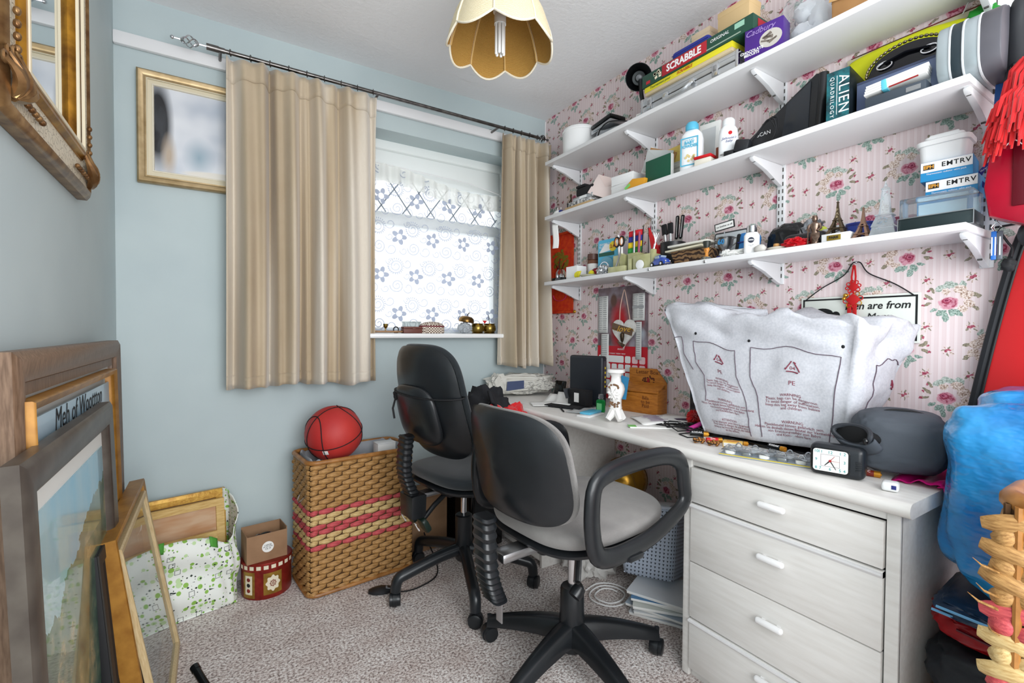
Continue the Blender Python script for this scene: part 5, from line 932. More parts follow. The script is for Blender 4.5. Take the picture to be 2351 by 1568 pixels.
# ================================================================ shelving
XF, ZT = 1.50, {'b': 1.346, 'm': 1.692, 't': 1.981}
shm = mat('shelf_white', '#e8e8e9', .4, bump=(50, .05, .001)); upm = mat('upright_white', '#e6e7e9', .35); slotm = mat('slot_dark', '#54524f', .8)
for k, lb in (('b', 'bottom white wall shelf holding ornaments and souvenirs'), ('m', 'middle white wall shelf holding powder bottle and scanner'), ('t', 'top white wall shelf holding board games')):
    s_ = thing('wall_shelf', lb, 'shelf', (0, 0, 0)); G().box(((XF+W-.0095)/2, 1.213, ZT[k]-.009), (W-.0095-XF, 1.675, .018), .0015).out('board', shm, s_)
    if k == 'b':
        for y in (1.335, 1.075): G().ell((XF-.001, y, ZT[k]-.009), (.003, .006, .006), 10).out('screw_cap', chrome, s_)
YS = (.387, .922, 1.497, 2.018); nmx = ('nearest the hanging red bags', 'above the white wrapped monitor', 'above the calendar', 'nearest the window corner')
g = G()
for k in range(30):
    for s_ in (-1, 1): g.box((s_*.0065, -.0085, k*.025), (.0042, .001, .014), .0008)
slots = g.out('slots', slotm, None); slme = slots.data; bpy.data.objects.remove(slots)
bp = [(0, 0), (.178, 0), (.184, -.006), (.178, -.014), (.10, -.034), (.02, -.066), (0, -.072)]
for i, y in enumerate(YS):
    u_ = thing('shelf_upright', 'white slotted shelf upright on wallpaper '+nmx[i], 'shelf upright', (W, y, 1.255), -90, group='slotted shelf uprights')
    G().box((0, -.004, .42), (.028, .008, .84), .002).out('channel', upm, u_)
    for z0 in (.03,): inst('slots', slme, u_, MX.Translation((0, 0, z0)))['kind'] = 'stuff'
    for j, k in enumerate('bmt'):
        b_ = thing('shelf_bracket', 'white metal bracket under '+('bottom', 'middle', 'top')[j]+' shelf '+nmx[i], 'shelf bracket', (W-.012, y, ZT[k]-.0185), 0, group='white shelf brackets')
        bo = G().prism([(-x, z) for x, z in bp], -.007, .007, .002).out('arm', upm, b_)
        for x, z in ((-.165, -.0125), (-.05, -.052)): G().cyl((x, -.0045, z-.003), (x, .0045, z-.003), .0028, n=8).out('screw_hole', slotm, bo)
def on(name, label, cat, k, y, x=1.60, rz=-90, dz=0, group=None, rot=None): return thing(name, label, cat, (x, y, ZT[k]+dz), rz, group, rot)
def bx(t_, w, d, h, m, bev=.002, name='carton', c=(0, 0), z=0, rot=None): return G().box((c[0], c[1], z+h/2), (w, d, h), bev, rot).out(name, m, t_)
# ---------------------------------------------------------------- top shelf
t_ = on('plastic_tub', 'round white plastic tub at window end of top shelf', 'tub', 't', 1.892, 1.605); G().lathe([(.082, 0), (.086, .006), (.090, .115), (.086, .132), (.07, .142), (0, .145)], 40).out('tub', white, t_); G().lathe([(.0905, .112), (.0925, .114), (.0925, .122), (.0905, .124)], 40).out('lid_rim', white, t_)
t_ = on('radio', 'black and silver portable radio lying on top shelf', 'radio', 't', 1.705, 1.62, -95, .026); bx(t_, .15, .09, .022, steel, .005, 'silver_case', z=.045, rot=(0, -.06, 0)); bx(t_, .15, .095, .020, blackgloss, .006, 'black_lid', z=.070, rot=(0, -.06, 0)); G().box((0, -.05, .05), (.10, .002, .006)).out('trim_strip', chrome, t_)
G().lump((0, 0, .012), (.085, .06, .035), .35, 2.2, 3, 3).out('pouch', mat('crumpled_clear'), t_, 25)
t_ = on('trinket', 'orange and brown small trinket beside radio on top shelf', 'trinket', 't', 1.58, 1.60, -80, .004); G().lump((0, 0, .022), (.028, .022, .022), .3, 2, 7, 3).out('ornament', mat('orange_trinket', '#b0683a', .5), t_); G().tube(arc((0, .03), .02, 0, 200, 12), .004, 6).out('band', steel, t_)
t_ = on('lamp_cable', 'black lamp cable curling along the top shelf', 'cable', 't', 1.55, 1.56, 0); G().tube(smooth_path([(.0, .16, .03), (-.01, .13, .055), (-.02, .06, .062), (0, -.03, .035), (.02, -.06, .01)], 6), .003, 6).out('cord', blackmat, t_)
t_ = on('desk_lamp', 'black desk lamp with round shade at the end of aluminium case', 'lamp', 't', 1.455, 1.60, -90); G().lathe([(.05, 0), (.05, .010), (.03, .016), (0, .018)], 24).out('base', black, t_); G().tube(smooth_path([(0, 0, .016), (.004, -.01, .07), (.006, -.03, .13), (.0, -.03, .19)], 6), .009, 10).out('neck', black, t_)
MQ = MX.Translation((.004, -.045, .195)) @ V((.55, -.62, -.35)).to_track_quat('Z', 'Y').to_matrix().to_4x4(); lsh = G().lathe([(.012, -.055), (.03, -.05), (.042, -.02), (.055, .012), (.053, .012), (.04, -.016), (.028, -.04), (.0, -.042)], 28, M=MQ).out('shade', blackgloss, t_); G().lathe([(.013, -.045), (.016, -.03), (.012, -.012), (0, -.008)], 16, M=MQ).out('bulb', mat('bulb_grey', '#6f7276', .3), lsh)
al = mat('aluminium', '#c6c9cc', .35, .75, bump=(80, .1, .001, (1, 1, 9)))
t_ = on('aluminium_case', 'silver aluminium briefcase lying under the word game boxes', 'briefcase', 't', 1.186, 1.605); bx(t_, .43, .17, .034, al, .003, 'case_base'); bx(t_, .43, .17, .032, al, .003, 'case_lid', z=.037); G().box((0, -.0855, .0355), (.44, .001, .002)).out('seam', slotm, t_)
for z in (.012, .055): G().box((0, -.0855, z), (.45, .002, .004), .001).out('ridge', al, t_)
for x in (-.17, .13): l_ = G().box((x, -.088, .036), (.026, .006, .046), .002).out('latch', chrome, t_); G().box((x, -.092, .04), (.014, .003, .018), .001).out('hasp', steel, l_)
for x in (-.085, .035): G().box((x, -.09, .036), (.024, .010, .018), .003).out('handle_mount', chrome, t_)
G().tube(smooth_path([(-.085, -.092, .036), (-.08, -.108, .018), (-.06, -.116, .006), (.01, -.116, .006), (.03, -.108, .018), (.035, -.092, .036)], 5), .007, 8).out('handle', al, t_)
for x in (-.211, .211): G().box((x, -.082, .035), (.014, .012, .068), .004).out('corner_guard', chrome, t_)
t_ = on('board_game', 'yellow edged word game box on the aluminium case', 'board game', 't', 1.182, 1.605, -90, .0705); bx(t_, .385, .185, .028, mat('kraft_pale', '#cdbb98', .8), .001, 'tray'); bx(t_, .389, .189, .020, mat('lemon', '#e2d62a', .5), .001, 'lid', z=.012)
txt('Tournament pour', .014, mat('ink_green', '#4f6a1c', .6), t_, (-.115, -.0955, .022), shear=.2); txt('SCRABBLE', .015, mat('ink_orange', '#c25a12', .6), t_, (.0, -.0955, .022), shear=.2, bold=.0004)
t_ = on('board_game', 'green word game box with red title panel above yellow box', 'board game', 't', 1.150, 1.605, -90, .104); gg = mat('game_green', '#1f4a3a', .45); bx(t_, .475, .195, .050, gg, .002, 'lid'); G().box((-.035, -.098, .026), (.20, .002, .042), .002).out('title_panel', mat('game_red', '#b0202e', .45), t_)
txt('SCRABBLE', .037, inkw, t_, (-.035, -.0993, .026), bold=.0012, sx=.92); txt('ORIGINAL', .016, inkw, t_, (.115, -.0982, .032), shear=.2); G().box((-.205, -.098, .014), (.02, .001, .012)).out('logo_print', mat('game_red'), t_); G().box((.19, -.098, .035), (.035, .001, .018)).out('corner_print', mat('mint', '#9fd0b8', .6), t_)
g = G()
for k in range(7): g.box((-.165+rnd.uniform(-.022, .022), -.0982, .026+rnd.uniform(-.01, .01)), (.012, .001, .010), 0, (0, rnd.uniform(-.5, .5), 0))
g.out('tile_print', mat('tile_cream', '#e9dcc2', .6), t_); G().box((.12, -.0982, .009), (.15, .001, .004)).out('worn_edge', mat('worn', '#9fb0a0', .7), t_)
g = G().box((.2385, -.02, .026), (.001, .10, .03)); g.out('end_print', mat('game_red'), t_)
t_ = on('blue_case', 'long blue padded case resting on the green game box', 'case', 't', 1.170, 1.55, -88, .155); G().box((0, 0, .016), (.16, .06, .032), .013, seg=3).out('case', mat('royal_blue', '#2a3590', .7), t_); G().tube([(-.078, -.03, .016), (.078, -.03, .016)], .0015, 5).out('zip', navy, t_)
t_ = on('beige_box', 'small beige carton behind the blue padded case', 'box', 't', 1.18, 1.625, -90, .155); bx(t_, .08, .05, .10, mat('beige', '#dcc6a8', .8)); bx(t_, .082, .052, .02, mat('beige'), name='lid', z=.09)
t_ = on('beige_box', 'taller beige carton on right end of the green game box', 'box', 't', 1.022, 1.60, -90, .155); bx(t_, .12, .07, .095, mat('beige2', '#d6b888', .8)); bx(t_, .122, .072, .02, mat('beige2'), name='lid', z=.086)
pur = mat('box_purple', '#4a2486', .35); t_ = on('biscuit_box', 'purple chocolate biscuit box on top shelf beside plastic bag', 'biscuit box', 't', .888, 1.548, -80); bx(t_, .118, .06, .105, pur); G().prism(circ(.034, 24, .022, .05, .028), -.0312, -.0305).out('oval_print', mat('oval_silver', '#c9c4bc', .4), t_)
txt('Cadbury', .026, mat('lilac', '#a98fd0', .5), t_, (-.012, -.0312, .088), shear=.35); txt('CHOCOLATE\nBISCUITS', .012, inkw, t_, (-.036, -.0312, .026), bold=.0004)
g = G()
for k in range(8): g.box((.022+rnd.uniform(-.02, .02), -.0318, .05+rnd.uniform(-.014, .014)), (.026, .001, .005), 0, (0, rnd.uniform(-.6, .6), 0))
g.out('biscuit_print', mat('biscuit_print', '#7d7268', .6), t_)
t_ = on('polythene_bag', 'clear polythene bag stuffed with white items on top shelf', 'plastic bag', 't', .80, 1.648); G().lump((0, 0, .125), (.085, .055, .105), .22, 2.0, 21, 5, .9, oct=3).out('film', mat('poly_film', '#f2f5f7', .06, trans=.85, ior=1.12), t_, 30)
for c, r in (((-.02, -.006, .07), (.04, .03, .04)), ((.03, .006, .11), (.035, .03, .05)), ((-.02, .006, .15), (.035, .028, .03)), ((.035, -.010, .06), (.025, .025, .03))): G().lump(c, r, .3, 2, c[0]*90, 3).out('white_wad', mat('wadding', '#e6e9ec', .7), t_, 50)
t_ = on('padded_envelope', 'brown padded envelope standing on top shelf by polythene bag', 'envelope', 't', .655, 1.60, -86); G().box((0, 0, .075), (.12, .03, .15), .012, (.1, 0, 0)).out('envelope_body', mat('manila', '#b88a58', .75, var=(12, '#a87a4a', 3)), t_); G().box((-.01, -.022, .10), (.10, .002, .03), 0, (.1, .2, 0)).out('tape', mat('tape', '#c9a06a', .2), t_)
t_ = on('label_card', 'little white label card leaning against the aluminium case end', 'card', 't', 1.432, 1.54, -80); G().box((0, 0, .016), (.03, .004, .032), .001, (-.2, 0, 0)).out('card_sheet', paper, t_); G().box((0, -.003, .018), (.02, .001, .012), 0, (-.2, 0, 0)).out('print', mat('print_lines', '#8b8e90', .8), t_)
# ---------------------------------------------------------------- middle shelf
t_ = on('china_ornament', 'tiny white and blue china ornament at shelf end', 'ornament', 'm', 1.985, 1.545, -70); G().lump((0, 0, .014), (.032, .018, .014), .15, 2, 4, 3).out('body', whitegloss, t_); G().ell((.018, -.012, .017), (.014, .008, .009), 10).out('blue_patch', navy, t_)
for x in (-.008, .012): G().box((x, 0, .032), (.003, .004, .02), .001).out('post', whitegloss, t_)
t_ = on('wire_figure', 'small dark twisted wire figure on middle shelf', 'figurine', 'm', 1.915, 1.57, -80); G().tube([(-.010, 0, 0), (-.004, 0, .035), (0, 0, .055)], .0035, 6).tube([(.018, 0, .004), (.008, 0, .03), (0, 0, .055)], .0035, 6).tube([(0, 0, .05), (-.002, 0, .085)], .004, 6).tube([(0, 0, .075), (-.014, 0, .06), (-.008, 0, .045)], .0025, 6).out('wire_body', mat('bronze_dark', '#4a3d30', .4, .8), t_); G().ell((-.002, 0, .092), (.006, .005, .008), 8).out('head', mat('bronze_dark'), t_)
t_ = on('photo_album', 'tan spined album lowest in the stack on middle shelf', 'album', 'm', 1.805, 1.60, -90); bx(t_, .20, .16, .018, mat('tan_spine', '#c2a478', .7)); bx(t_, .196, .155, .010, paper, .001, 'pages', z=.004)
t_ = on('ring_binder', 'white speckled notebook on the tan album', 'notebook', 'm', 1.815, 1.60, -90, .0185); bx(t_, .17, .14, .022, mat('speckled', '#d5d6d6', .6, var=(120, '#4a4a4c', 1)), .002, 'cover'); G().box((-.08, 0, .012), (.012, .142, .024), .003).out('spine', black, t_)
t_ = on('silver_case_box', 'silver rounded case on the speckled notebook', 'case', 'm', 1.805, 1.605, -90, .041); G().box((0, 0, .013), (.155, .12, .025), .010, seg=3).out('case', mat('silver_case', '#b9bdc0', .3, .6), t_); G().box((.01, -.061, .013), (.05, .002, .012)).out('label', white, t_)
t_ = on('camera_pouch', 'black camera bag topmost on the middle shelf stack', 'bag', 'm', 1.80, 1.61, -90, .0665); G().box((0, 0, .022), (.13, .11, .044), .012, seg=3).out('bag_body', blackmat, t_); G().box((-.03, -.02, .05), (.07, .07, .014), .006).out('flap', blackmat, t_)
t_ = on('pink_envelope', 'pale pink envelope leaning diagonally on middle shelf', 'envelope', 'm', 1.692, 1.56, -72, .030, rot=(-.35, .42, RAD(-72))); G().box((0, 0, .055), (.15, .003, .105), .001).out('envelope_body', mat('pale_pink_paper', '#ead9d4', .8), t_); G().prism([(-.072, .105), (.072, .105), (0, .055)], -.0026, -.0018).out('flap', mat('pale_pink_paper2', '#e3cfc9', .8), t_)
for j, (z, lb) in enumerate(((0, 'lower of two flat white boxes on middle shelf'), (.0415, 'upper of two flat white boxes on middle shelf'))):
    t_ = on('white_box', lb, 'box', 'm', 1.545, 1.605, -88+j*4, z+.012, group='white boxes on middle shelf'); bx(t_, .12, .11, .036, white); bx(t_, .122, .112, .014, white, name='lid', z=.027)
t_ = on('white_notepad', 'thin white notepad under the two white boxes', 'notepad', 'm', 1.54, 1.60, -90); bx(t_, .135, .12, .010, paper, name='pages'); bx(t_, .136, .121, .0015, card, name='cover', z=.0101)
t_ = on('orange_packet', 'orange and green folded packet on the middle shelf', 'packet', 'm', 1.430, 1.530, -86); G().prism([(-.05, 0), (.05, 0), (.055, .030), (-.01, .04), (-.04, .02)], -.02, .02, .002).out('packet', mat('amber', '#d89a2a', .5), t_); G().box((-.035, -.0205, .012), (.03, .002, .012), 0, (0, -.5, 0)).out('stripe', mat('lime', '#7cc46a', .5), t_)
t_ = on('green_book', 'dark green book standing at the front of middle shelf', 'book', 'm', 1.325, 1.545, -90); G().box((0, 0, .05), (.125, .022, .10), .001).out('cover', mat('bottle_green', '#17523c', .5), t_); G().box((.002, .002, .0505), (.124, .016, .098)).out('pages', paper, t_)
for j, (y, x, m_, w, h, r, lb) in enumerate(((1.39, 1.60, paper, .15, .11, (.0, .50, -1.5), 'white envelope fanned at the back of the letters'), (1.375, 1.588, mat('manila', '#b88a58', .75), .14, .10, (0, .42, -1.5), 'manila envelope fanned among the letters'), (1.37, 1.576, mat('grey_env', '#c3c7c6', .7), .13, .09, (0, .30, -1.45), 'pale grey envelope fanned in front of manila one'), (1.25, 1.60, mat('butter', '#e0c46a', .6), .15, .075, (0, -.05, -1.55), 'yellow envelope behind the powder bottle'))):
    t_ = thing('envelope', lb, 'envelope', (x, y, ZT['m']+(.075 if j < 3 else .08)), rot=r, group='envelopes behind the green book'); G().box((0, 0, .03), (w, .002, h), .0005).out('envelope_body', m_, t_); G().prism([(-w/2, .03+h/2), (w/2, .03+h/2), (0, .03+h*.08)], -.0018, -.0012).out('flap', m_, t_)
t_ = on('letter_stack', 'pile of letters supporting envelopes behind powder bottle', 'letters', 'm', 1.325, 1.635, -90); bx(t_, .19, .09, .08, mat('paper_edges', '#d8d5cc', .8, var=(160, '#a9a59a', 1, (.05, .05, 1))), name='letters'); bx(t_, .18, .01, .14, paper, name='upright_letters', c=(.0, .035))
t_ = on('document_sheets', 'white folded documents standing behind powder bottle', 'papers', 'm', 1.16, 1.635, -88); G().box((0, 0, .10), (.085, .012, .20), .001, (.0, .06, 0)).out('sheets', paper, t_); G().box((.0, -.0068, .12), (.06, .001, .12), 0, (0, .06, 0)).out('print', mat('pale_print', '#cfd2d4', .8), t_)
tal = mat('talc_white', '#eef1f3', .3)
t_ = on('powder_bottle', 'large white baby powder bottle with pale blue cap', 'bottle', 'm', 1.170, 1.545, -72)
def flatb(prof, sy=.62, e=2.6, n=28):
    g = G(); g.rings([[V((math.copysign(abs(cos(a))**(2/e), cos(a))*r, math.copysign(abs(sin(a))**(2/e), sin(a))*r*sy, z)) for a in [2*pi*i/n for i in range(n)]] for r, z in prof]); return g
flatb([(.040, 0), (.043, .005), (.043, .115), (.038, .138), (.026, .152), (.022, .156)]).out('bottle', tal, t_); G().lathe([(.023, .154), (.024, .158), (.024, .174), (.018, .184), (0, .185)], 24).out('cap', mat('sky_cap', '#58b4d4', .35), t_)
lbl = mat('label_blue', '#4fb0d0', .4); G().frame(.066, .105, [(0, .0272), (0, .0280), (.004, .0280), (.004, .0272)], z0=.018).out('label_border', lbl, t_); txt('BABY\nPOWDER', .0155, lbl, t_, (0, -.0282, .096), bold=.0005); txt('pure & mild', .007, lbl, t_, (0, -.0282, .113))
g = G()
for k in range(9): g.prism(circ(.005, 8), -.0278, -.0270, M=MX.Translation((rnd.uniform(-.018, .018), 0, .055+rnd.uniform(-.02, .02))))
g.out('label_print', mat('pastel_print', '#d9c48a', .6), t_)
t_ = on('powder_bottle', 'white powder bottle with red logo leaning by black scanner', 'bottle', 'm', 1.022, 1.55, -62); flatb([(.030, 0), (.032, .004), (.032, .085), (.029, .105), (.021, .118), (.018, .121)], .8).out('bottle', tal, t_); G().lathe([(.019, .120), (.021, .122), (.021, .138), (.016, .145), (0, .146)], 20).out('cap', tal, t_); G().prism(circ(.0065, 14), -.0262, -.0255).xf(MX.Translation((.008, 0, .088))).out('red_seal', red, t_); txt("Johnson's\nbaby", .012, navy, t_, (.004, -.0262, .065), shear=.35)
t_ = on('red_lid_tub', 'small cream tub with red lid in front of powder bottle', 'tub', 'm', 1.105, 1.535, -80); bx(t_, .062, .045, .026, mat('cream_tub', '#e6e0d2', .5), .004, 'tub'); bx(t_, .066, .049, .010, red, .003, 'lid', z=.0265)
t_ = on('brown_book', 'small brown book standing behind the powder bottles', 'book', 'm', 1.085, 1.62, -90); bx(t_, .05, .03, .085, mat('russet', '#8d4a32', .6), name='cover'); G().box((0, 0, .044), (.046, .026, .084)).out('pages', paper, t_)
t_ = on('power_adaptor', 'black plug adaptor with coiled lead on middle shelf front', 'adaptor', 'm', .955, 1.532, -78); G().box((0, 0, .024), (.05, .04, .042), .008, (0, .25, 0)).out('adaptor', black, t_); G().box((-.045, 0, .012), (.035, .022, .018), .004).out('plug', black, t_)
for y in (-.006, .006): G().box((-.068, y, .012), (.014, .002, .005)).out('pin', steel, t_)
for k in range(3): G().tube(smooth_path([(.02, .01*k, .03), (.05+.01*k, .01, .07+.01*k), (.08+.012*k, 0, .09), (.10, .005*k, .05), (.085, 0, .012)], 5), .0028, 6).out('lead', blackmat, t_)
t_ = on('scanner', 'black wedge shaped slide scanner on middle shelf', 'scanner', 'm', .868, 1.640, -88); scb = mat('scanner_black', '#1a1c20', .3)
G().prism([(-.13, 0), (.125, 0), (.135, .195), (.105, .205), (.04, .16), (-.13, .055)], -.04, .05, .006).out('body', scb, t_); G().prism([(.0, .012), (.085, .012), (.092, .185), (.02, .14)], -.0425, -.0395, .001).out('front_panel', mat('scanner_panel', '#2c3036', .25), t_); G().cyl((.112, -.03, .003), (.124, -.03, .20), .014, n=14).out('rounded_edge', scb, t_)
txt('SCAN', .018, inkw, t_, (-.055, -.0412, .070), (pi/2, -.0, 0))
for k in range(7): G().box((-.03+k*.005, -.0408, .018), (.0022, .001, .022), 0, (0, .2, 0)).out('vent_slot', slotm, t_)
t_ = on('film_box_set', 'teal and black tall book box titled in white', 'box', 'm', .668, 1.59, -84); bx(t_, .058, .15, .142, mat('case_ink', '#101a1c', .3), .002, 'case'); G().box((0, -.0755, .071), (.056, .001, .139)).out('spine_print', mat('teal_mottle', '#1f6a72', .4, var=(60, '#0d2c34', 4)), t_); txt('ALIEN', .036, inkw, t_, (.014, -.0765, .071), (pi/2, pi/2, 0), sp=1.15); txt('QUADRILOGY', .014, inkw, t_, (-.014, -.0765, .068), (pi/2, pi/2, 0), sp=1.4); G().box((-.002, -.0763, .071), (.0012, .0006, .11)).out('rule', inkw, t_)
t_ = on('blue_box', 'flat dusty blue carton standing on middle shelf behind card bundle', 'box', 'm', .540, 1.592, -89); bx(t_, .18, .07, .100, mat('dusty_blue', '#5f6c8c', .6, var=(9, '#6f7d9c', 3))); G().box((.0, -.0355, .097), (.178, .001, .006)).out('lid_edge', mat('dusty_blue2', '#3c4560', .6), t_); G().box((.06, -.0356, .05), (.03, .0008, .05)).out('label', mat('grey_label', '#aab2b8', .5), t_)
t_ = on('slim_box', 'slim dark box lying under the bundle of cards', 'box', 'm', .525, 1.530, -88); bx(t_, .13, .045, .028, mat('slate', '#3f4852', .4), .003, 'case'); G().box((.04, -.0232, .014), (.03, .001, .012)).out('silver_label', steel, t_)
t_ = on('card_bundle', 'banded bundle of white cards on the slim dark box', 'cards', 'm', .527, 1.530, -84, .036, rot=(0, -.10, RAD(-84)))
for k in range(4): G().box((.002*k, 0, .006+k*.006), (.13, .048, .0055), .0008, (0, 0, .01*k)).out('card_pack', paper, t_)
G().box((-.02, 0, .014), (.012, .050, .027), .001).out('blue_band', mat('cyan_band', '#5fc0d8', .4), t_); G().box((.02, -.0246, .002), (.06, .001, .004)).out('red_edge', mat('crest_red', '#8e1c1c', .6), t_)
t_ = on('chain_handbag', 'shiny black handbag with metal chain trim behind blue carton', 'handbag', 'm', .540, 1.648, -89); G().prism([(.092*cos(a), .14+.055*sin(a)) for a in [pi*i/20 for i in range(21)]]+[(-.092, .0), (.092, 0)][::1], -.016, .016, .006).out('body', mat('patent_black', '#151519', .08), t_)
g = G()
for k in range(26): a = pi*k/25; g.ell((.096*cos(a), -.014, .142+.060*sin(a)), (.006, .005, .004), 8, (0, -a-pi/2, 0))
g.out('chain_trim', mat('antique_brass', '#8d8468', .25, .9), t_)
for x in (-.05, .05): G().tube([(x+.018*cos(a), -.020, .155+.010*sin(a)) for a in [2*pi*i/16 for i in range(16)]], .0028, 6, loop=True).out('ring', chrome, t_)
G().tube([(-.05, -.021, .160), (0, -.024, .168), (.05, -.021, .160)], .008, 8, flat=.4).out('strap', mat('patent_black'), t_)
t_ = on('yellow_bag', 'bright yellow and green soft bag folded along shelf top', 'bag', 'm', .548, 1.690, -90, .125); G().lump((-.02, 0, .055), (.165, .019, .06), .06, 1.6, 31, 4, .7).out('yellow_cloth', mat('acid_yellow', '#d6d81c', .7, bump=(200, .2, .001)), t_, 60); G().lump((.148, .0, .055), (.035, .02, .06), .15, 1.6, 33, 4, .75).out('green_end', mat('grass_green', '#1f8a2a', .7), t_, 60)
t_ = on('gift_bag', 'dark floral gift bag flat behind the yellow bag', 'gift bag', 'm', .545, 1.7145, -90, .098); G().box((0, 0, .08), (.33, .003, .16), .001).out('bag_panel', mat('dark_floral', '#2a2f1c', .4, var=(35, '#8d2a30', 4)), t_); G().box((-.02, -.003, .145), (.31, .002, .020), .001).out('card_edge', mat('card_cream', '#d6cdb0', .6), t_); G().tube(smooth_path([(.10, -.008, .15), (.125, -.012, .19), (.15, -.008, .15)], 6), .0015, 5).out('string_handle', paper, t_)
t_ = on('vanity_case', 'grey silver piped vanity case at right end of middle shelf', 'case', 'm', .388, 1.605, -90); vc = mat('vanity_grey', '#4b4a50', .45, var=(6, '#605f66', 3)); vs_ = mat('vanity_silver', '#a9b4b8', .35, .4)
pr = [(.09*math.copysign(abs(cos(a))**.6, cos(a)), .078+.078*math.copysign(abs(sin(a))**.6, sin(a))) for a in [2*pi*i/28 for i in range(28)]]
TM = MX.Rotation(pi/2, 4, 'Z')
for x0, x1, m_, nm in ((-.055, -.030, vs_, 'silver_band'), (-.030, -.006, mat('vanity_dark', '#26333a', .4), 'dark_band'), (-.006, .022, vs_, 'silver_band'), (.022, .060, vc, 'end_panel')): G().prism(pr, -x1, -x0, .003, M=TM).xf(MX.Identity(4)).out(nm, m_, t_)
for x in (-.030, -.006, .022): G().tube([(x, p[0], p[1]) for p in pr], .0025, 6, loop=True).out('piping', mat('piping_grey', '#c3c6c8', .4), t_)
# ---------------------------------------------------------------- bottom shelf
t_ = on('glass_dome', 'small clear dome snow globe with dark base at shelf end', 'ornament', 'b', 1.965, 1.545); G().box((0, 0, .009), (.085, .06, .018), .004).out('base', blackgloss, t_); G().lathe([(.026, .018), (.026, .045), (.018, .06), (0, .066)], 20).out('dome', glass, t_)
for x in (-.02, .0, .02): G().lathe([(.006, .018), (.007, .03), (.003, .036), (0, .04)], 10, c=(x*.8, 0, 0)).out('figure', steel, t_)
t_ = on('white_carton', 'plain white square carton near window end of bottom shelf', 'box', 'b', 1.877, 1.575); 
for c, d in (((0, -.03, .034), (.085, .002, .068)), ((0, .03, .034), (.085, .002, .068)), ((-.042, 0, .034), (.002, .06, .068)), ((.042, 0, .034), (.002, .06, .068)), ((0, 0, .002), (.085, .06, .003))): G().box(c, d).out('panel', white, t_)
G().box((-.02, .01, .072), (.05, .03, .003), 0, (.2, -.3, 0)).out('flap', white, t_); G().box((0, 0, .04), (.07, .05, .05)).out('contents', mat('maroon', '#6d1f2a', .6), t_)
t_ = on('spice_jar', 'brown lidded spice jar with white label on bottom shelf', 'jar', 'b', 1.845, 1.66); G().lathe([(.026, 0), (.028, .003), (.028, .10), (.024, .106)], 20).out('jar', mat('spice_brown', '#6d4632', .3), t_); G().lathe([(.0285, .03), (.0285, .085)], 20, caps=False).out('label', paper, t_); G().lathe([(.028, .106), (.028, .135), (.0, .137)], 20).out('lid', mat('lid_brown', '#5a3b33', .4), t_)
t_ = on('banana_ornament', 'tiny yellow banana bunch ornament on shelf edge', 'ornament', 'b', 1.808, 1.527)
for k in range(3): G().tube(smooth_path([(-.016+.012*k, 0, .006), (-.01+.013*k, -.004, .022), (.004+.010*k, 0, .034)], 4), [.003, .006, .007, .007, .007, .006, .005, .004, .002], 8).out('banana', mat('banana', '#d6cc2a', .5), t_)
t_ = on('trinket_plate', 'small glass plate holding yellow and red ornaments', 'plate', 'b', 1.735, 1.54); G().lathe([(.03, 0), (.042, .004), (.05, .009), (.048, .010), (.03, .004), (0, .004)], 28).out('plate', mat('pale_dish', '#c9c9b0', .2), t_); G().lump((.012, 0, .02), (.016, .012, .012), .2, 2, 3, 3).out('yellow_trinket', mat('banana'), t_)
t_ = on('apple_ornament', 'glossy dark red apple shaped ornament on bottom shelf', 'ornament', 'b', 1.765, 1.612); G().lathe([(.0, .004), (.02, .0), (.030, .018), (.028, .04), (.015, .05), (.0, .045)], 24).out('body', mat('cherry', '#7d1218', .12), t_); G().ell((.012, -.022, .035), (.006, .004, .006), 8).out('berry', mat('cherry2', '#b81a1f', .15), t_); G().tube([(0, 0, .045), (.004, 0, .06)], .002, 6).out('stalk', blackmat, t_)
t_ = on('toothbrush_pack', 'blue backed blister pack with yellow price circle', 'blister pack', 'b', 1.715, 1.64, -86); G().prism(rrect(.13, .19, .012, 4, 0, .095), -.001, .001).out('backing_card', mat('pack_cyan', '#58b8dc', .4), t_); G().prism(circ(.024, 24, .032, .152), -.0022, -.0012).out('price_circle', mat('sun_yellow', '#ecd02a', .4), t_); txt('2.49', .022, mat('price_red', '#a83a1a', .5), t_, (.034, -.0026, .152), bold=.0006); G().box((-.01, -.0016, .118), (.10, .001, .018), 0).out('green_strip', mat('pack_green', '#1f5a4a', .4), t_); txt('INVISIBLE\nFLOSSERS', .016, inkw, t_, (-.022, -.0022, .160)); G().prism([(-.06, .125), (-.02, .17), (.02, .16), (.06, .18), (.06, .14), (-.06, .125)][:5], -.0016, -.0011).out('white_swoosh', inkw, t_); G().prism(circ(.045, 24, 0, .055, .05), -.014, -.001, .004).out('blister', mat('blister_blue', '#8fd0e8', .1, trans=.4, ior=1.2), t_)
t_ = on('silver_shell', 'crumpled silver foil dish in front of blister pack', 'dish', 'b', 1.635, 1.540); G().lump((0, 0, .022), (.035, .026, .022), .35, 2.6, 9, 4).out('foil', mat('foil', '#c9cccf', .18, 1), t_, 30); G().tube(arc((0, .03), .03, 20, 160, 10), .003, 6).out('rim', chrome, t_)
ony = mat('onyx_green', '#a9a878', .25, var=(18, '#c3c296', 4)); 
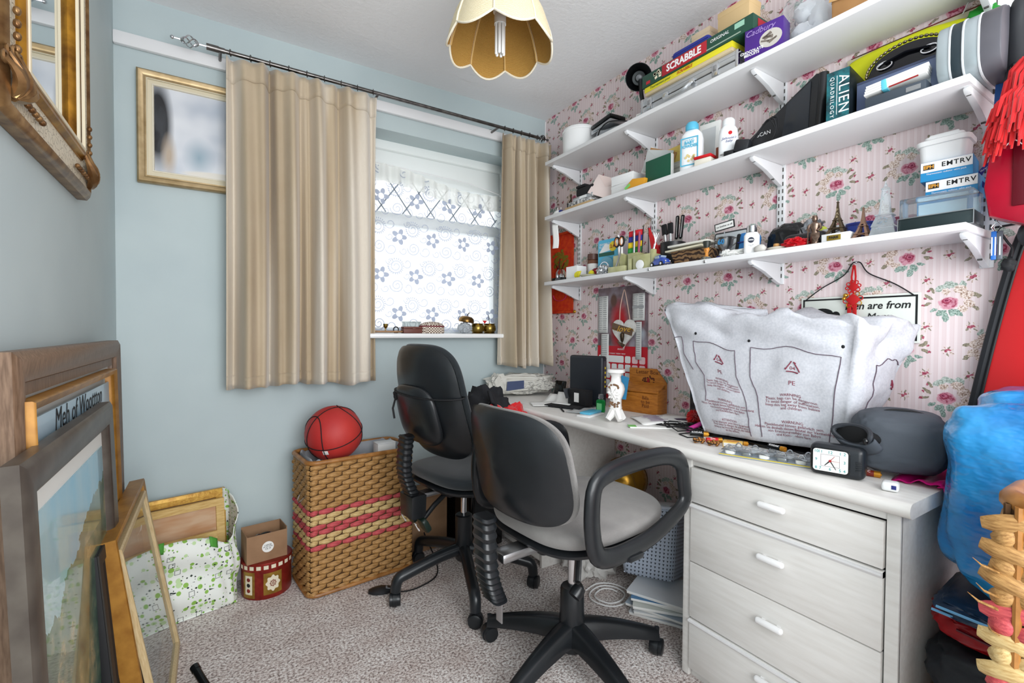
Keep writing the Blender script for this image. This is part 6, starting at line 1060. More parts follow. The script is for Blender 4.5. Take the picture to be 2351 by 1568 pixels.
t_ = on('onyx_organiser', 'green onyx desk organiser holding pens and scissors', 'organiser', 'b', 1.53, 1.585, -88); bx(t_, .15, .05, .010, ony, .002, 'base'); bx(t_, .07, .045, .085, ony, .002, 'pen_box', c=(-.035, .0)); bx(t_, .055, .045, .085, ony, .002, 'pen_box', c=(.045, 0)); bx(t_, .10, .02, .030, ony, .002, 'front_tray', c=(-.02, -.045)); bx(t_, .018, .014, .055, ony, .002, 'bell_post', c=(.055, -.045)); G().lathe([(.006, 0), (.012, .003), (.012, .008), (0, .009)], 14, c=(-.035, .0, .085)).out('rosette', ony, t_)
t_ = on('scissors', 'orange and black handled scissors standing in onyx organiser', 'scissors', 'b', 1.535, 1.535, -88, .02)
for s_ in (-1, 1):
    G().tube([(.014*s_+.014*cos(a), 0, .118+.021*sin(a)) for a in [2*pi*i/18 for i in range(18)]], .0042, 8, loop=True).out('handle', blackmat, t_); G().tube([(.014*s_+.0105*cos(a), -.001, .118+.017*sin(a)) for a in [2*pi*i/18 for i in range(18)]], .0025, 6, loop=True).out('handle_liner', mat('orange', '#c9783a', .5), t_); G().prism([(.010*s_, .098), (.003*s_-.003, .06), (-.016*s_-.012, .0), (-.010*s_-.006, .004), (.006*s_+.003, .06)], -.001, .001).out('blade', steel, t_)
for j, (dx, m_, h, lb) in enumerate(((-.055, inkw, .145, 'white pen standing in the onyx organiser'), (-.042, paper, .13, 'cream pen standing in the onyx organiser'), (.03, steel, .155, 'steel pen standing in the onyx organiser'), (.055, mat('mauve', '#a04a6a', .4), .14, 'mauve pen standing in the onyx organiser'))):
    p_ = on('pen', lb, 'pen', 'b', 1.53-dx, 1.592, -88, .05, group='pens in the organiser', rot=(.06, .05*(j-1), -1.55)); G().cyl((0, 0, .036), (0, 0, h-.03), .0055, n=10).out('barrel', m_, p_); G().cyl((0, 0, h-.03), (0, 0, h-.012), .0058, .003, 10).out('cap', m_, p_)
t_ = on('onyx_box', 'square green onyx pot with white button beside organiser', 'pot', 'b', 1.400, 1.562, -88); bx(t_, .10, .06, .065, ony, .003, 'pot'); bx(t_, .02, .02, .080, ony, .003, 'corner_post', c=(.05, -.02))
t_ = on('round_badge', 'round white badge leaning on the onyx pot', 'badge', 'b', 1.402, 1.524, -85); G().prism(circ(.020, 24, 0, .020), -.004, .0, .001).out('disc', white, t_); G().prism(circ(.017, 24, 0, .020), .0, .002).out('back_plate', steel, t_)
t_ = on('metal_whisk', 'thin silver wire whisk poking from the onyx pot', 'whisk', 'b', 1.43, 1.60, -85, .0, rot=(0, .3, -1.5)); 
for k in range(4): G().tube([(.010*sin(k), .006*cos(k), .08), (.002*k, 0, .12), (.012*sin(k*1.7), .008*cos(k), .165)], .0014, 5).out('wire_prong', chrome, t_)
G().cyl((0, 0, .062), (0, 0, .12), .003, n=8).out('stem', chrome, t_)
def flag(label, y, x, h, w, hh, rotv, seed):
    t_ = thing('paper_flag', label, 'flag', (x, y, ZT['b']+.0), rot=rotv, group='striped paper flags'); G().cyl((0, 0, .0), (0, 0, h), .0022, n=8).out('stick', blackmat, t_); R_ = random.Random(seed)
    for k, c in enumerate(('#c8202c', '#32358c', '#e3c21f', '#2a8a3a')):
        z1 = h-.012-hh*k/4; z0 = z1-hh/4; G().grid(lambda u, v: (.002+u*w, .006*sin(u*5+k*.2), z0+(z1-z0)*v-.25*u*hh*.4), 8, 3).out('stripe', mat('flag_'+c[1:], c, .6), t_, 180, solid=.0006)
flag('four striped paper flag drooping point down on bottom shelf', 1.478, 1.61, .205, .06, .10, (.0, -.05, RAD(125)), 1); flag('small four striped paper flag beside black pen cup', 1.452, 1.655, .135, .05, .07, (0, 0, -1.5), 2)
t_ = on('red_cloth_flag', 'red cloth pennant hanging behind the onyx pot', 'pennant', 'b', 1.435, 1.645, -88); G().prism([(-.035, .20), (-.025, .20), (.045, .07), (.02, .05), (-.01, .09)], -.001, .001).out('cloth', redcloth, t_); G().cyl((-.03, 0, 0), (-.03, 0, .205), .002, n=6).out('stick', blackmat, t_)
t_ = on('pen_cup', 'black cylindrical utensil cup with knives on bottom shelf', 'cup', 'b', 1.342, 1.656); G().lathe([(.050, 0), (.052, .003), (.052, .115), (.048, .115), (.048, .008), (0, .008)], 32).out('cup', mat('cup_black', '#1c1c1f', .35), t_)
for j, (x, rx_, lb, kind) in enumerate(((-.022, -.14, 'black handled brush standing in the utensil cup', 0), (.012, .05, 'black and steel handled knife in utensil cup', 1), (.024, .12, 'second steel trimmed knife handle in utensil cup', 1), (-.006, -.05, 'steel ferrule utensil in the black cup', 0))):
    k_ = thing('utensil', lb, 'utensil', (1.656, 1.342-x, ZT['b']+.012), rot=(0, rx_, -1.57), group='utensils in the black cup')
    if kind: G().box((0, 0, .165), (.016, .012, .10), .006).out('handle', blackgloss, k_); G().box((.004, -.0062, .165), (.004, .002, .085), .001).out('steel_inlay', chrome, k_); G().box((0, 0, .062), (.02, .002, .12)).out('blade', steel, k_)
    else: G().cyl((0, 0, 0), (0, 0, .12), .005, n=10).cyl((0, 0, .12), (0, 0, .145), .008, n=12).out('ferrule', chrome, k_); G().box((0, 0, .168), (.024, .012, .048), .003).out('head', blackmat, k_)
t_ = on('toy_car', 'little blue toy beetle shaped car parked on shelf edge', 'toy car', 'b', 1.302, 1.532, -100)
cb_ = mat('car_blue', '#2348a8', .15, coat=.6); G().rings([[V((x, y*wd, z)) for y, z in ((-1, .008), (-1, .018), (-.85, ht_*.62), (-.62, ht_), (.62, ht_), (.85, ht_*.62), (1, .018), (1, .008))] for x, wd, ht_ in ((-.046, .012, .018), (-.042, .017, .024), (-.025, .019, .030), (-.018, .0185, .044), (.012, .018, .046), (.022, .0185, .034), (.038, .018, .029), (.046, .012, .018))]).out('body', cb_, t_, 60)
for x in (-.027, .027):
    for s_ in (-1, 1): G().lathe([(.004, -.004), (.0095, -.004), (.0095, .004), (.004, .004)], 16, M=MX.Translation((x, s_*.018, .0098)) @ MX.Rotation(pi/2, 4, 'X')).out('wheel', blackmat, t_); G().lathe([(.0, -.0045), (.005, -.0045), (.005, .0045), (0, .0045)], 12, M=MX.Translation((x, s_*.018, .0098)) @ MX.Rotation(pi/2, 4, 'X')).out('hubcap', whitegloss, t_)
for s_ in (-1, 1): G().box((-.003, s_*.0152, .037), (.026, .003, .010), .001, (s_*-.28, 0, 0)).out('side_window', mat('car_glass', '#9fb0c0', .1), t_)
G().box((.018, 0, .039), (.003, .026, .010), .001, (0, .5, 0)).out('windscreen', mat('car_glass', '#9fb0c0', .1), t_)
for s_ in (-1, 1): G().ell((.043, s_*.011, .019), (.004, .004, .004), 8).out('headlight', chrome, t_)
G().box((.047, 0, .011), (.004, .032, .004), .001).out('bumper', chrome, t_)
t_ = on('carved_box', 'brown woven pattern box holding a pale book on shelf', 'box', 'b', 1.196, 1.592, -86); mcv = mat('carved_brown', '#4a3324', .45); q = NT(mcv); wv = q.n('ShaderNodeTexWave', wave_type='RINGS'); wv.inputs['Scale'].default_value = 28; wv.inputs['Distortion'].default_value = 9; q.l(q.coord(), wv.inputs[0]); q.l(q.ramp(wv.outputs['Fac'], (.3, '#33221a'), (.7, '#8a6a48')), q.b.inputs['Base Color']); q.bump(wv.outputs['Fac'], .5, .003)
G().prism([(-.085, .06), (-.06, 0), (.075, 0), (.09, .055)], -.025, .045, .002).out('box_body', mcv, t_); G().box((-.02, .0, .064), (.16, .075, .007), .001, (0, -.05, 0)).out('lid_edge', mat('ivory', '#d9d2b8', .5), t_)
t_ = on('pale_book', 'thin pale book lying across the brown woven pattern box', 'book', 'b', 1.20, 1.60, -84, .076); bx(t_, .17, .09, .008, mat('book_cream', '#d8d6cc', .6), .001, 'cover', rot=(0, -.03, 0)); bx(t_, .165, .086, .005, paper, .0005, 'pages', z=.0015, rot=(0, -.03, 0))
t_ = on('egyptian_bust', 'small queen bust with tall dark crown on shelf edge', 'figurine', 'b', 1.087, 1.527, -70); skin_o = mat('bust_orange', '#c98434', .4)
G().lathe([(.016, 0), (.017, .004), (.012, .010), (.006, .016), (.0055, .026), (.008, .030), (.010, .038), (.009, .046), (.004, .050)], 20, sc=(1, .8)).out('neck_and_head', skin_o, t_); G().lathe([(.0085, .044), (.011, .052), (.014, .066), (.013, .069), (0, .070)], 20, sc=(1, .9)).out('crown', mat('crown_dark', '#2c2f2a', .4), t_); G().lathe([(.0175, .0), (.018, .006), (.013, .012)], 20, sc=(1, .8), caps=False).out('collar', mat('collar_stripe', '#8d8468', .5, var=(120, '#3c4a5a', 1)), t_); G().ell((0, -.0085, .040), (.0016, .002, .003), 6).out('nose', skin_o, t_)
for s_ in (-1, 1): G().ell((s_*.0035, -.0082, .0425), (.0016, .001, .0008), 6).out('eye', ink, t_)
G().ell((0, -.0082, .0345), (.0022, .001, .0009), 6).out('mouth', mat('lip', '#8e3a2a', .5), t_)
t_ = on('blue_charm', 'tiny blue and glass charm beside the queen bust', 'charm', 'b', 1.055, 1.56, -90); bx(t_, .022, .016, .014, navy, .003, 'block'); G().ell((.02, 0, .008), (.010, .008, .008), 10).out('bead', glass, t_)
t_ = on('trophy_cup', 'small silver trophy cup with blue number on bottom shelf', 'trophy', 'b', 1.075, 1.62, -85); G().lathe([(.022, 0), (.022, .006), (.006, .012), (.005, .03), (.014, .04), (.026, .058), (.030, .085), (.033, .090), (.030, .090), (.024, .062), (0, .046)], 24).out('cup', steel, t_)
for s_ in (-1, 1): G().tube(smooth_path([(s_*.028, 0, .082), (s_*.042, 0, .084), (s_*.044, 0, .068), (s_*.026, 0, .056)], 5), .0025, 6).out('handle', steel, t_)
txt('60', .026, mat('num_blue', '#3a8ac4', .4), t_, (0, -.0305, .070), bold=.0008); txt('Happy Birthday', .0075, ink, t_, (0, -.033, .084))
t_ = on('sign_stand', 'tiny white placard with dark rim on a thin post', 'placard', 'b', 1.105, 1.66, -85); G().cyl((0, 0, 0), (0, 0, .125), .002, n=8).out('post', steel, t_); G().box((0, 0, .145), (.075, .003, .026), .001, (0, -.12, 0)).out('placard', paper, t_); G().frame(.078, .029, [(0, -.002), (0, .0025), (.003, .0025), (.003, -.002)], z0=.1305).xf(MX.Translation((0, 0, .145)) @ MX.Rotation(-.12, 4, 'Y') @ MX.Translation((0, 0, -.145))).out('rim', ink, t_); txt('no bother at all', .010, ink, t_, (0, -.0022, .145), (pi/2, -.12, 0)); bx(t_, .03, .02, .004, steel, .001, 'foot')
t_ = on('tablet_frame', 'dark rimmed white tablet leaning against the wallpaper', 'tablet', 'b', 1.105, 1.69, -90, 0, rot=(-.12, 0, -1.57)); G().prism(rrect(.14, .13, .008, 3, 0, .066), -.004, .004, .001).out('case', mat('frame_dark', '#3c4044', .4), t_); G().prism(rrect(.128, .118, .004, 3, 0, .066), -.0052, -.0042).out('screen', mat('screen_pale', '#cfd6da', .2), t_)
t_ = on('tissue_pile', 'crumpled white tissue lying on bottom shelf by bottle', 'tissue', 'b', .995, 1.545); G().lump((0, 0, .015), (.042, .02, .011), .4, 2.5, 5, 4).lump((-.022, -.004, .016), (.016, .012, .014), .4, 2.6, 8, 3).out('tissue', paper, t_, 40)
t_ = on('blue_pouch', 'blue and black sports pouch behind white lotion bottle', 'pouch', 'b', .978, 1.612, -74); G().box((0, 0, .048), (.075, .045, .085), .020, (0, .12, 0), seg=4).out('pouch_body', mat('sport_blue', '#2f7cc0', .5), t_); G().box((-.032, 0, .046), (.014, .047, .085), .006, (0, .12, 0)).out('black_side', blackmat, t_); G().tube([(-.03, -.0235, .055), (.034, -.0235, .062)], .0025, 6).out('seam_strap', navy, t_)
t_ = on('lotion_bottle', 'white lotion bottle with silver cap and round dark logo', 'bottle', 'b', .922, 1.537, -66); flatb([(.022, 0), (.024, .003), (.024, .062), (.018, .072), (.014, .074)], .65).out('bottle', whitegloss, t_); G().lathe([(.0145, .073), (.0155, .075), (.0155, .094), (.0135, .096), (0, .097)], 24).out('cap', chrome, t_); G().prism(circ(.0095, 20, 0, .046), -.0168, -.0160).out('logo_disc', mat('logo_ink', '#2a3040', .5), t_); txt('NIVEA', .0055, inkw, t_, (0, -.0172, .046), bold=.0002); txt('body milk\ncare', .0042, mat('grey_ink', '#9aa0a4', .6), t_, (0, -.0162, .028))
t_ = on('wrapped_bundle', 'black plastic wrapped bundle with shiny grey end on shelf', 'bundle', 'b', .848, 1.668, -88); G().lump((-.02, 0, .056), (.065, .034, .05), .15, 2.0, 41, 4, .7).out('black_wrap', mat('black_poly', '#1c1e20', .2), t_, 40); G().lump((.055, 0, .062), (.03, .032, .045), .25, 3.0, 43, 4, .8).out('grey_wrap', mat('grey_poly', '#8d9094', .2, .2, var=(30, '#3c3f44', 3)), t_, 30)
t_ = on('white_pebble', 'smooth grey white pebble lying on the shelf edge', 'pebble', 'b', .884, 1.522); G().lump((0, 0, .013), (.020, .014, .013), .1, 1.5, 2, 3).out('stone', mat('pebble', '#c9c6c0', .6), t_)
t_ = on('shell_dish', 'flat pale shell dish with cork on bottom shelf edge', 'dish', 'b', .838, 1.535); G().lathe([(.018, 0), (.024, .005), (.028, .011), (.025, .011), (.02, .004), (0, .004)], 24, sc=(1, .7)).out('dish', mat('shell', '#cfc8ba', .5), t_)
t_ = on('wooden_cork', 'small wooden cork standing in the pale shell dish', 'cork', 'b', .838, 1.535, -90, .0045); G().lathe([(.009, 0), (.0095, .002), (.009, .016), (.008, .018), (0, .018)], 16).out('cork_body', mat('cork', '#c2935a', .7, var=(120, '#a87a44', 2)), t_); G().lathe([(.0094, .006), (.0097, .008), (.0094, .010)], 16, caps=False).out('band', mat('cork_band', '#a5773f', .6), t_)
t_ = on('glasses_case', 'long black glasses case lying behind red bow on shelf', 'glasses case', 'b', .775, 1.590, -88); G().box((0, 0, .028), (.13, .05, .05), .022, seg=4).out('case', mat('case_black', '#1a1a1e', .3), t_); G().tube([(-.06, -.0255, .03), (.06, -.0255, .03)], .0012, 5).out('seam', blackmat, t_)
t_ = on('red_bow', 'crumpled red satin ribbon on the bottom shelf edge', 'ribbon', 'b', .780, 1.532); G().lump((0, 0, .018), (.034, .02, .013), .5, 2.6, 17, 4).out('ribbon', mat('satin_red', '#c01420', .3), t_, 50); G().lump((.02, -.005, .008), (.02, .012, .008), .4, 2.6, 19, 3).out('ribbon_end', mat('satin_red'), t_, 50)
t_ = on('knight_figurine', 'bronze crusader knight figurine with shield and sword', 'figurine', 'b', .724, 1.535, -82); kb_ = mat('knight_bronze', '#6a5448', .3, .75, var=(90, '#8f7a6c', 2)); bx(t_, .036, .026, .005, kb_, .001, 'plinth')
G().lathe([(.010, .005), (.011, .02), (.009, .042), (.012, .056), (.013, .064), (.006, .071), (.004, .073)], 16, sc=(1, .75)).out('torso', kb_, t_); G().lathe([(.004, .071), (.0075, .075), (.008, .083), (.006, .089), (0, .091)], 14).out('helmet', kb_, t_)
for s_ in (-1, 1): G().tube([(s_*.006, 0, .036), (s_*.007, -.001, .020), (s_*.006, 0, .005)], [.0055, .0045, .004], 8).out('leg', kb_, t_); G().tube([(s_*.012, 0, .064), (s_*.017, -.003, .050), (s_*.010, -.010, .042)], [.0045, .004, .003], 8).out('arm', kb_, t_)
G().prism([(-.010, .032), (.010, .032), (.010, .018), (0, .003), (-.010, .018)], -.014, -.012, .0008).xf(MX.Translation((.007, 0, .004))).out('shield', kb_, t_); G().cyl((-.015, -.010, .006), (-.015, -.010, .060), .0018, n=6).box((-.015, -.010, .048), (.012, .003, .003)).out('sword', kb_, t_)
def eiffel(t_, h, w, m, z0=0, base=None):
    for sx in (-1, 1):
        for sy in (-1, 1):
            G().rings([[V((sx*x+a, sy*x+b, z0+z)) for a, b in ((-e, -e), (e, -e), (e, e), (-e, e))] for x, z, e in ((w*.44, 0, w*.10), (w*.33, h*.12, w*.085), (w*.20, h*.30, w*.065), (w*.11, h*.48, w*.05))]).out('leg', m, t_)
    G().rings([[V((a*x, b*x, z0+z)) for a, b in ((-1, -1), (1, -1), (1, 1), (-1, 1))] for x, z in ((w*.15, h*.46), (w*.09, h*.65), (w*.055, h*.86), (w*.05, h*.92), (w*.07, h*.925), (w*.07, h*.945), (w*.03, h*.955), (w*.008, h))]).out('spire', m, t_)
    for z, x in ((h*.16, w*.44), (h*.40, w*.25)): G().box((0, 0, z0+z), (x*2, x*2, h*.022), .0006).out('platform', m, t_)
    for k in range(4): G().tube([MX.Rotation(k*pi/2, 4, 'Z') @ V((w*.34*cos(a), -w*.40, z0+h*.015+h*.12*sin(a))) for a in [pi*i/10 for i in range(11)]], w*.03, 5).out('arch', m, t_)
wst = on('marble_plinth', 'white block plinth with gold plaque under bronze tower', 'plinth', 'b', .663, 1.545, -88); bx(wst, .074, .045, .026, mat('plinth_white', '#dfe0e0', .3), .002, 'block'); G().box((-.004, -.0232, .013), (.036, .0015, .015), .0005).out('plaque', mat('plaque_gold', '#9c8430', .35, .6), wst); txt('PARIS', .010, ink, wst, (-.004, -.0242, .013), bold=.0004)
t_ = on('tower_souvenir', 'dark bronze tower souvenir on white plinth', 'souvenir', 'b', .668, 1.548, -84, .0265); eiffel(t_, .098, .044, mat('bronze_tower', '#5d4f3c', .35, .75)); txt('P\nA\nR\nI\nS', .012, mat('pale_gold', '#b9a888', .4, .4), t_, (0, -.0062, .048))
t_ = on('tower_souvenir', 'copper pink tower souvenir standing directly on shelf', 'souvenir', 'b', .602, 1.545, -88); eiffel(t_, .092, .042, mat('copper_tower', '#9a7a68', .35, .7)); bx(t_, .046, .046, .004, mat('copper_pink', '#d6a68a', .5), .001, 'base')
t_ = on('tower_souvenir', 'tall clear glass tower souvenir beside copper tower', 'souvenir', 'b', .551, 1.545, -84); gt = mat('tower_glass', '#e3ebef', .06, trans=.75, ior=1.3)
G().rings([[V((a*x, b*x, z)) for a, b in ((-1, -1), (1, -1), (1, 1), (-1, 1))] for x, z in ((.029, 0), (.024, .022), (.0235, .024), (.026, .025), (.017, .052), (.0165, .054), (.0195, .055), (.019, .058), (.012, .060), (.007, .125), (.0085, .126), (.0085, .129), (.004, .132), (.0005, .150))]).out('tower', gt, t_, 20)
g = G()
for k in range(12): g.box((rnd.uniform(-.012, .012), -.0245+.0, .008+rnd.uniform(0, .04)), (.004, .001, .003))
g.out('etched_print', mat('etch', '#7d8a94', .5), t_)
t_ = on('blue_tub', 'small blue oval pot behind the bronze tower', 'pot', 'b', .632, 1.600, -84); G().lathe([(.026, 0), (.032, .01), (.034, .048), (.035, .050), (.035, .058), (.0, .060)], 28, sc=(1, .7)).out('pot', mat('periwinkle', '#3f52a8', .35), t_); G().lathe([(.0352, .049), (.0358, .052), (.0352, .056)], 28, sc=(1, .7), caps=False).out('lid_line', navy, t_)
t_ = on('glasses_case', 'maroon hard glasses case behind glass tower', 'glasses case', 'b', .578, 1.672, -88); G().box((0, 0, .022), (.15, .05, .042), .018, seg=4).out('lower_half', mat('case_grey', '#3a3640', .4), t_); G().box((.01, 0, .055), (.13, .05, .034), .016, seg=4).out('upper_half', mat('case_maroon', '#6d1f3c', .3), t_); G().tube([(-.05, -.0255, .05), (.06, -.0255, .052)], .001, 5).out('seam', mat('pale_pink', '#f0cdd0', .6), t_)
t_ = on('plastic_funnel', 'pale grey plastic funnel lying behind the knight figurine', 'funnel', 'b', .700, 1.64, -70, 0, rot=(0, 0, -1.2)); G().lathe([(.034, 0), (.036, .004), (.030, .045), (.010, .075), (.008, .09)], 24, M=MX.Translation((.04, 0, .034)) @ MX.Rotation(-pi/2+.25, 4, 'Y')).out('cone', mat('grey_funnel', '#b9bec4', .3), t_); G().ell((-.045, 0, .062), (.012, .008, .010), 8).out('yellow_tip', mat('lime_tip', '#cdd84a', .4), t_)
t_ = on('display_box', 'clear topped presentation box with dark base on shelf end', 'box', 'b', .444, 1.575, -87); bx(t_, .145, .10, .034, mat('teal_black', '#1f2c2e', .3), .003, 'base'); G().box((0, 0, .060), (.143, .098, .052), .004).out('clear_cover', clear, t_); G().frame(.147, .036, [(0, .052), (0, .0535), (.002, .0535), (.002, .052)], z0=-.001).out('base_edge', steel, t_)
t_ = on('valve_box', 'small blue valve box inside clear wrapping under other boxes', 'box', 'b', .455, 1.66, -86); bx(t_, .098, .06, .088, mat('valve_blue', '#2a8ec8', .4)); G().box((0, -.0312, .055), (.09, .001, .05)).out('pale_print', mat('ice_print', '#bfe0f0', .4), t_); G().box((-.0, -.0318, .03), (.08, .0008, .004)).out('line', inkw, t_)
for j, (y, dz, lb) in enumerate(((.437, .0885, 'lower white and blue valve carton near shelf end'), (.449, .139, 'upper white and blue valve carton under white tub'))):
    t_ = on('valve_carton', lb, 'box', 'b', y, 1.655-.004*j, -86+3*j, dz, group='valve cartons'); bx(t_, .102, .09, .05, mat('valve_blue'), .001); G().box((0, -.0456, .036), (.100, .001, .026)).out('white_band', inkw, t_); txt('EMTRV', .0165, ink, t_, (.019, -.0463, .037), bold=.0003, sx=1.0, sp=1.15); G().box((-.034, -.0463, .036), (.022, .0008, .013)).out('logo_block', ink, t_); txt('EPH', .012, mat('logo_gold', '#d89a3a', .5), t_, (-.034, -.0469, .036), bold=.0005); txt('Thermostatic radiator valve pack', .0058, inkw, t_, (0, -.0458, .018))
t_ = on('plastic_tub', 'white plastic tub with stepped lid above valve cartons', 'tub', 'b', .458, 1.655, -86, .1895); G().rings([[V((x*s_, y*s_, z)) for x, y in rrect(.102, .085, .018)] for s_, z in ((.9, 0), (.97, .045), (1.06, .046), (1.08, .050), (1.08, .058), (1.0, .060), (.8, .062), (.78, .070), (.02, .070))]).out('tub', white, t_, 40); G().box((0, 0, .073), (.06, .05, .008), .003).out('lid_step', white, t_)
# ================================================================ hanging things and bags at the right
nt_ = thing('wall_notice', 'white paper notice pinned to wallpaper above hanging bags', 'notice', (W-.003, .335, 1.86), -90); G().box((0, 0, .10), (.085, .002, .20)).out('sheet', mat('notice_blue', '#e3e8f0', .7), nt_); G().box((-.042, -.001, .10), (.002, .001, .20)).out('edge', mat('notice_edge', '#8d9298', .6), nt_)
n2 = thing('wall_notice', 'printed white leaflet behind the black ball at wall', 'notice', (W-.004, .325, 1.365), -90); G().box((0, 0, .03), (.10, .002, .07), 0, (0, -.06, 0)).out('sheet', mat('leaflet', '#c9ced2', .6), n2); G().box((0, -.0015, -.004), (.10, .002, .005), 0, (0, -.06, 0)).out('dark_edge', ink, n2)
g = G()
for k in range(6): g.box((-.02, -.0015, .045-k*.007), (.04, .001, .002), 0, (0, -.06, 0))
g.out('print', mat('print_lines', '#8b8e90', .8), n2)
hk = thing('coat_hook', 'chrome double hook holding the hanging bags', 'hook', (W-.001, .312, 1.86), -90); G().box((0, -.004, 0), (.03, .008, .05), .003).out('plate', chrome, hk); G().tube(smooth_path([(0, -.008, .0), (0, -.05, -.01), (0, -.11, .0), (0, -.125, .03)], 5), .006, 8).out('hook_arm', chrome, hk); G().ell((0, -.126, .034), (.010,)*3, 10).out('tip', chrome, hk)
um = thing('folding_umbrella', 'black strap handled umbrella hanging above red pompom hat', 'umbrella', (1.585, .312, 1.60)); G().tube(smooth_path([(0, 0, .26), (.006, .006, .20), (0, 0, .12), (-.01, .0, .04), (-.004, -.01, 0)], 5), [.010, .014, .016, .018, .018, .018, .018, .019, .020, .021, .022, .022, .023, .024, .024, .024, .024, .022, .02, .018, .015], 12).out('handle', mat('rubber_black', '#26282c', .5), um); G().ell((-.018, .004, .10), (.010, .010, .008), 8).out('button', blackgloss, um); G().tube([(0, 0, .25), (.003, 0, .285), (.012, -.003, .262)], .004, 6, loop=True).out('wrist_loop', chrome, um)
ht_ = thing('pompom_hat', 'red shaggy yarn hat with red band hanging at right', 'hat', (1.57, .300, 1.52)); ry = mat('yarn_red', '#d40f16', .75, sheen=.3)
G().ell((0, -.03, .10), (.07, .055, .10), 20).out('crown', ry, ht_); g = G(); R_ = random.Random(5)
for k in range(300):
    a = R_.uniform(pi*.30, pi*1.5); lay = R_.choice((0, 0, 1, 1, 2)); z0 = (.055, .10, .17)[lay]+R_.uniform(-.015, .015); r0 = (.072, .068, .045)[lay]; c, s_ = cos(a), sin(a)
    L = R_.uniform(.05, .085); o_ = R_.uniform(.010, .038); g.tube([(r0*c, -.03+r0*.8*s_, z0), ((r0+o_*.7)*c, -.03+(r0*.8+o_*.7)*s_, z0-L*.35), ((r0+o_)*c, -.03+(r0*.8+o_)*s_, z0-L)], [.0032, .0042, .0022], 5)
g.out('yarn_fringe', ry, ht_, 60)['kind'] = 'stuff'
G().tube([(.078*cos(a), -.03+.064*sin(a), .062+.01*cos(a)) for a in [2*pi*i/28 for i in range(28)]], .011, 8, loop=True).out('satin_band', mat('satin_red2', '#e01430', .3), ht_)
for lb, x, y, z, m_, w in (('blue woven lanyard strap hanging beside the umbrella', 1.63, .352, 1.30, mat('lanyard_blue', '#2a62b0', .6), .014),):
    ln = thing('lanyard', lb, 'lanyard', (x, y, z), -80); G().tube(smooth_path([(.01, 0, .53), (.0, -.002, .40), (-.004, 0, .25), (0, 0, .105)], 5), .009, 6, flat=.15, upv=(0, 1, 0)).out('strap', m_, ln); txt('NHS', .012, inkw, ln, (.001, -.0045, .43), (pi/2, pi/2, 0))
    G().lathe([(.004, .105), (.006, .095), (.003, .085), (.006, .075), (.004, .06)], 10).out('swivel_clip', chrome, ln); G().tube([(0, -.001, .06), (-.008, 0, .045), (0, 0, .03), (.008, 0, .045)], .0022, 6, loop=True).out('ring', chrome, ln)
    G().box((-.004, 0, .0), (.010, .010, .07), .002).out('blue_gadget', blue, ln); G().box((.007, 0, .0), (.010, .010, .07), .002).out('grey_gadget', mat('gadget_grey', '#5a6068', .4), ln)
    for xx in (-.007, -.001, .007): G().box((xx, -.0056, -.002), (.0022, .001, .045)).out('white_line', inkw, ln)
    G().tube(smooth_path([(.008, 0, .03), (.02, 0, .005), (.028, .0, -.01), (.027, 0, -.03)], 4), .0025, 6).out('black_tab', blackmat, ln); G().lump((.022, 0, -.05), (.014, .008, .016), .3, 2, 3, 3).out('rubber_end', blackmat, ln)
l2 = thing('lanyard', 'purple looped lanyard by the slotted upright', 'lanyard', (1.66, .375, 1.45), -80); G().tube(smooth_path([(.03, 0, .08), (-.006, -.002, .055), (-.018, 0, .03), (-.008, 0, .01), (.03, .002, -.02)], 6), .006, 6, flat=.15, upv=(0, 1, 0)).out('strap', mat('lanyard_purple', '#3c2f8a', .6), l2); txt('library', .007, inkw, l2, (-.008, -.004, .05), (pi/2, -.6, 0))
rbg = thing('red_bag', 'glossy crimson folded bag hanging under the pompom hat', 'bag', (1.60, .29, 1.36)); rgm = mat('crimson_gloss', '#b00d2c', .22, var=(7, '#8a0a22', 3))
G().prism([(-.06, .0), (.0, -.03), (.06, .03), (.06, .20), (-.055, .20), (-.07, .07)], -.05, .035, .008).xf(MX.Rotation(RAD(-90), 4, 'Z')).out('body', rgm, rbg); G().box((-.052, .0, .10), (.006, .04, .17), .002).out('dark_fold', mat('dark_crimson', '#5a0818', .3), rbg); G().tube(smooth_path([(-.055, .035, .15), (-.057, .02, .165), (-.056, .005, .15)], 4), .0012, 5).out('printed_scroll', inkw, rbg)
bb_ = thing('black_ball', 'black rubber ball charm hanging below the crimson bag', 'ball charm', (1.625, .295, 1.318)); G().ell((0, 0, 0), (.026, .020, .030), 18).out('ball', mat('rubber_black', '#26282c', .5), bb_); G().cyl((0, 0, .028), (0, 0, .06), .002, n=6).out('cord', blackmat, bb_)
jk2 = thing('red_jacket', 'bright red garment with black edge hanging at far right', 'jacket', (0, 0, 0)); rj = mat('jacket_red', '#d8141a', .65, sheen=.2)
def edge(v):   # black zip edge: (x,y,z), top to bottom
    return V((1.688, .308+.088*v**.8, 1.335-.47*v))
G().grid(lambda u, v: tuple(edge(v)+V((-.03*sin(pi*u)-.02*u, -.24*u, .008*sin(u*9+v*3)))), 24, 30).out('red_cloth', rj, jk2, 180, solid=.012)
G().tube([edge(i/30)+V((0, .006, 0)) for i in range(31)], .012, 8).out('black_edge', mat('neo_black', '#1e2024', .7), jk2); G().tube([edge(i/30)+V((-.012, -.006, 0)) for i in range(31)], .003, 6).out('zip', ink, jk2); G().tube([edge(i/20)+V((.0, -.24, 0)) for i in range(21)], .010, 8).out('far_edge', rj, jk2)
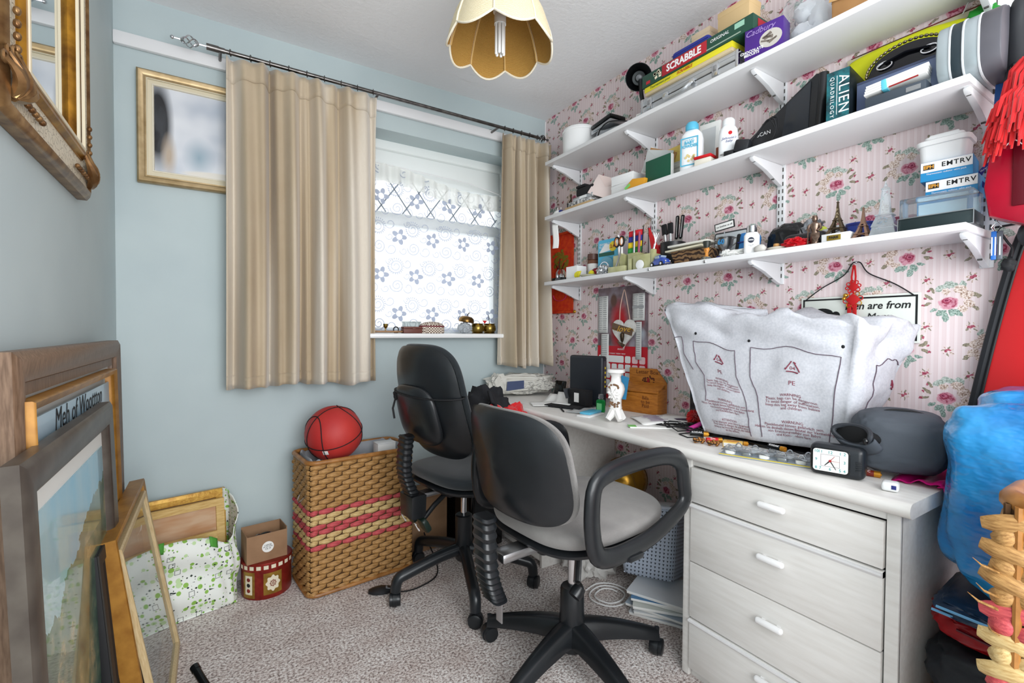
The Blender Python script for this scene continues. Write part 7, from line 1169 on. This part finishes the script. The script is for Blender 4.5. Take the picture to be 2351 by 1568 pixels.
# blue plastic bag and what it rests on
bpm = mat('blue_poly', '#1570bc', .14, var=(6, '#3aa8e2', 3), coat=.4); q = NT(bpm); q.b.inputs['Transmission Weight'].default_value = .1; cc = q.coord(); q.bump(q.noise(q.map(cc, rot=(.4, .3, 0), sc=(1, 1, 2.0)), 11, 3, .5), .55, .03)
bpb = thing('blue_sack', 'full bright blue plastic sack beside the drawer unit', 'plastic bag', (1.475, .185, .528)); G().lump((0, 0, .205), (.165, .197, .21), .09, 1.5, 52, 6, .52, oct=2).lump((.03, .03, .36), (.12, .13, .085), .10, 1.4, 55, 5, .7, oct=2).out('sack', bpm, bpb, 180)
def bagstack(name, label, cat, c, r, m, seed, sq=.6, amp=.08): t_ = thing(name, label, cat, c); G().lump((0, 0, r[2]), r, amp, 1.8, seed, 5, sq).out('bag_body', m, t_, 60); return t_
t_ = bagstack('laptop_bag', 'black padded laptop bag at bottom of the bag stack', 'bag', (1.46, .215, .275), (.16, .185, .065), mat('nylon_black', '#22262b', .55, bump=(200, .2, .001)), 61)
for z in (.045, .075): G().tube([(.163*cos(a)*1.0, .188*math.copysign(abs(sin(a))**.7, sin(a)), z) for a in [2*pi*i/40 for i in range(40)]], .003, 6, loop=True).out('piping', mat('piping_dark', '#3c424a', .4), t_)
t_ = bagstack('red_pouch', 'red shiny pouch squashed in the bag stack', 'pouch', (1.465, .235, .408), (.125, .165, .035), mat('pouch_red', '#9c0d16', .35), 63); G().tube([(-.12, .10, .04), (-.13, 0, .035), (-.12, -.1, .04)], .003, 6).out('piping', mat('dark_crimson'), t_)
t_ = bagstack('blue_wallet', 'dark blue document wallet on the red pouch', 'wallet', (1.46, .21, .474), (.155, .17, .018), mat('wallet_blue', '#1d3048', .3), 64, .5); G().tube([(-.15, .15, .024), (-.155, 0, .022), (-.15, -.15, .024)], .003, 6).out('edge_trim', mat('trim_sky', '#6fb0dc', .4), t_); G().tube([(-.14, .16, .010), (-.15, 0, .008), (-.14, -.15, .010)], .003, 6).out('edge_trim', mat('trim_sky'), t_)
bt_ = thing('floor_carton', 'open brown carton with grey patterned lining on the floor', 'box', (1.47, .205, 0))
for c, d in (((0, .165, .12), (.30, .006, .24)), ((0, -.165, .12), (.30, .006, .24)), ((-.15, 0, .12), (.006, .33, .24)), ((.15, 0, .12), (.006, .33, .24)), ((0, 0, .004), (.30, .33, .006))): G().box(c, d).out('panel', card, bt_)
G().box((0, .168, .265), (.29, .004, .06), 0, (-.15, 0, 0)).out('flap', card, bt_); G().box((-.1535, -.02, .15), (.002, .28, .16)).out('patterned_paper', mat('grey_pattern', '#9aa0a4', .6, var=(28, '#4f565c', 4)), bt_); G().box((0, 0, .20), (.28, .31, .13), .01).out('contents', mat('grey_cloth', '#5d6266', .8), bt_)
# straw basket at the right edge
sb2 = thing('straw_basket', 'tall frayed straw basket with cane rim at right edge', 'basket', (1.075, .216, 0)); cw, cdp, chh = .17, .30, .81
for c, d in (((.006, -cdp/2, chh/2), (.006, cdp, chh)), ((cw/2, -.006, chh/2), (cw, .006, chh)), ((cw/2, -cdp+.006, chh/2), (cw, .006, chh)), ((cw-.006, -cdp/2, chh/2), (.006, cdp, chh)), ((cw/2, -cdp/2, .01), (cw, cdp, .006))): G().box(c, d).out('core', wdark, sb2)
BS = {k: [strand_mesh('strand', .075, .031, .012, m, 20+i) for i in range(3)] for k, m in (('n', wk), ('r', wr), ('p', wpz))}
pt = 'nnnnnnrrppprrppprrnnnnnnnnnnnnnnn'; 
for r_ in range(33):
    z = chh-.03-r_*.0238
    if r_ % 2: inst('strand', rnd.choice(BS[pt[r_]]), sb2, MX.Translation((.0, -.006, z)) @ MX.Rotation(-pi/2, 4, 'Z') @ MX.Rotation(rnd.uniform(-.5, .3), 4, 'Y') @ MX.Diagonal((.5, 1.3, 1, 1)))
    for c_ in range(4): inst('strand', rnd.choice(BS[pt[r_]]), sb2, MX.Translation((.0, -.012-(c_+.5*(r_ % 2))*.07, z)) @ MX.Rotation(-pi/2, 4, 'Z') @ MX.Rotation(rnd.uniform(-.55, .35), 4, 'Y') @ MX.Diagonal((1, rnd.uniform(.7, 1.7), 1, 1)))
    for c_ in range(2): inst('strand', rnd.choice(BS[pt[r_]]), sb2, MX.Translation((.05+(c_+.5*(r_ % 2))*.08, .0, z)) @ MX.Rotation(pi, 4, 'Z') @ MX.Rotation(rnd.uniform(-.1, .2), 4, 'Y'))
for zz in (chh, chh-.045): G().tube([(cw/2+x, -cdp/2+y, zz) for x, y in rrect(cw-.005, cdp-.005, .05)], .018, 10, loop=True).out('cane_rim', mat('cane_light', '#b98146', .4, var=(30, '#94602c', 3)), sb2)
for k, (z, dy) in enumerate(((.70, .03), (.66, .025), (.64, .035), (.43, .012), (.60, .01))): G().tube([(-.012, 0, z), (-.02, dy*.6, z+.006), (-.018, dy, z+.014)], [.006, .005, .001], 5, flat=.3).out('frayed_end', wk, sb2)
for y in (-.02, -.09): G().cyl((-.006, y, .02), (-.006, y, chh), .006, n=8).out('stake', cane, sb2)
